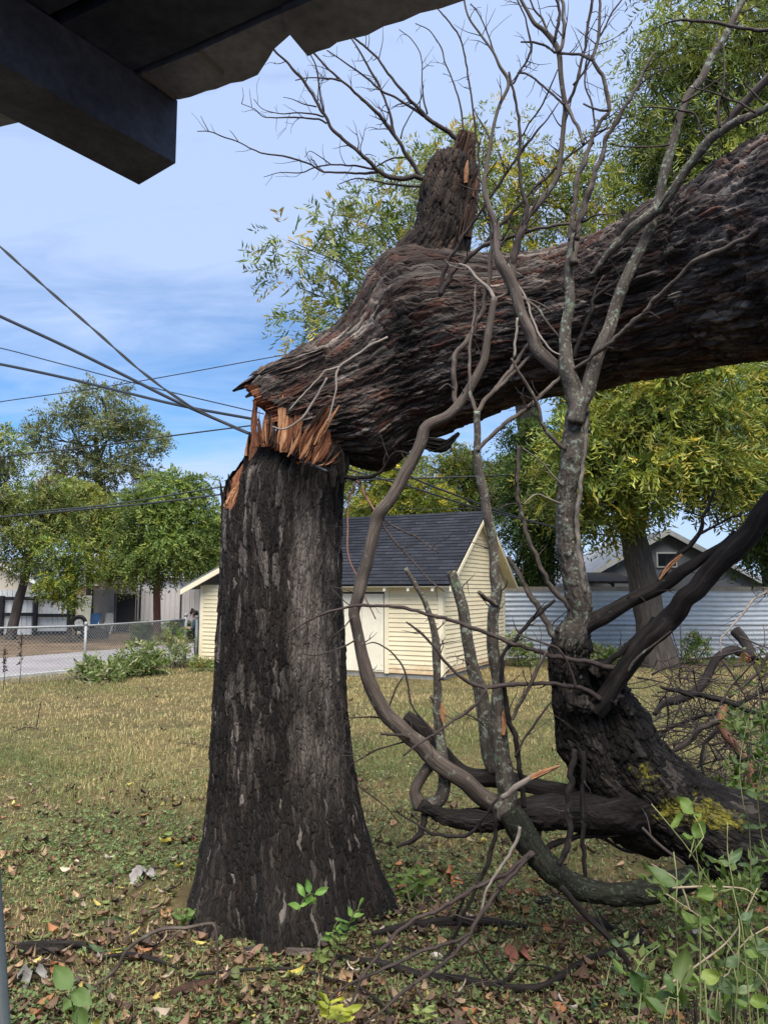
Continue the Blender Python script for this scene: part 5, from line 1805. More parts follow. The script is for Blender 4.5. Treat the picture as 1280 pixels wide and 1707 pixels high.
    (DK, [(948, 1066), (972, 1048), (1010, 1027), (1046, 1004), (1098, 980), (1136, 956), (1170, 932), (1204, 908), (1225, 885)], (30, 26, 25, 24, 23, 20, 16, 12, 8), 3.98, 3.7, 3),
    (DK, [(990, 1185), (1004, 1166), (1046, 1111), (1077, 1073), (1111, 1039), (1142, 1004), (1180, 963), (1204, 932), (1239, 894), (1284, 842), (1345, 775)], (32, 30, 31, 34, 36, 32, 32, 33, 34, 32, 32), 4.02, 3.5, 3),
    (DK, [(1085, 985), (1094, 970), (1125, 932), (1163, 891), (1173, 863), (1191, 815)], (9, 9, 9, 8, 6, 4), 3.85, 3.7, 1),
    (DK, [(1163, 891), (1197, 874), (1215, 862), (1235, 860)], (6, 5, 4.5, 3), 3.72, 3.6, 1),
    (DK, [(1139, 851), (1170, 860), (1190, 858), (1197, 874)], (3, 3.2, 3.2, 4), 3.7, 3.7, 0),
    (DK, [(1000, 1112), (1018, 1100), (1044, 1078), (1090, 1029)], (10, 10, 9, 7), 3.95, 3.9, 1),
    (BR, [(1046, 1120), (1060, 1098), (1090, 1075), (1118, 1052)], (4, 4, 3.5, 2.6), 3.85, 3.8, 0),
    # long thin ones crossing the middle
    (TW, [(1022, 1113), (958, 1101), (909, 1091), (870, 1078), (821, 1060), (752, 1034), (680, 1015), (632, 1010), (580, 1012), (529, 1027), (479, 1056)], (9, 8.5, 8, 7.5, 7, 6.5, 6, 5.5, 5, 4, 2.5), 3.9, 3.7, 3),
    (TW, [(1000, 1165), (973, 1147), (900, 1140), (855, 1142), (811, 1144), (783, 1137), (752, 1115), (725, 1082), (701, 1053), (677, 1037)], (10, 8, 7, 7, 6.5, 6, 5.5, 5, 4.5, 3), 3.95, 3.7, 3),
    (TW, [(811, 1147), (790, 1177), (752, 1204), (721, 1225), (690, 1245), (672, 1260)], (6, 5.5, 5, 4.5, 4, 3), 3.75, 3.7, 2),
    (TW, [(735, 1225), (714, 1209), (690, 1183), (682, 1159), (673, 1115), (652, 1087), (625, 1072), (606, 1075)], (4.5, 4.2, 4, 4, 3.6, 3, 2.5, 1.8), 3.8, 3.7, 0),
    (DK, [(872, 1345), (872, 1328), (869, 1293), (860, 1242), (848, 1194), (838, 1139), (836, 1104), (841, 1087), (869, 1056), (897, 1022), (925, 1000)], (10, 9, 9, 8.5, 8.5, 8, 8, 7, 7, 6.5, 5), 3.95, 3.8, 2),
    (BR, [(853, 1200), (858, 1190), (883, 1139), (900, 1108), (912, 1085)], (6, 6.5, 6.5, 6, 4), 3.9, 3.8, 1),
    (TW, [(858, 1262), (872, 1235), (900, 1194), (918, 1170)], (4, 4, 3.6, 2.6), 3.9, 3.8, 1),
    (BR, [(944, 1080), (926, 1059), (912, 1046), (895, 1011), (874, 977), (847, 928)], (12, 11, 11, 10, 10, 9), 4.0, 4.1, 1),
    (TW, [(960, 1148), (948, 1110), (930, 1082), (905, 1072), (865, 1058)], (5, 4, 4, 3.4, 2.6), 3.85, 3.8, 1),
    # hanging below
    (DK, [(958, 1249), (951, 1292), (948, 1346), (948, 1389), (944, 1421), (930, 1443)], (10, 11, 11, 11, 11, 9), 3.8, 3.7, 1),
    (DK, [(971, 1252), (971, 1382), (973, 1436), (973, 1472)], (8, 8, 8, 7), 3.95, 3.9, 1),
    (DK, [(906, 1420), (920, 1410), (944, 1400), (983, 1393), (1030, 1391), (1090, 1398)], (9, 10, 10, 9, 9, 9), 4.1, 4.2, 1),
    (DK, [(660, 1412), (690, 1398), (703, 1382), (707, 1364), (706, 1348)], (4, 9, 11, 11, 10), 3.95, 4.02, 2),
    (DK, [(830, 1330), (818, 1347), (804, 1364), (782, 1391), (761, 1396), (728, 1392), (707, 1382), (660, 1353)], (4, 5, 5, 6, 6, 6, 5, 2.5), 3.8, 3.9, 2),
    (PL, [(836, 1331), (861, 1310), (885, 1297), (905, 1288), (934, 1276)], (9, 10, 10, 9, 2), 3.8, 3.7, 0),
    (TW, [(680, 1235), (652, 1242), (625, 1252), (584, 1278), (591, 1304), (625, 1331), (646, 1348), (666, 1372)], (3.5, 3, 3, 2.5, 2.5, 2.5, 2, 1.6), 3.95, 4.2, 3),
    (TW, [(660, 1205), (646, 1199), (615, 1195), (577, 1197)], (4.5, 4.2, 3.6, 2), 3.96, 4.0, 1),
    (TW, [(645, 1185), (659, 1149), (673, 1127)], (3.5, 3, 2), 3.96, 3.9, 0),
    (TW, [(682, 1232), (673, 1226), (635, 1223)], (5, 5, 4.5), 3.9, 3.8, 0),
    (TW, [(592, 1066), (587, 1070), (563, 1082), (529, 1092), (500, 1089)], (4, 3.6, 3.2, 2.6, 1.8), 3.85, 3.8, 0),
    (TW, [(594, 1020), (573, 1046), (553, 1061)], (3, 2.6, 1.6), 3.86, 3.8, 0),
    (TW, [(760, 1195), (775, 1190), (796, 1200), (806, 1210)][::-1], (3, 3, 3, 2), 4.0, 3.9, 1),
    (TW, [(886, 1420), (850, 1452), (791, 1480), (740, 1511), (683, 1537), (642, 1578), (611, 1619), (585, 1671), (566, 1712)], (9, 8.5, 8, 7.5, 7, 6.5, 6, 5, 4), 3.85, 3.4, 3),
    (TW, [(889, 1422), (862, 1450), (835, 1480), (802, 1521), (781, 1562), (740, 1604), (688, 1640), (647, 1676), (605, 1710)], (9, 8.5, 8, 7.5, 7, 6.5, 6, 5, 4), 3.85, 3.35, 3),
    (TW, [(783, 1556), (771, 1562), (729, 1578), (688, 1593), (642, 1614), (585, 1640), (549, 1666), (512, 1708)], (5, 5.5, 6, 6, 5.5, 5, 4, 3), 3.55, 3.35, 2),
    (DK, [(820, 1345), (826, 1385), (815, 1430), (798, 1472), (770, 1530), (752, 1580), (738, 1606)], (7, 8, 8, 7, 6, 5, 4), 3.9, 3.9, 1),
    (PL, [(866, 1378), (862, 1400), (838, 1440), (812, 1480), (800, 1520), (790, 1550)], (6, 7, 6, 5, 4, 3), 3.75, 3.7, 0),
]
for k, (mt, pts, ws, Ya, Yb, tw) in enumerate(BL):
    branch(limb, 'branch', pts, 0, 0, Ya, Yb, mt, seed=400 + k, twigs=tw, tl=55, tmat=TW if mt is not PL else PL, ws=ws)
# freshly torn pale ends
for k, (cl, wp, Y) in enumerate([([(884, 1297), (905, 1287), (932, 1276)], (9, 8, 2), 3.70), ([(1098, 966), (1115, 944), (1136, 925)], (3, 8, 5), 3.72), ([(838, 1225), (842, 1195), (846, 1170)], (6, 12, 4), 3.92), ([(740, 1205), (738, 1190), (735, 1172)], (5, 10, 2), 3.95)]):
    plank('torn_end', cl, wp, Y, M['wood_pale'], .012, .4, 90 + k, limb)

# ------------------------------------------------------------------ foliage
def leaf_quads(base, d, side, L, W, fold=0.18, curl=0.15):
    """base (n,3), d and side unit vectors, L and W (n,) -> quads"""
    nrm = np.cross(d, side)
    mid = base + d * (L * .45)[:, None]
    up = nrm * (W * fold)[:, None]
    V = np.stack([base, mid + side * (W / 2)[:, None] + up, base + d * L[:, None] - nrm * (L * curl)[:, None], mid - side * (W / 2)[:, None] + up], 1).reshape(-1, 3)
    n = len(base)
    q = np.arange(n)[:, None] * 4 + np.arange(4)[None]
    return V, q


def unit(v):
    return v / (np.linalg.norm(v, axis=-1, keepdims=True) + 1e-9)


def palette_pick(rg, pal, n, jitter=0.15):
    w_ = np.array([p[0] for p in pal])
    c = np.array([p[1] for p in pal])
    k = rg.choice(len(pal), n, p=w_ / w_.sum())
    return c[k] * (1 + jitter * rg.normal(size=(n, 1)))


def sprays(rg, pos, dirs, n_leaf, sl, L, W, pal, droop=0.5, clump_tint=None):
    """compound leaves: a curved stalk with leaflets down both sides"""
    n = len(pos)
    dirs = unit(dirs)
    sd = unit(np.cross(dirs, rg.normal(size=(n, 3))))
    t = np.linspace(0.12, 1, n_leaf)
    sl = sl * rg.uniform(.6, 1.25, n)
    tt = t[None, :, None]
    P = pos[:, None] + dirs[:, None] * sl[:, None, None] * tt + np.array([0, 0, -1.0]) * (sl * droop)[:, None, None] * tt ** 2
    sgn = np.where(np.arange(n_leaf) % 2 == 0, 1.0, -1.0)[None, :, None]
    D = unit(dirs[:, None] * .7 + sd[:, None] * sgn * .9 + np.array([0, 0, -.55 * droop]) + rg.normal(size=(n, n_leaf, 3)) * .22)
    S = unit(np.cross(D, np.array([0, 0, 1.0]) + rg.normal(size=(n, n_leaf, 3)) * .45))
    Ls = L * rg.uniform(.65, 1.25, n * n_leaf)
    V, q = leaf_quads(P.reshape(-1, 3), D.reshape(-1, 3), S.reshape(-1, 3), Ls, Ls * W / L)
    c = palette_pick(rg, pal, n, .16)
    if clump_tint is not None:
        c = c * clump_tint
    c = np.repeat(c, n_leaf, 0) * (1 + .12 * rg.normal(size=(n * n_leaf, 1)))
    c = np.clip(np.repeat(c, 4, 0), .004, .9)
    return V, q, c


def blob(px, py, Y, rpx, rypx=None, dep=None):
    c = at(px, py, Y)
    s = ax(c) / F
    rx = rpx * s
    rz = (rypx or rpx) * s
    return c, np.array([rx, dep or max(rx, rz) * .9, rz])


def foliage_tree(name, label, trunk_pts, trunk_w, Y, blobs, n_spr, sl, L, W, pal, cat='tree', n_leaf=9, droop=.5, seed=1, nsub=14, bark='bark_tree', group=None, limb_w=.35, twig=True, sub_r=.42, base=None, open_=0.0):
    rg = np.random.default_rng(seed)
    T = [at(x, y, Y if not isinstance(Y, (list, tuple)) else Y[0]) for x, y in trunk_pts]
    T[0] = T[0] * [1, 1, 0] + [0, 0, -.05] if base is None else base
    r = thing(name, T[0] * [1, 1, 0], label, cat, group)
    Rw = [0.5 * w_ * ax(p) / F for w_, p in zip(trunk_w, T)]
    tb = MB()
    Q = catmull(np.array([np.append(p, rr) for p, rr in zip(T, Rw)]), 40)
    tb.tube(Q[:, :3], Q[:, 3], 18, rough=.10, seed=seed)
    C, R = zip(*blobs)
    vol = np.array([a[0] * a[1] * a[2] for a in R]) ** (2 / 3)
    vol = vol / vol.sum()
    Vs, Qs, Cs, n0 = [], [], [], 0
    fork = Q[int(len(Q) * .78):, :3]
    for c, rad, f in zip(C, R, vol):
        k = max(3, int(nsub * len(blobs) * f))
        u = unit(rg.normal(size=(k, 3))) * (rg.random((k, 1)) ** .45)
        subs = c + u * rad * .85
        s0 = fork[rg.integers(0, len(fork))]
        mid = (s0 + c) / 2 + rg.normal(size=3) * np.linalg.norm(c - s0) * .10 + np.array([0, 0, .05 * np.linalg.norm(c - s0)])
        lw = Rw[-1] * limb_w * 2
        bl = catmull([s0, mid, c], 18)
        tb.tube(bl, np.linspace(lw * .8, lw * .3, 18), 8, rough=.08, seed=seed + 3)
        for s_ in subs:
            p0 = bl[rg.integers(7, 18)]
            m_ = (p0 + s_) / 2 + rg.normal(size=3) * np.linalg.norm(s_ - p0) * .12
            if twig:
                tb.tube(catmull([p0, m_, s_], 9), np.linspace(lw * .28, lw * .07, 9), 5)
        m = max(4, int(n_spr * f))
        pick = rg.integers(0, k, m)
        sr = rad.min() * sub_r * (1 if k > 5 else 1.4)
        g = rg.normal(size=(m, 3))
        flat = np.array([1.0, 1.0, .62])
        pos = subs[pick] + g * sr * flat * .70
        if open_:
            keep = fbm(pos * (1.6 / max(rad.mean(), .3)), 2, seed) > open_
            pos, g, pick = pos[keep], g[keep], pick[keep]
            m = len(pos)
        out = unit(pos - c) + unit(g) * .8 + np.array([0, 0, -.15]) + rg.normal(size=(m, 3)) * .45
        tint = (1 + .22 * rg.normal(size=(k, 1)))[pick]
        V, q, cc = sprays(rg, pos, out, n_leaf, sl, L, W, pal, droop, np.clip(tint, .55, 1.5))
        Vs.append(V)
        Qs.append(q + n0)
        Cs.append(cc)
        n0 += len(V)
    tb.build('trunk', M[bark], r, smooth=True, uv=True)
    mk('crown', np.concatenate(Vs), np.concatenate(Qs), M['leaf'], r, col=np.concatenate(Cs), smooth=False)
    return r


G_D = (0.045, 0.080, 0.020)
G_M = (0.085, 0.135, 0.028)
G_L = (0.15, 0.20, 0.036)
YG = (0.28, 0.28, 0.035)
YL = (0.46, 0.35, 0.045)
OL = (0.085, 0.085, 0.035)
foliage_tree('pecan_tree', 'leaning tree with dense yellow green leaves in front of the corrugated fence', [(1098, 1104), (1085, 1040), (1068, 950), (1050, 870), (1040, 815), (1030, 760)], (70, 50, 47, 40, 35, 28), 20.0,
             [blob(1000, 720, 19.3, 90, 70), blob(1090, 700, 18.8, 100, 75), blob(1190, 720, 18.8, 80, 80), blob(1100, 790, 18.6, 110, 60), blob(960, 800, 19.5, 70, 60), blob(1200, 810, 19.2, 60, 60),
              blob(1010, 850, 19.4, 50, 40), blob(1150, 640, 19.2, 120, 60), blob(1010, 640, 20, 80, 60), blob(1090, 560, 21, 190, 80), blob(1280, 760, 20, 70, 110)],
             9500, .50, .20, .062, [(2.5, G_M), (4.5, (0.17, 0.22, 0.05)), (4, (0.26, 0.28, 0.055)), (1.5, (0.40, 0.34, 0.07))], seed=11, nsub=13, n_leaf=9, limb_w=.3)
foliage_tree('pecan_tree', 'very tall green tree filling the sky at the upper right', [(1320, 1098), (1310, 950), (1290, 750), (1270, 500), (1255, 330), (1240, 200)], (85, 75, 66, 55, 42, 30), 25.0,
             [blob(1140, 60, 23.5, 100, 90), blob(1240, 50, 23, 110, 100), blob(1340, 100, 24, 130, 130), blob(1130, 200, 24, 85, 80), blob(1230, 190, 23.4, 100, 90), blob(1080, 140, 25, 45, 40), blob(1060, 260, 25, 60, 55),
              blob(1180, 300, 24, 110, 75), blob(1290, 290, 24, 100, 90), blob(1100, 340, 25, 90, 60), blob(1020, 330, 25, 60, 50), blob(1240, -90, 24, 160, 80), blob(1350, 600, 26, 120, 160), blob(1250, 480, 26, 130, 100), blob(1060, 370, 24.5, 60, 45), blob(1150, 260, 23, 80, 60), blob(1240, 280, 22.8, 70, 60), blob(1095, 210, 24, 60, 60), blob(1190, 120, 23, 90, 60)],
             7600, .62, .25, .055, [(1, G_D), (4, (0.13, 0.18, 0.055)), (4, (0.21, 0.26, 0.08)), (3.5, (0.31, 0.33, 0.09))], seed=12, nsub=11, n_leaf=9, droop=.7, limb_w=.3)
foliage_tree('pecan_tree', 'airy yellow tinged tree whose sprays hang behind the snapped limb', [(905, 1094), (900, 900), (880, 700), (850, 520), (845, 430), (850, 350)], (46, 42, 38, 30, 24, 16), 27.0,
             [blob(960, 330, 24, 70, 60), blob(890, 330, 24.5, 70, 70), blob(1000, 420, 24, 80, 45), blob(870, 420, 24, 75, 45), blob(940, 270, 25, 40, 40), blob(780, 300, 25, 70, 80), blob(830, 250, 25.5, 40, 50), blob(920, 480, 24, 90, 60)],
             2000, .56, .21, .052, [(2, G_M), (4, (0.18, 0.23, 0.06)), (3, YG), (1.2, YL)], seed=13, nsub=12, n_leaf=9, droop=.6, limb_w=.22, sub_r=.6)
foliage_tree('pecan_tree', 'pale leafy tree reaching out to the left behind the toppled trunk', [(470, 1086), (468, 900), (480, 760), (540, 650), (620, 560), (680, 480)], (34, 32, 30, 26, 20, 14), 22.0,
             [blob(640, 430, 18.5, 70, 65), blob(560, 440, 18.2, 60, 40), blob(500, 480, 18, 45, 30), blob(560, 510, 18.2, 70, 36), blob(510, 545, 18, 50, 26), blob(620, 350, 18.6, 50, 45), blob(690, 320, 19, 55, 50), blob(560, 380, 18.4, 50, 30), blob(740, 250, 19, 40, 40), blob(720, 400, 19.2, 60, 60), blob(480, 400, 18, 30, 18)],
             620, .66, .21, .048, [(2, G_M), (4, (0.17, 0.22, 0.07)), (3, (0.26, 0.28, 0.10)), (1, YL)], seed=14, nsub=10, n_leaf=13, droop=.4, limb_w=.14, sub_r=.75)
# behind the shed
foliage_tree('broadleaf_tree', 'light green tree directly behind the shed roof', [(650, 1075), (655, 950), (660, 860), (665, 800)], (26, 22, 18, 12), 34.0,
             [blob(620, 800, 32, 60, 45), blob(690, 820, 32, 70, 40), blob(650, 860, 32, 90, 40), blob(610, 860, 33, 50, 40), blob(660, 765, 33, 40, 25)],
             4200, .50, .17, .07, [(2, G_M), (4, G_L), (4, YG), (1, YL)], seed=15, nsub=12, n_leaf=8)
foliage_tree('broadleaf_tree', 'olive green tree behind the peak of the shed roof', [(800, 1070), (800, 950), (795, 860), (790, 800)], (30, 26, 20, 14), 36.0,
             [blob(780, 810, 34, 70, 40), blob(740, 840, 34, 60, 30), blob(830, 840, 34, 60, 40), blob(720, 780, 35, 30, 25), blob(850, 780, 35, 40, 40), blob(760, 760, 35, 40, 30)],
             3800, .50, .17, .06, [(3, G_M), (4, G_L), (3, YG), (2, OL)], seed=16, nsub=12, n_leaf=8)
foliage_tree('broadleaf_tree', 'dark green tree between the shed and the grey house', [(868, 1088), (880, 1000), (890, 930), (900, 850)], (40, 36, 30, 20), 25.5,
             [blob(880, 800, 24.5, 50, 50), blob(920, 850, 24.5, 55, 50), blob(880, 880, 24.5, 45, 45), blob(940, 780, 24.6, 45, 50), blob(870, 720, 25, 40, 30), blob(910, 930, 25, 30, 25), blob(860, 950, 25, 22, 25)],
             3600, .45, .16, .05, [(5, G_D), (4, G_M), (2, G_L)], seed=17, nsub=12, n_leaf=9, droop=.7)
foliage_tree('broadleaf_tree', 'dark dense tree at the right edge beyond the fence', [(1330, 1090), (1325, 980), (1310, 880), (1300, 800)], (50, 44, 36, 26), 23.5,
             [blob(1290, 660, 22.6, 60, 60), blob(1280, 800, 22.5, 45, 60), blob(1290, 900, 23, 50, 50), blob(1260, 730, 22.8, 30, 50), blob(1250, 930, 23, 25, 30)],
             2600, .45, .17, .055, [(5, G_D), (4, G_M), (1, G_L)], seed=18, nsub=10, n_leaf=9, droop=.7)
# left, across the road
foliage_tree('oak_tree', 'tall open olive crowned tree, the tallest on the left skyline', [(172, 1040), (172, 900), (168, 830), (164, 770), (160, 730)], (15, 13, 12, 9, 7), 47.0,
             [blob(170, 660, 45, 45, 26), blob(110, 690, 45, 50, 26), blob(220, 700, 45, 55, 26), blob(80, 730, 45, 40, 22), blob(170, 720, 45, 60, 30), blob(255, 740, 45, 42, 20), blob(130, 760, 45, 60, 24), blob(210, 780, 45, 60, 24), blob(240, 815, 46, 50, 20), blob(150, 820, 46, 60, 24)],
             2900, .55, .22, .10, [(3, (0.11, 0.14, 0.065)), (4, (0.17, 0.195, 0.09)), (2, (0.20, 0.20, 0.10))], seed=21, nsub=10, n_leaf=7, droop=.2, sub_r=.5, limb_w=.42)
foliage_tree('maple_tree', 'rounded bright green tree with a reddish trunk in front of the grey fence', [(263, 1053), (262, 1010), (262, 975), (264, 930)], (13, 12, 11, 9), 30.5,
             [blob(290, 830, 29.5, 55, 45), blob(250, 870, 29.3, 55, 50), blob(325, 880, 29.5, 50, 45), blob(280, 920, 29, 75, 45), blob(340, 940, 29.6, 35, 30), blob(225, 930, 29.4, 35, 35)],
             5200, .42, .16, .07, [(3, (0.09, 0.14, 0.035)), (5, (0.14, 0.20, 0.05)), (3, (0.21, 0.25, 0.06))], seed=22, nsub=14, n_leaf=8, bark='bark_red')
foliage_tree('elm_tree', 'leaning dark trunked tree with thin green leaves in front of the white fence', [(18, 1056), (30, 1010), (42, 965), (50, 935), (56, 910)], (17, 15, 13, 10, 7), 31.0,
             [blob(20, 880, 30, 55, 40), blob(70, 880, 30, 50, 40), blob(-20, 830, 30, 60, 60), blob(60, 820, 30, 55, 40), blob(110, 850, 30.4, 45, 35), blob(10, 760, 30.5, 40, 50), blob(30, 930, 30, 40, 18), blob(-30, 720, 31, 40, 40)],
             3600, .42, .15, .06, [(3, G_M), (4, (0.19, 0.23, 0.06)), (2, (0.25, 0.25, 0.07)), (1, OL)], seed=23, nsub=12, n_leaf=8)
foliage_tree('crape_myrtle', 'slender young tree with hanging green leaves between the two far fences', [(116, 1058), (115, 1020), (113, 985), (110, 950)], (7, 6, 5, 4), 29.5,
             [blob(110, 920, 29, 42, 30), blob(100, 960, 28.8, 40, 24), blob(140, 950, 29, 24, 24), blob(80, 980, 29, 18, 12), blob(118, 990, 29, 18, 20)],
             900, .38, .15, .06, [(3, G_M), (4, G_L), (2, YG)], seed=24, nsub=12, n_leaf=8)
foliage_tree('maple_tree', 'yellow green tree spreading between the tall olive tree and the round green one', [(150, 1036), (150, 960), (148, 900), (150, 850)], (12, 11, 9, 7), 36.0,
             [blob(130, 870, 35, 60, 35), blob(180, 850, 35, 50, 30), blob(190, 910, 35, 45, 40), blob(120, 820, 35.4, 50, 26), blob(200, 960, 35.4, 30, 20)],
             3200, .44, .17, .075, [(2, G_M), (4, (0.19, 0.23, 0.05)), (4, (0.28, 0.28, 0.06)), (1, OL)], seed=25, nsub=12, n_leaf=8)
foliage_tree('red_maple', 'small tree with dull red autumn leaves showing low through the olive tree', [(225, 1036), (224, 940), (222, 860), (222, 830)], (8, 7, 6, 4), 52.0,
             [blob(222, 785, 50, 16, 12), blob(100, 800, 51, 30, 14), blob(168, 945, 50, 26, 26)],
             330, .5, .18, .09, [(3, (0.22, 0.06, 0.05)), (2, (0.16, 0.09, 0.05)), (1, OL)], seed=26, nsub=8, n_leaf=7)
foliage_tree('broadleaf_tree', 'dark tree just behind the left end of the shed', [(358, 1040), (358, 980), (352, 930)], (14, 12, 9), 38.0,
             [blob(352, 930, 37, 30, 40), blob(370, 880, 37.5, 34, 40), blob(390, 930, 37.5, 30, 50)], 900, .45, .17, .07, [(5, G_D), (3, G_M)], seed=27, nsub=12, n_leaf=8)


# ------------------------------------------------------------------ shrubs and weeds
def bush(name, label, blobs, n, L, W, pal, seed, cat='bush', group=None, stems=10, n_leaf=7, sl=.25, droop=.3):
    rg = np.random.default_rng(seed)
    c0 = blobs[0][0] * [1, 1, 0]
    r = thing(name, c0, label, cat, group)
    Vs, Qs, Cs, n0 = [], [], [], 0
    for c, rad in blobs:
        m = n // len(blobs)
        u = unit(rg.normal(size=(m, 3))) * (rg.random((m, 1)) ** .5)
        pos = c + u * rad
        pos[:, 2] = np.maximum(pos[:, 2], .04)
        out = u + np.array([0, 0, .5]) + rg.normal(size=(m, 3)) * .5
        V, q, cc = sprays(rg, pos, out, n_leaf, sl, L, W, pal, droop)
        Vs.append(V); Qs.append(q + n0); Cs.append(cc); n0 += len(V)
        for _ in range(stems):
            e = c + unit(rg.normal(size=3)) * rad * rg.uniform(.4, 1.1)
            b_ = np.array([c[0] + rg.normal() * rad[0] * .3, c[1] + rg.normal() * rad[1] * .3, 0])
            tb = MB()
            tb.tube(catmull([b_, (b_ + e) / 2 + rg.normal(size=3) * .05, e], 8), np.linspace(.005, .002, 8) * (1 if c[1] < 10 else 1.6), 5)
            tb.build('stem', M['bark_twig'], r, smooth=True, uv=True)
    mk('leaves', np.concatenate(Vs), np.concatenate(Qs), M['leaf'], r, col=np.concatenate(Cs), smooth=False)
    return r


SHR = [(2, (0.08, 0.12, 0.03)), (4, (0.14, 0.20, 0.05)), (3, (0.21, 0.25, 0.10)), (2, (0.32, 0.31, 0.20))]
bush('shrub', 'low green bush grown through the chain-link fence beside its post', [blob(150, 1116, 17.0, 24, 14, .4), blob(178, 1121, 16.8, 20, 10, .4)], 170, .11, .05, SHR, 31)
bush('shrub', 'bigger pale green bush in the middle of the chain-link fence', [blob(235, 1094, 18.0, 26, 20, .5), blob(210, 1112, 17.7, 24, 12, .5), blob(255, 1106, 18.2, 22, 15, .5)], 300, .11, .045, SHR, 32)
bush('shrub', 'straggly weeds by the fence end post next to the shed', [blob(300, 1088, 19.6, 26, 22, .5), blob(285, 1065, 20.0, 20, 18, .5), blob(335, 1112, 18.9, 16, 8, .3)], 220, .10, .035, SHR + [(2, (0.22, 0.2, 0.04))], 33)
bush('shrub', 'leafy weeds at the foot of the grey fence across the road', [blob(240, 1052, 31.5, 16, 12, .6), blob(300, 1050, 31.5, 26, 12, .6)], 360, .16, .07, SHR, 34)
bush('shrub', 'green weeds at the foot of the leaning yellow tree', [blob(1010, 1096, 20.6, 26, 14, .5), blob(1160, 1085, 20.8, 18, 26, .4), blob(970, 1085, 21, 20, 16, .4)], 420, .11, .045, SHR, 35)
bush('shrub', 'grey green weeds at the right corner of the shed', [blob(862, 1080, 20.2, 10, 26, .4), blob(880, 1092, 20.4, 12, 12, .3)], 160, .10, .04, SHR, 36)
UG = [(3, (0.075, 0.12, 0.025)), (4, (0.12, 0.18, 0.045)), (2, (0.19, 0.24, 0.08)), (1, (0.24, 0.25, 0.06))]
bush('shrub', 'low grey green weeds massed in the bottom right corner', [blob(1230, 1640, 2.75, 80, 60, .25), blob(1150, 1690, 2.7, 70, 40, .25), blob(1290, 1560, 2.9, 50, 60, .3)], 54, .055, .026, UG, 37, 'weeds', stems=7, n_leaf=7, sl=.16)
bush('shrub', 'thin leafy weeds under the right end of the mossy limb', [blob(1240, 1500, 3.3, 60, 40, .25), blob(1180, 1570, 3.2, 50, 40, .25)], 44, .06, .028, UG, 38, 'weeds', stems=8, n_leaf=7, sl=.2)
bush('shrub', 'green weeds growing up through the brush pile', [blob(1262, 1250, 5.0, 30, 60, .3), blob(1255, 1130, 6.8, 30, 40, .3), blob(1230, 1310, 5.2, 40, 30, .3)], 60, .08, .035, UG, 39, 'weeds', stems=6, n_leaf=7, sl=.2)
dry = [(6, 1150, 1085, 'tall dry brown weed stalk at the far left by the fence'), (33, 1142, 1062, 'short dry weed stalk, second from the left by the fence')]
for k, (px, y0, y1, lab) in enumerate(dry):
    p = ground(px, y0)
    q1 = at(px + 3, y1, p[1])
    b = MB()
    b.tube(catmull([p, (p + q1) / 2 + [.02, 0, 0], q1], 10), np.linspace(.008, .004, 10), 6)
    rg = np.random.default_rng(60 + k)
    for _ in range(26):
        f = rg.uniform(.45, 1)
        c = p + (q1 - p) * f
        b.tube([c, c + rg.normal(size=3) * .03, c + rg.normal(size=3) * .04 + [0, 0, .05]], [.006, .012, .003], 5)
    tag(b.build('dry_weed', M['bark_twig'], smooth=True, uv=True), lab, 'weed')

# ------------------------------------------------------------------ lawn: grass, clover, dead leaves
rg = np.random.default_rng(5)


def scatter(n, y0, y1, spread=1.25, extra=1.6):
    y = y0 * (y1 / y0) ** rg.random(n)
    x = (rg.random(n) * 2 - 1) * (.55 * y * spread / 1.25 + extra)
    ok = np.hypot(x - STUMP[0], y - STUMP[1]) > .62
    ok &= ~((np.dot(np.stack([x - sA[0], y - sA[1]], 1), SW[:2]) > -.05) & (np.dot(np.stack([x - sA[0], y - sA[1]], 1), SU[:2]) > -.1))
    ok &= np.dot(np.stack([x - FP[1][0], y - FP[1][1]], 1), fnor[:2]) < .45
    return x[ok], y[ok]


def grow(name, x, y, h, w_, col, lean=.5):
    n = len(x)
    z = ground_z(x, y) - .004
    th = rg.random(n) * 6.283
    s = np.stack([np.cos(th), np.sin(th), 0 * th], 1)
    f = np.stack([-np.sin(th), np.cos(th), 0 * th], 1)
    b = np.stack([x, y, z], 1)
    ln = rg.normal(size=n) * lean
    m_ = b + np.array([0, 0, 1.0]) * (h * .6)[:, None] + f * (h * ln * .35)[:, None]
    e = b + np.array([0, 0, 1.0]) * (h * np.clip(1 - .3 * np.abs(ln), .3, 1))[:, None] + f * (h * ln)[:, None]
    V = np.stack([b - s * (w_ / 2)[:, None], b + s * (w_ / 2)[:, None], m_ + s * (w_ * .4)[:, None], m_ - s * (w_ * .4)[:, None], e], 1).reshape(-1, 3)
    i = np.arange(n)[:, None] * 5
    o = mk(name, V, [i + [0, 1, 2, 3], i + [3, 2, 4]], M['grass'], col=np.clip(np.repeat(col, 5, 0), .004, .9), smooth=False)
    o['kind'] = 'stuff'
    return o


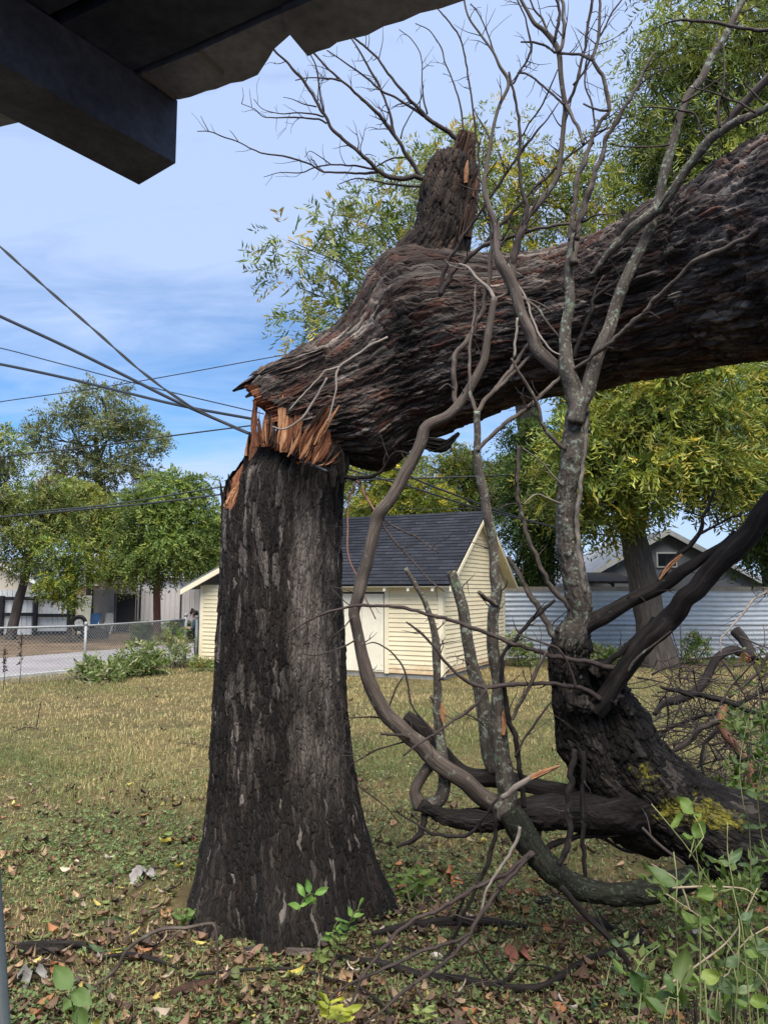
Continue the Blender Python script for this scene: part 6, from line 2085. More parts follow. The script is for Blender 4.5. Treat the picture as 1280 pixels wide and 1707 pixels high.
x, y = scatter(300000, 3.1, 19.5)
n1, n2 = patch_noise(x, y)
dens = np.clip(.62 + .5 * n1 + .6 * n2 - .55 * np.clip((6.0 - y + 5.5 * n1) / 2.6, 0, 1), .05, 1)
keep = rg.random(len(x)) < dens
x, y, n1, n2 = x[keep], y[keep], n1[keep], n2[keep]
green = np.clip(.5 + 1.9 * n1 + .5 * n2 - .25 * np.clip((y - 8) / 6, 0, 1) + .35 * rg.normal(size=len(x)), 0, 1)[:, None]
cg, cs_ = np.array([0.14, 0.17, 0.055]), np.array([0.46, 0.37, 0.18])
col = (cg * green + cs_ * (1 - green)) * (1 + .2 * rg.normal(size=(len(x), 1)))
sc_ = np.clip(y / 6, .75, 2.2)
o = grow('grass', x, y, (.018 + .045 * rg.random(len(x)) * np.clip(.75 + 1.3 * n2, .25, 1.6)) * np.clip(sc_, .9, 1.5), .0042 * sc_, col, .8)
tag(o, 'short patchy lawn of dry straw coloured and green grass', 'grass')

x, y = scatter(150000, 3.0, 11, extra=1.4)
n1, n2 = patch_noise(x + 7, y - 3)
keep = rg.random(len(x)) < np.clip(.45 + 1.0 * n2 + .7 * n1, .03, 1) * np.clip(1.25 - (y - 5 + 5 * n1) / 6, .06, 1)
x, y = x[keep], y[keep]
n = len(x)
z = ground_z(x, y) + .006 + .03 * rg.random(n)
th = rg.random(n) * 6.283
tl_ = rg.normal(size=n) * .35
D = unit(np.stack([np.cos(th), np.sin(th), .15 + tl_], 1))
S = unit(np.cross(D, np.stack([.3 * rg.normal(size=n), .3 * rg.normal(size=n), np.ones(n)], 1)))
Ls = rg.uniform(.014, .042, n)
V, q = leaf_quads(np.stack([x, y, z], 1), D, S, Ls, Ls * .72, .12, .08)
c = palette_pick(rg, [(3, (0.085, 0.13, 0.04)), (4, (0.125, 0.18, 0.06)), (3, (0.18, 0.225, 0.085)), (1, (0.28, 0.28, 0.12))], n, .2)
o = mk('clover', V, q, M['leaf'], col=np.clip(np.repeat(c, 4, 0), .004, 1), smooth=False)
tag(o, 'low clover and creeping weeds mixed through the near lawn', 'ground cover', kind='stuff')


def leaf_shape(L, W, curl, fold, seed, n=7, m=5, lobes=0.0):
    """a dead leaf with midrib fold and curl, lying flat, tip towards +x"""
    u = np.linspace(0, 1, n)
    prof = np.sin(np.pi * np.clip(u, 0, 1) ** .8) ** .9 + .02
    s = np.linspace(-1, 1, m)
    V = []
    for k in range(n):
        wv = W * .5 * prof[k] * (1 + lobes * math.sin(u[k] * 19 + seed))
        for q_ in s:
            V.append([L * (u[k] - .5), wv * q_, fold * W * abs(q_) ** 1.3 * .5 + curl * L * ((u[k] - .45) ** 2) * (1 + .5 * math.sin(seed + 3 * q_)) + .006 * math.sin(5 * u[k] + 2 * q_ + seed)])
    V = np.array(V)
    V[:, 2] -= V[:, 2].min()
    i, j = np.meshgrid(np.arange(n - 1), np.arange(m - 1), indexing='ij')
    a = (i * m + j).ravel()
    return V, np.stack([a, a + 1, a + 1 + m, a + m], 1)


# small litter as one mass
def litter(nm, n, y0, y1, pal, lab, conc):
    x, y = scatter(n, y0, y1, extra=1.5)
    n1, n2 = patch_noise(x - 11, y + 5)
    r = np.hypot(x - STUMP[0], y - STUMP[1])
    pr = np.clip(.25 + 1.2 * n2 + conc * (np.clip((4.6 - y) / 1.5, 0, 1) + 1.2 * np.clip(1.5 - r, 0, 1) + np.exp(-((x - .8) / 1.3) ** 2 - ((y - 4.6) / .9) ** 2)), .04, 1)
    k = rg.random(len(x)) < pr
    x, y = x[k], y[k]
    n_ = len(x)
    protos = [leaf_shape(1, w_, c_, f_, s_, 5, 3) for w_, c_, f_, s_ in ((.34, .9, .8, 1), (.28, 1.5, 1.1, 2), (.45, .5, .9, 3), (.16, 1.1, 1.0, 4), (.6, .8, .8, 5), (.10, .6, .4, 6))]
    Vs, Fs, Cs, n0 = [], [], [], 0
    c = palette_pick(rg, pal, n_, .22)
    L = .014 + .075 * rg.random(n_) ** 2.2
    th = rg.random(n_) * 6.283
    tx, ty = rg.normal(size=n_) * .26, rg.normal(size=n_) * .26
    z = ground_z(x, y) + .006 + .018 * rg.random(n_)
    kind = rg.integers(0, len(protos), n_)
    for p_, (V0, F0) in enumerate(protos):
        s = np.where(kind == p_)[0]
        P = V0[None] * L[s][:, None, None]
        P[..., 2] += P[..., 0] * tx[s][:, None] + P[..., 1] * ty[s][:, None]
        cx_, sx_ = np.cos(th[s])[:, None], np.sin(th[s])[:, None]
        X = P[..., 0] * cx_ - P[..., 1] * sx_ + x[s][:, None]
        Y_ = P[..., 0] * sx_ + P[..., 1] * cx_ + y[s][:, None]
        Z = P[..., 2] + z[s][:, None]
        V = np.stack([X, Y_, Z], -1).reshape(-1, 3)
        Fs.append((F0[None] + (np.arange(len(s)) * len(V0))[:, None, None]).reshape(-1, 4) + n0)
        Vs.append(V)
        Cs.append(np.repeat(c[s], len(V0), 0))
        n0 += len(V)
    o = mk(nm, np.concatenate(Vs), np.concatenate(Fs), M['litter'], col=np.clip(np.concatenate(Cs), .004, .9))
    tag(o, lab, 'ground cover', kind='stuff')


BRN = [(4, (0.11, 0.066, 0.044)), (3, (0.17, 0.105, 0.068)), (2.4, (0.25, 0.18, 0.115)), (4, (0.065, 0.042, 0.032)), (.7, (0.28, 0.13, 0.06)), (.5, (0.38, 0.32, 0.09)), (1.4, (0.15, 0.17, 0.065)), (.6, (0.36, 0.29, 0.22))]
litter('leaf_litter', 30000, 3.0, 8.5, BRN, 'small brown dead leaves and scraps littering the near ground', .95)
litter('leaf_litter', 1800, 8.0, 17, BRN, 'few scattered dead leaves over the far lawn', 0)

# the bigger fallen leaves, each one its own object
LV = [('brown', (0.20, 0.105, 0.06), 'curled brown fallen leaf lying in the near leaf litter'), ('tan', (0.40, 0.27, 0.16), 'dry tan fallen leaf lying in the near leaf litter'),
      ('orange', (0.32, 0.14, 0.065), 'rusty orange fallen leaf lying in the near leaf litter'), ('yellow', (0.48, 0.40, 0.07), 'yellow fallen leaf lying in the near leaf litter'), ('green', (0.15, 0.21, 0.06), 'dull green fallen leaf lying in the near leaf litter'), ('pale', (0.50, 0.44, 0.38), 'pale grey fallen leaf lying in the near leaf litter')]
protos = []
for k, (nm, c, lab) in enumerate(LV):
    t = NT('dead_leaf_' + nm, .7, .3)
    vn = t.noise(t.uvmap(src='Object'), 40, 4, .6)
    t.col(t.ramp(vn, [(.3, tuple(v_ * .55 for v_ in c)), (.6, c), (.8, tuple(min(1, v_ * 1.25) for v_ in c))]))
    for s in range(2):
        V0, F0 = leaf_shape(.11, .035 + .022 * ((k + s) % 3), .5 + .4 * s, .5 + .3 * s, k * 3 + s, 9, 5)
        protos.append((mk('fallen_leaf', V0, F0, t.m), lab, nm))
used = set()
cnt = 0
while cnt < 290:
    xx, yy = scatter(1, 3.15, 6.6, extra=.9)
    if not len(xx):
        continue
    x_, y_ = float(xx[0]), float(yy[0])
    k = int(rg.choice(len(protos), p=np.repeat([.40, .28, .09, .06, .10, .07], 2) / 2))
    o, lab, nm = protos[k]
    if k in used:
        o = o.copy()
        COL.objects.link(o)
    used.add(k)
    s = rg.uniform(.42, .98)
    o.location = (x_, y_, float(ground_z([x_], [y_])[0]) + .012)
    o.rotation_euler = (rg.normal() * .26, rg.normal() * .26, rg.random() * 6.28)
    o.scale = (s, s, s)
    tag(o, lab, 'leaf', nm + ' fallen leaves on the near ground')
    cnt += 1
for k in range(len(protos)):
    if k not in used:
        bpy.data.objects.remove(protos[k][0])


# two leaves that stand out: the big lobed orange one and the torn grey one
def lobed(R, n=5, seed=0):
    a = np.linspace(-2.5, 2.5, 61)
    r = R * (.42 + .58 * np.abs(np.cos(a * n / 2.0 * .98)) ** 1.4) * (1 - .06 * a * a / 2)
    r = r * (1 + .08 * np.sin(a * 31 + seed))
    V, Fs = [[0, 0, .012]], []
    for f in (.35, .7, 1.0):
        for q_, rr in zip(a, r):
            V.append([rr * f * math.cos(q_), rr * f * math.sin(q_), .012 + .03 * f * f * math.sin(q_ * 5 + seed) + .02 * f])
    for k in range(60):
        Fs.append([0, 1 + k, 2 + k, 2 + k])
    V = np.array(V)
    tri = np.array([[0, 1 + k, 2 + k] for k in range(60)])
    qd = np.array([[1 + b_ * 61 + k, 1 + (b_ + 1) * 61 + k, 2 + (b_ + 1) * 61 + k, 2 + b_ * 61 + k] for b_ in range(2) for k in range(60)])
    return V, [tri, qd]


for px, py, R, c, lab, ry in ((748, 1472, .12, (0.45, 0.17, 0.075), 'large lobed orange brown maple leaf between the stump and the mossy branch', .5), (865, 1602, .09, (0.30, 0.12, 0.085), 'reddish brown lobed leaf below the orange one', .3), (243, 1470, .13, (0.30, 0.27, 0.26), 'large torn grey leaf on the grass left of the stump', .2), (55, 1640, .09, (0.24, 0.23, 0.21), 'wide faded leaf near the bottom left corner', .2)):
    t = NT('maple_leaf', .7, .3)
    t.col(t.ramp(t.noise(t.uvmap(src='Object'), 25, 4), [(.3, tuple(v_ * .6 for v_ in c)), (.7, c)]))
    V, Fs = lobed(R, 5, px)
    o = mk('maple_leaf', V, Fs, t.m)
    p = ground(px, py)
    o.location = (p[0], p[1], float(ground_z([p[0]], [p[1]])[0]) + .02)
    o.rotation_euler = (ry * .4, ry, px)
    tag(o, lab, 'leaf')


# ------------------------------------------------------------------ foreground plants
def stem_plant(name, label, stems, leaf_L, leaf_W, col, Yo, seed, nl=7, cat='plant', round_=False, r=.003, group=None, nlv=(6, 5), wl=None, ground_base=True, tip_only=False):
    """green stems along pixel paths with paired leaves"""
    rg_ = np.random.default_rng(seed)
    root = None
    sms, lv_all = [], []
    for pts in stems:
        P = [at(x, y, Yo + .04 * rg_.normal()) for x, y in pts]
        if ground_base:
            P = [np.array([P[0][0] + .05 * rg_.normal(), P[0][1] + .08 * rg_.normal(), 0.0])] + P
        if root is None:
            root = thing(name, P[0] * [1, 1, 0], label, cat, group)
        Q = catmull(P, 40)
        sm = MB()
        sm.tube(Q, np.linspace(r, r * .45, 40), 7)
        sms.append(sm)
        i0 = 0 if not ground_base else 16
        for k in range(nl):
            f = int(i0 + (39 - i0) * ((k + .6) / nl)) if not tip_only else int(30 + 9 * k / nl)
            t_ = unit(Q[min(f + 1, 39)] - Q[f - 1])
            for s in (-1, 1):
                if rg_.random() < .12:
                    continue
                sd = unit(np.cross(t_, [0.15 * rg_.normal(), -1, .3 * rg_.normal()]))
                d = unit(sd * s + t_ * rg_.uniform(.1, .7) + rg_.normal(size=3) * .28)
                L = leaf_L * rg_.uniform(.55, 1.15)
                V0, F0 = leaf_shape(L, L * leaf_W / leaf_L, rg_.uniform(-.25, .35), .35, rg_.random() * 9, *nlv)
                V0[:, 0] += L * .5
                up = unit(np.cross(d, np.cross(np.array([0, -.5, 1.0]) + rg_.normal(size=3) * .35, d)))
                y_ = np.cross(up, d)
                lv_all.append((Q[f] + np.outer(V0[:, 0], d) + np.outer(V0[:, 1], y_) + np.outer(V0[:, 2] - V0[0, 2], up), F0, rg_.random()))
    for sm in sms:
        sm.build('stem', M['green_stem'], root, smooth=True, uv=True)
    for V, F0, q_ in lv_all[:95]:
        c = np.array(col) * (0.75 + .55 * q_) * np.array([1 + .25 * (q_ - .5), 1, 1])
        mk('leaf', V, F0, M['leaf'], root, col=np.clip(np.tile(c, (len(V), 1)), .004, .9))
    return root


t = NT('green_stem', .6, .3)
M['green_stem'] = t.col(t.ramp(t.noise(t.uvmap(8, 30), 1, 3), [(.3, (0.13, 0.16, 0.06)), (.7, (0.24, 0.24, 0.11))]))
t = NT('dry_stem', .8, .2)
M['dry_stem'] = t.col(t.ramp(t.noise(t.uvmap(8, 30), 1, 3), [(.3, (0.22, 0.17, 0.11)), (.7, (0.40, 0.33, 0.23))]))
stem_plant('vine', 'climbing vine with bright rounded leaves in front of the mossy limb', [[(1238, 1560), (1190, 1485), (1150, 1420), (1112, 1372), (1085, 1340)], [(1165, 1470), (1148, 1432), (1172, 1395), (1152, 1350), (1160, 1330)]], .056, .040, (0.15, 0.22, 0.05), 2.0, 71, 5)
stem_plant('vine', 'tall grey green milkweed stem standing at the lower right', [[(1130, 1707), (1132, 1640), (1128, 1580), (1125, 1520), (1128, 1470), (1122, 1420)]], .080, .040, (0.10, 0.15, 0.045), 1.9, 72, 6)
stem_plant('vine', 'leafy stem with narrow pale leaves, right of the milkweed', [[(1230, 1600), (1226, 1540), (1222, 1480), (1212, 1420), (1212, 1370)]], .060, .020, (0.13, 0.19, 0.09), 2.1, 73, 4)
stem_plant('vine', 'dark oval leaved plant in the bottom right foreground', [[(1105, 1720), (1120, 1680), (1135, 1640), (1150, 1610)], [(1060, 1730), (1090, 1700), (1110, 1672)], [(1180, 1720), (1165, 1680), (1158, 1650)]], .075, .048, (0.06, 0.11, 0.03), 1.6, 74, 4)
stem_plant('vine', 'pale leaved weed filling the bottom right corner', [[(1265, 1720), (1258, 1650), (1262, 1590), (1250, 1550)], [(1220, 1720), (1230, 1660), (1222, 1610)], [(1285, 1700), (1275, 1620), (1285, 1560)], [(1190, 1707), (1200, 1650), (1212, 1585)]], .060, .030, (0.10, 0.15, 0.065), 2.1, 75, 5)
stem_plant('vine', 'tangle of small leaved stems at the right edge above the mossy limb', [[(1285, 1480), (1270, 1400), (1262, 1320), (1275, 1240), (1262, 1150)], [(1320, 1480), (1300, 1330), (1290, 1240), (1285, 1160)], [(1250, 1420), (1240, 1350), (1232, 1280), (1245, 1200)]], .050, .024, (0.10, 0.155, 0.06), 3.0, 76, 8)
stem_plant('vine', 'thin weed stems rising between the sticks left of the vine', [[(1000, 1707), (1010, 1640), (1020, 1600), (1040, 1570)], [(1040, 1707), (1048, 1650), (1070, 1600), (1100, 1575)], [(1010, 1720), (985, 1672), (970, 1640)]], .045, .020, (0.085, 0.13, 0.06), 2.7, 77, 6)
for k, (pts) in enumerate([[(1290, 1700), (1230, 1600), (1180, 1540), (1110, 1490)], [(1180, 1707), (1215, 1620), (1240, 1570), (1290, 1540)], [(1100, 1650), (1160, 1610), (1220, 1560), (1262, 1480)], [(1150, 1520), (1130, 1470), (1085, 1440)], [(1120, 1480), (1180, 1478), (1240, 1482), (1262, 1500)], [(1200, 1707), (1196, 1640), (1170, 1590)]]):
    b = MB()
    P = catmull([at(x, y, 2.35 - .1 * k % .3) for x, y in pts] if k not in (0, 1, 5) else [at(pts[0][0], pts[0][1], 2.2) * [1, 1, 0]] + [at(x, y, 2.2) for x, y in pts], 30)
    b.tube(P, np.linspace(.0035, .0018, 30), 6)
    tag(b.build('dry_stalk', M['dry_stem'], smooth=True, uv=True), 'thin dry stalk crossing the weeds at the lower right', 'stalk', 'dry stalks in the lower right weeds')
stem_plant('sapling', 'young sapling with broad paired leaves in the bottom left foreground', [[(128, 1720), (122, 1680), (119, 1650), (117, 1622)]], .085, .050, (0.20, 0.32, 0.10), 2.1, 84, 2, tip_only=True)
stem_plant('sapling', 'yellow and green leaved seedling beside the sapling', [[(150, 1720), (146, 1690), (143, 1675)]], .050, .030, (0.34, 0.34, 0.05), 2.15, 82, 3)
stem_plant('sapling', 'blurry thin leaved weed in the grass left of the stump', [[(180, 1560), (184, 1530), (186, 1505)]], .090, .018, (0.10, 0.15, 0.06), 3.2, 83, 3)
stem_plant('sapling', 'yellow green upright leaves at the bottom centre', [[(545, 1720), (548, 1690), (550, 1665)], [(560, 1722), (566, 1695), (572, 1680)]], .085, .030, (0.36, 0.40, 0.06), 3.1, 84, 3, tip_only=True)
stem_plant('sapling', 'pale star shaped weed on the ground below the stump', [[(700, 1692), (704, 1688), (708, 1684)]], .070, .020, (0.30, 0.36, 0.13), 3.35, 85, 4)
stem_plant('weed_clump', 'clump of upright broad green leaves right of the stump foot', [[(680, 1490), (676, 1470), (672, 1452)], [(692, 1490), (694, 1468), (697, 1448)], [(706, 1490), (710, 1470), (716, 1455)], [(670, 1492), (660, 1475), (655, 1462)]], .105, .034, (0.12, 0.19, 0.045), 5.0, 86, 3)
stem_plant('weed_clump', 'small bright weeds at the left foot of the stump', [[(305, 1545), (306, 1530), (304, 1512)], [(318, 1548), (322, 1530), (326, 1516)], [(345, 1550), (352, 1535), (360, 1528)]], .060, .030, (0.13, 0.20, 0.05), 4.55, 87, 4)
stem_plant('seedling', 'bright green leafed shoot growing on the face of the stump', [[(498, 1520), (506, 1500), (516, 1490), (528, 1492)]], .090, .040, (0.16, 0.30, 0.07), 4.22, 88, 4, ground_base=False, r=.002)
stem_plant('seedling', 'little green shoot at the base of the stump, lower left of the pair', [[(556, 1552), (560, 1540), (566, 1530)]], .070, .030, (0.15, 0.26, 0.06), 4.25, 89, 4, r=.002)
stem_plant('seedling', 'taller green shoot at the base of the stump, upper right of the pair', [[(578, 1560), (584, 1535), (592, 1520), (604, 1516)]], .075, .034, (0.15, 0.26, 0.06), 4.3, 90, 4, r=.002)
stem_plant('seedling', 'dull leaved shoot below the two bright shoots at the stump base', [[(560, 1590), (566, 1572), (566, 1558)], [(530, 1600), (534, 1592), (538, 1588)]], .060, .034, (0.12, 0.17, 0.05), 4.15, 91, 4, r=.002)

# sticks on the ground
for k, (pts, ws, Y, mt, lab, tw) in enumerate([
    ([(560, 1600), (642, 1611), (698, 1624), (771, 1632), (832, 1643), (900, 1648), (941, 1630), (982, 1609), (1039, 1588), (1070, 1560)], (8, 12, 13, 13, 12, 12, 11, 10, 9, 6), None, 'bark_dark', 'long black branch lying on the ground below the stump', 3),
    ([(150, 1650), (193, 1617), (210, 1586), (241, 1562), (275, 1548), (309, 1547), (347, 1540), (358, 1545), (363, 1586), (364, 1631), (370, 1700)], (5, 6, 6, 6, 6, 6, 5, 4.5, 4, 4, 3.5), 3.9, 'bark_branch', 'bent brown stick arching over the leaves left of the stump', 2),
    ([(300, 1640), (327, 1636), (378, 1627), (420, 1623), (497, 1622), (549, 1635), (600, 1650), (642, 1681), (660, 1712)], (3, 5, 5, 5.5, 6, 6, 6, 5.5, 5), None, 'bark_dark', 'thin dark stick along the front of the stump', 2),
    ([(935, 1478), (967, 1516), (1003, 1552), (1039, 1593), (1054, 1635), (1060, 1700)], (9, 10, 10, 10, 9, 8), 3.7, 'bark_dark', 'dark slanting branch under the green mossy branch', 2),
    ([(30, 1585), (80, 1582), (140, 1584), (170, 1600)], (10, 12, 9, 5), None, 'bark_dark', 'short rotten stick in the grass at the far left', 1),
    ([(165, 1605), (215, 1600), (250, 1608), (300, 1625)], (6, 8, 8, 4), None, 'bark_dark', 'crumbling dark stick beside the bent brown one', 1),
    ([(620, 1560), (700, 1545), (800, 1540), (880, 1548)], (8, 16, 15, 6), None, 'bark_dark', 'rotten log sliver under the crossing twigs right of the stump', 2),
    ([(985, 1540), (1040, 1565), (1090, 1590), (1120, 1600)], (10, 12, 10, 7), None, 'bark_dark', 'half buried dark branch at the lower right', 1),
    ([(690, 1640), (720, 1690), (740, 1715)], (4, 4.5, 4), None, 'bark_branch', 'short pale twig at the bottom centre', 1),
    ([(730, 1615), (745, 1660), (770, 1707)], (4, 4, 3.5), None, 'bark_branch', 'slim twig right of the short pale one', 1),
    ([(45, 1245), (60, 1215), (69, 1170)], (1.5, 2, 1.5), 11.2, 'bark_twig', 'thin twig sticking up from the lawn at the left', 0),
    ([(20, 1222), (45, 1212), (68, 1215)], (1.5, 2, 1.5), None, 'bark_twig', 'small dark twig on the lawn at the far left', 1),
    ([(295, 1240), (320, 1243), (360, 1248)], (1.5, 2, 2), None, 'bark_twig', 'forked twig on the lawn beside the stump', 2),
    ([(990, 1385), (1050, 1420), (1120, 1400)], (5, 5, 4), 4.6, 'bark_twig', 'bent twig under the mossy limb', 2),
    ([(1070, 1380), (1100, 1410), (1140, 1440)], (5, 6, 5), 3.9, 'bark_branch', 'short grey twig against the dark underside of the mossy limb', 1)]):
    if Y is None:
        gp = [ground(x, y, .025) for x, y in pts]
        Yl = [p[1] for p in gp]
    else:
        gp = [at(x, y, Y) for x, y in pts]
    P = np.array([np.append(p, .5 * w_ * ax(p) / F) for p, w_ in zip(gp, ws)])
    if Y is None:
        P[:, 2] += ground_z(P[:, 0], P[:, 1]) + P[:, 3] * .3
    Q = catmull(P, 60)
    b = MB()
    b.tube(Q[:, :3], Q[:, 3], 12, rough=.14, seed=k)
    for _ in range(tw):
        i_ = int(rg.integers(10, 50))
        dd = unit(Q[i_ + 1, :3] - Q[i_, :3] + rg.normal(size=3) * [.7, .7, .4] + [0, 0, .3])
        b.tube(catmull([Q[i_, :3], Q[i_, :3] + dd * .12, Q[i_, :3] + dd * .26 + rg.normal(size=3) * .04], 8), np.linspace(Q[i_, 3] * .5, .0012, 8), 5)
    tag(b.build('fallen_stick', M[mt], smooth=True, uv=True), lab, 'stick')
# bark slabs shed round the stump
for k, (px, py, L, W, rot, mt, lab) in enumerate([(470, 1598, .42, .07, 0.05, 'bark_fallen', 'grey slab of bark lying against the foot of the stump'), (905, 1512, .17, .10, 1.2, 'bark_stump', 'black chunk of bark below the mossy branch'), (870, 1495, .20, .045, .1, 'wood', 'orange splinter of fresh wood on the ground'),
                                                   (760, 1548, .55, .06, .15, 'wood_dark', 'long reddish bark strip lying right of the stump'), (660, 1590, .3, .06, -.2, 'bark_stump', 'dark bark flake near the stump foot'), (320, 1660, .22, .06, .5, 'wood_dark', 'dark red bark flake at the lower left'), (70, 1596, .25, .07, .1, 'bark_stump', 'flat black bark piece in the left grass'), (980, 1545, .3, .07, .3, 'wood_dark', 'brown bark slab under the slanting branch')]):
    p = ground(px, py)
    n, m = 30, 9
    u = np.linspace(0, 1, n)
    s = np.linspace(-1, 1, m)
    V = []
    for side in (1, -1):
        for i_ in range(n):
            wv = W * .5 * (np.sin(np.pi * u[i_]) ** .35) * (1 + .3 * math.sin(u[i_] * 23 + k) * .5)
            for q_ in s:
                V.append([L * (u[i_] - .5), wv * q_ + .01 * math.sin(u[i_] * 6 + k), .02 * (1 - q_ * q_) + side * .006 * (1 - q_ ** 4)])
    V = np.array(V)
    V[:, 2] += .010 * fbm(V * [30, 90, 1] + k * 3, 3, k)
    i_, j_ = np.meshgrid(np.arange(n - 1), np.arange(m - 1), indexing='ij')
    a = (i_ * m + j_).ravel()
    top = np.stack([a, a + 1, a + 1 + m, a + m], 1)
    c_, s__ = math.cos(rot), math.sin(rot)
    X = V[:, 0] * c_ - V[:, 1] * s__ + p[0]
    Y_ = V[:, 0] * s__ + V[:, 1] * c_ + p[1]
    Z = V[:, 2] + ground_z(X, Y_) + .012
    o = mk('bark_piece', np.stack([X, Y_, Z], 1), [top, top[:, ::-1] + n * m], M[mt], uv=np.tile(np.stack([V[:n * m, 1], V[:n * m, 0]], 1), (2, 1)), attrs={'plate': np.full(2 * n * m, .4)})
    tag(o, lab, 'bark')

# ------------------------------------------------------------------ brush pile at the right
for k, (pts, ws, Y, mt, lab, tw) in enumerate([
    ([(1247, 1094), (1223, 1085), (1200, 1096), (1187, 1114), (1174, 1138), (1154, 1156), (1131, 1167), (1105, 1174), (1090, 1192)], (15, 14, 14, 14, 15, 15, 14, 11, 8), 7.0, 'bark_dark', 'crooked dark branch with a fresh orange cut end on the brush pile', 3),
    ([(1207, 1180), (1198, 1200), (1209, 1223), (1227, 1245), (1245, 1272), (1256, 1305), (1264, 1350), (1270, 1390)], (12, 15, 14, 14, 15, 16, 16, 16), 5.6, 'bark_red', 'reddish broken branch with a pale split tip at the right edge', 2),
    ([(1100, 1145), (1138, 1154), (1178, 1160), (1211, 1171), (1245, 1185), (1300, 1204)], (5, 8, 9, 9, 8, 8), 5.9, 'bark_dark', 'straight dark stick slanting across the brush pile', 2),
    ([(1105, 1262), (1145, 1238), (1174, 1212), (1198, 1202)], (6, 9, 9, 10), 5.65, 'bark_branch', 'forked side stick touching the reddish broken branch', 2),
    ([(1085, 1240), (1125, 1209), (1167, 1194), (1211, 1183), (1245, 1167), (1290, 1140)], (5, 6, 6.5, 7, 7, 7), 6.5, 'bark_dark', 'low dark stick rising to the right in the brush pile', 3),
    ([(1194, 1218), (1174, 1240), (1169, 1272), (1171, 1310)], (6, 6, 6, 5), 5.7, 'bark_dark', 'hanging dark twig below the reddish broken branch', 1),
    ([(1225, 1051), (1240, 1071), (1254, 1100)], (18, 17, 20), 7.6, 'bark_dark', 'grey dead stub standing behind the brush pile', 0),
    ([(1300, 968), (1280, 982), (1256, 1000), (1236, 1025), (1214, 1049), (1201, 1065), (1201, 1090)], (4, 4, 4, 3.5, 3, 3, 2), 6.6, 'bark_pale', 'thin pale arching twig over the brush pile', 2),
    ([(1214, 1163), (1234, 1147), (1262, 1120), (1300, 1060)], (6, 6, 6, 6), 6.8, 'bark_branch', 'grey stick leaning up to the right at the frame edge', 3),
    ([(1225, 1270), (1250, 1262), (1290, 1240)], (6, 6, 5), 5.3, 'bark_branch', 'short twig curving from the reddish branch to the right', 1),
    ([(1240, 1340), (1226, 1300), (1232, 1260), (1222, 1230)], (9, 9, 8, 5), 5.8, 'bark_dark', 'dark upright stick low in the brush pile', 1)]):
    r = thing('fallen_branch', at(*pts[0], Y) * [1, 1, 0], lab, 'branch')
    branch(r, 'branch_wood', pts, 0, 0, Y, Y - .25, M[mt], seed=700 + k, twigs=tw * 2, tl=45, tmat=TW, ws=ws)
    if k == 0:
        plank('cut_end', [(1236, 1090), (1241, 1096), (1250, 1100)], (10, 15, 9), 6.9, M['wood'], .02, .3, 5, r)
    if k == 1:
        plank('split_tip', [(1200, 1202), (1204, 1190), (1210, 1174)], (8, 10, 2), 5.5, M['wood_pale'], .012, .3, 6, r)
b = MB()
for _ in range(430):
    px, py = rg.uniform(1085, 1330), rg.uniform(1105, 1335)
    Y = rg.uniform(5.6, 8.2)
    p = at(px, py, Y)
    if p[2] < .03:
        p[2] = .03 + .2 * rg.random()
    d = unit(np.array([rg.normal(), rg.normal() * .6, rg.normal() * .38]))
    L = rg.uniform(.2, .9)
    c = [p - d * L / 2]
    for s in range(4):
        d = unit(d + rg.normal(size=3) * .22)
        c.append(c[-1] + d * L / 4)
    c = np.array(c)
    c[:, 2] = np.maximum(c[:, 2], .015)
    b.tube(catmull(c, 10), np.linspace(rg.uniform(.003, .010), .0015, 10), 6)
o = b.build('brush_pile', M['bark_twig'], smooth=True, uv=True)
tag(o, 'tangle of thin bare twigs heaped on the grass at the right', 'brush', kind='stuff')
b = MB()
for _ in range(150):
    px, py = rg.uniform(560, 1010), rg.uniform(1240, 1700)
    p = ground(px, py)
    p[2] = float(ground_z([p[0]], [p[1]])[0]) + .02
    d = unit(np.array([rg.normal(), rg.normal() * .7, abs(rg.normal()) * .10]))
    L = rg.uniform(.08, .45)
    c = [p]
    for s in range(4):
        d = unit(d + rg.normal(size=3) * [.25, .25, .12])
        c.append(c[-1] + d * L / 4)
    c = np.array(c)
    c[:, 2] = np.maximum(c[:, 2], ground_z(c[:, 0], c[:, 1]) + .006)
    b.tube(catmull(c, 9), np.linspace(rg.uniform(.0018, .004), .001, 9), 5)
tag(b.build('twig_litter', M['bark_twig'], smooth=True, uv=True), 'fine broken twigs strewn on the ground around the stump', 'ground cover', kind='stuff')

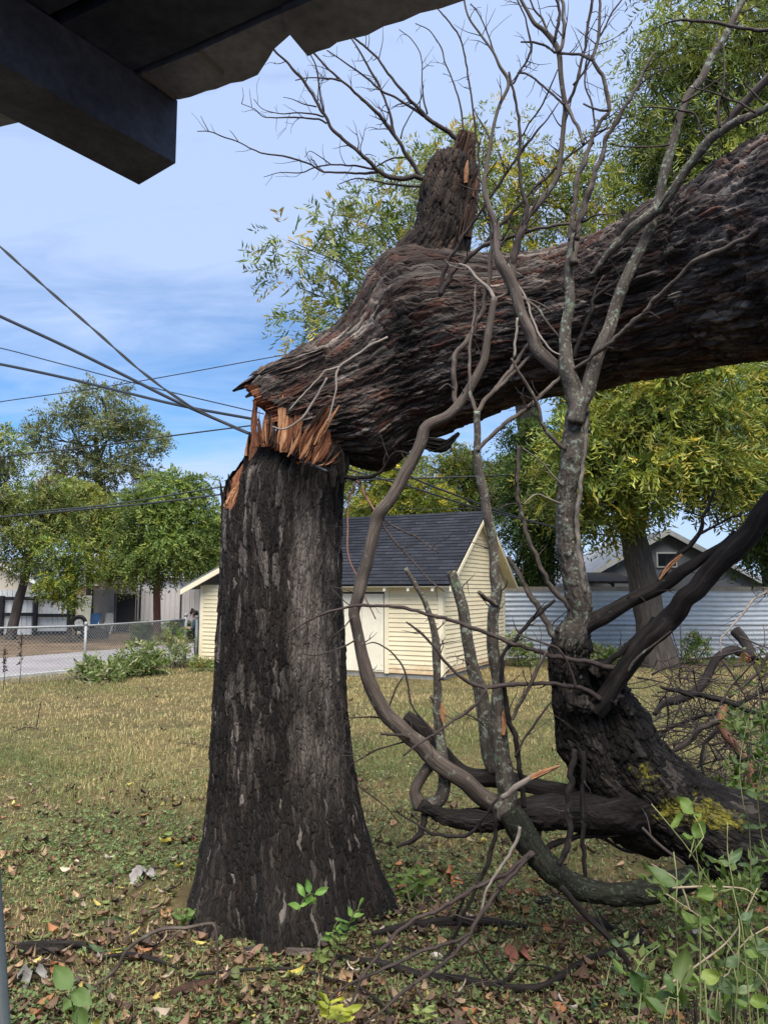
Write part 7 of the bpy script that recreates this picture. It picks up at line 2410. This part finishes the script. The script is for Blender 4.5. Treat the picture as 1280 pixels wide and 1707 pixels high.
# ------------------------------------------------------------------ cables
for k, (pts, Ys, wpx, lab) in enumerate([
    ([(-60, 352), (0, 410), (80, 482), (160, 552), (240, 622), (320, 678), (418, 725)], (4.5, 4.4), 5, 'twisted black cable sagging from the upper left to the break in the trunk'),
    ([(-60, 498), (0, 527), (100, 573), (200, 622), (300, 672), (418, 724), (470, 750), (545, 786)], (7.0, 4.38), 5.5, 'thick black cable draped across the break in the standing trunk'),
    ([(-60, 597), (0, 607), (100, 628), (200, 652), (300, 676), (430, 700)], (12.0, 6.0), 5, 'thick black cable passing behind the break, lowest of the close ones'),
    ([(-60, 570), (0, 580), (100, 606), (250, 645), (440, 690)], (16, 9), 2, 'thin wire just above the thick cable on the left'),
    ([(-60, 682), (0, 670), (200, 641), (450, 596), (620, 566)], (34, 30), 1.6, 'thin wire rising to the right behind the bark flap'),
    ([(-60, 772), (0, 762), (150, 745), (290, 726), (430, 708)], (26, 26), 2.6, 'dark wire crossing in front of the tall olive tree'),
    ([(60, 853), (200, 839), (370, 812), (480, 804), (617, 800), (739, 796), (880, 791), (1010, 788)], (22, 24), 2.6, 'dark wire running level behind the trunk and over the shed'),
    ([(-60, 868), (100, 853), (250, 839), (370, 824), (500, 806)], (20, 20), 3, 'dark wire low across the round green tree'),
    ([(560, 735), (625, 765), (668, 786), (706, 805), (753, 823), (800, 841), (840, 855), (922, 878), (977, 888), (1063, 897)], (7.0, 26), 3.2, 'black cable falling from the fallen trunk to the grey house, upper one'),
    ([(580, 782), (629, 797), (682, 811), (743, 831), (800, 848), (925, 879)], (7.0, 17), 3.2, 'black cable falling from the fallen trunk to the right, lower one'),
    ([(590, 847), (700, 848), (830, 848)], (30, 30), 1.4, 'faint level wire above the shed roof')]):
    P = np.array([at(x, y, yy) for (x, y), yy in zip(pts, np.interp(np.linspace(0, 1, len(pts)), [0, 1], Ys))])
    R = np.array([.5 * wpx * ax(p) / F for p in P])
    Q = catmull(np.concatenate([P, R[:, None]], 1), 90)
    b = MB()
    if k == 0:
        L = np.arange(90) * .42
        for ph in (0, np.pi):
            W = Q[:, :3] + np.stack([np.cos(L + ph) * Q[:, 3] * .5, 0 * L, np.sin(L + ph) * Q[:, 3] * .5], 1)
            b.tube(W, Q[:, 3] * .6, 6)
    else:
        b.tube(Q[:, :3], Q[:, 3], 7)
    tag(b.build('power_cable', M['cable'], smooth=True), lab, 'cable')

# grey pole at the left edge
b = MB()
p0, p1 = at(-14, 1420, 1.25), at(4, 1720, 1.15)
b.tube(catmull([p0 + (p0 - p1) * .5, p0, p1, p1 + (p1 - p0) * 3.2], 24), .012, 16)
tag(b.build('handrail_pole', plain('grey_green_paint', (0.13, 0.15, 0.14), .5, .4, .2), smooth=True), 'grey pole cutting the bottom left corner of the view', 'pole')

# ------------------------------------------------------------------ the person behind the fence
PY_ = 20.9
pe = at(327, 1060, PY_)
px0 = pe[0]


def skin(name, verts, edges, radii, mat, parent, sub=2):
    me = bpy.data.meshes.new(name)
    me.from_pydata([tuple(v_) for v_ in verts], edges, [])
    me.materials.append(mat)
    o = bpy.data.objects.new(name, me)
    COL.objects.link(o)
    if parent:
        o.parent = parent
    sk_ = o.modifiers.new('skin', 'SKIN')
    for v_, r_ in zip(me.skin_vertices[0].data, radii):
        v_.radius = (r_, r_) if not isinstance(r_, tuple) else r_
    me.skin_vertices[0].data[0].use_root = True
    ss = o.modifiers.new('sub', 'SUBSURF')
    ss.levels = sub
    ss.render_levels = sub
    sk_.use_smooth_shade = True
    return o


person = None
m_skin = plain('skin', (0.42, 0.24, 0.17), .6, .4, .08)
m_jkt = plain('jacket', (0.055, 0.085, 0.10), .8, .2, .2)
m_trs = plain('trousers', (0.035, 0.045, 0.055), .8, .2, .2)
m_hair = plain('hair', (0.02, 0.015, 0.013), .6, .3, .3)
o0 = np.array([px0, PY_, 0.0])
# facing left (-x), leaning forward a little, hands held in front
J = {'pelvis': (.06, 0, .80), 'waist': (.04, 0, .93), 'chest': (0, 0, 1.10), 'neck': (-.05, 0, 1.24), 'head0': (-.075, 0, 1.30), 'head1': (-.10, 0, 1.40),
     'shl': (-.01, -.15, 1.17), 'ell': (-.04, -.19, .95), 'wrl': (-.20, -.11, .98), 'shr': (-.01, .15, 1.17), 'elr': (-.04, .19, .95), 'wrr': (-.20, .10, .98),
     'hpl': (.06, -.08, .76), 'knl': (.03, -.09, .44), 'anl': (.06, -.09, .08), 'tol': (-.08, -.09, .035), 'hpr': (.06, .08, .76), 'knr': (.02, .09, .44), 'anr': (.07, .09, .08), 'tor': (-.07, .09, .035)}
names = list(J)
V = [o0 + np.array(J[k]) for k in names]
R = [.10, .095, .10, .045, .055, .075, .055, .04, .027, .055, .04, .027, .075, .055, .036, .032, .075, .055, .036, .032]
Ed = [('pelvis', 'waist'), ('waist', 'chest'), ('chest', 'neck'), ('neck', 'head0'), ('head0', 'head1'), ('chest', 'shl'), ('shl', 'ell'), ('ell', 'wrl'), ('chest', 'shr'), ('shr', 'elr'), ('elr', 'wrr'),
      ('pelvis', 'hpl'), ('hpl', 'knl'), ('knl', 'anl'), ('anl', 'tol'), ('pelvis', 'hpr'), ('hpr', 'knr'), ('knr', 'anr'), ('anr', 'tor')]
Ei = [(names.index(a), names.index(b_)) for a, b_ in Ed]
# nose and five fingers on each hand
V.append(o0 + np.array([-.185, 0, 1.36])); R.append(.014); Ei.append((names.index('head1'), len(V) - 1))
for wr, sy in (('wrl', 1), ('wrr', -1)):
    w0 = o0 + np.array(J[wr])
    V.append(w0 + np.array([-.055, sy * .01, .0])); R.append(.026)
    pi_ = len(V) - 1
    Ei.append((names.index(wr), pi_))
    for f in range(4):
        a = V[pi_] + np.array([-.03, sy * .005, .028 - .019 * f])
        b_ = a + np.array([-.03, sy * .012, -.004])
        V += [a, b_]; R += [.009, .007]
        Ei += [(pi_, len(V) - 2), (len(V) - 2, len(V) - 1)]
    V.append(V[pi_] + np.array([-.015, sy * .04, .022])); R.append(.009); Ei.append((pi_, len(V) - 1))
person = skin('person', V, Ei, R, m_skin, None)
tag(person, 'person in a dark jacket in profile between the fence posts and the shed', 'person')
idx = ['chest', 'waist', 'pelvis', 'shl', 'ell', 'wrl', 'shr', 'elr', 'wrr', 'hpl', 'hpr', 'neck']
Vj = [o0 + np.array(J[k]) * 1.0 for k in idx[:9]] + [o0 + np.array([-.035, 0, 1.205])]
Vj[5] = Vj[5] + np.array([.05, 0, -.008]); Vj[8] = Vj[8] + np.array([.05, 0, -.008])
skin('jacket', Vj, [(0, 1), (1, 2), (0, 3), (3, 4), (4, 5), (0, 6), (6, 7), (7, 8), (0, 9)], [.125, .12, .135, .07, .053, .04, .07, .053, .04, .06], m_jkt, person)
Vt = [o0 + np.array(J[k]) for k in ('pelvis', 'hpl', 'knl', 'anl', 'hpr', 'knr', 'anr')]
skin('trousers', Vt, [(0, 1), (1, 2), (2, 3), (0, 4), (4, 5), (5, 6)], [.118, .09, .068, .05, .09, .068, .05], m_trs, person)
Vh = [o0 + np.array(v_) for v_ in ((-.075, 0, 1.425), (-.03, 0, 1.39), (.02, 0, 1.37), (.055, 0, 1.33), (-.12, 0, 1.44))]
skin('hair', Vh, [(0, 1), (1, 2), (2, 3), (0, 4)], [.078, .078, .05, .035, .05], m_hair, person)
Vs_ = [o0 + np.array(J[k]) for k in ('anl', 'tol')] 
for a in (('anl', 'tol'), ('anr', 'tor')):
    skin('shoe', [o0 + np.array(J[a[0]]) - [0, 0, .03], o0 + np.array(J[a[1]])], [(0, 1)], [.05, .042], m_hair, person)
# what the face needs at this size: eyes, brows, mouth, ears
for nm, pts_, rr, mt in (('eye', ((-.168, -.03, 1.385), (-.168, .03, 1.385)), .009, m_hair), ('ear', ((-.075, -.078, 1.375), (-.075, .078, 1.375)), .018, m_skin)):
    for p in pts_:
        V_, Q_, *_ = ring(o0 + np.array(p), rr * .5, rr * .55, 10, 8, (0, 1, .1))
        mk(nm, V_, Q_, mt, person)
V_, Q_, *_ = ring(o0 + np.array((-.163, 0, 1.325)), .014, .006, 12, 8, (1, 0, .1))
mk('mouth', V_, Q_, plain('lips', (0.30, 0.10, 0.09), .5), person)
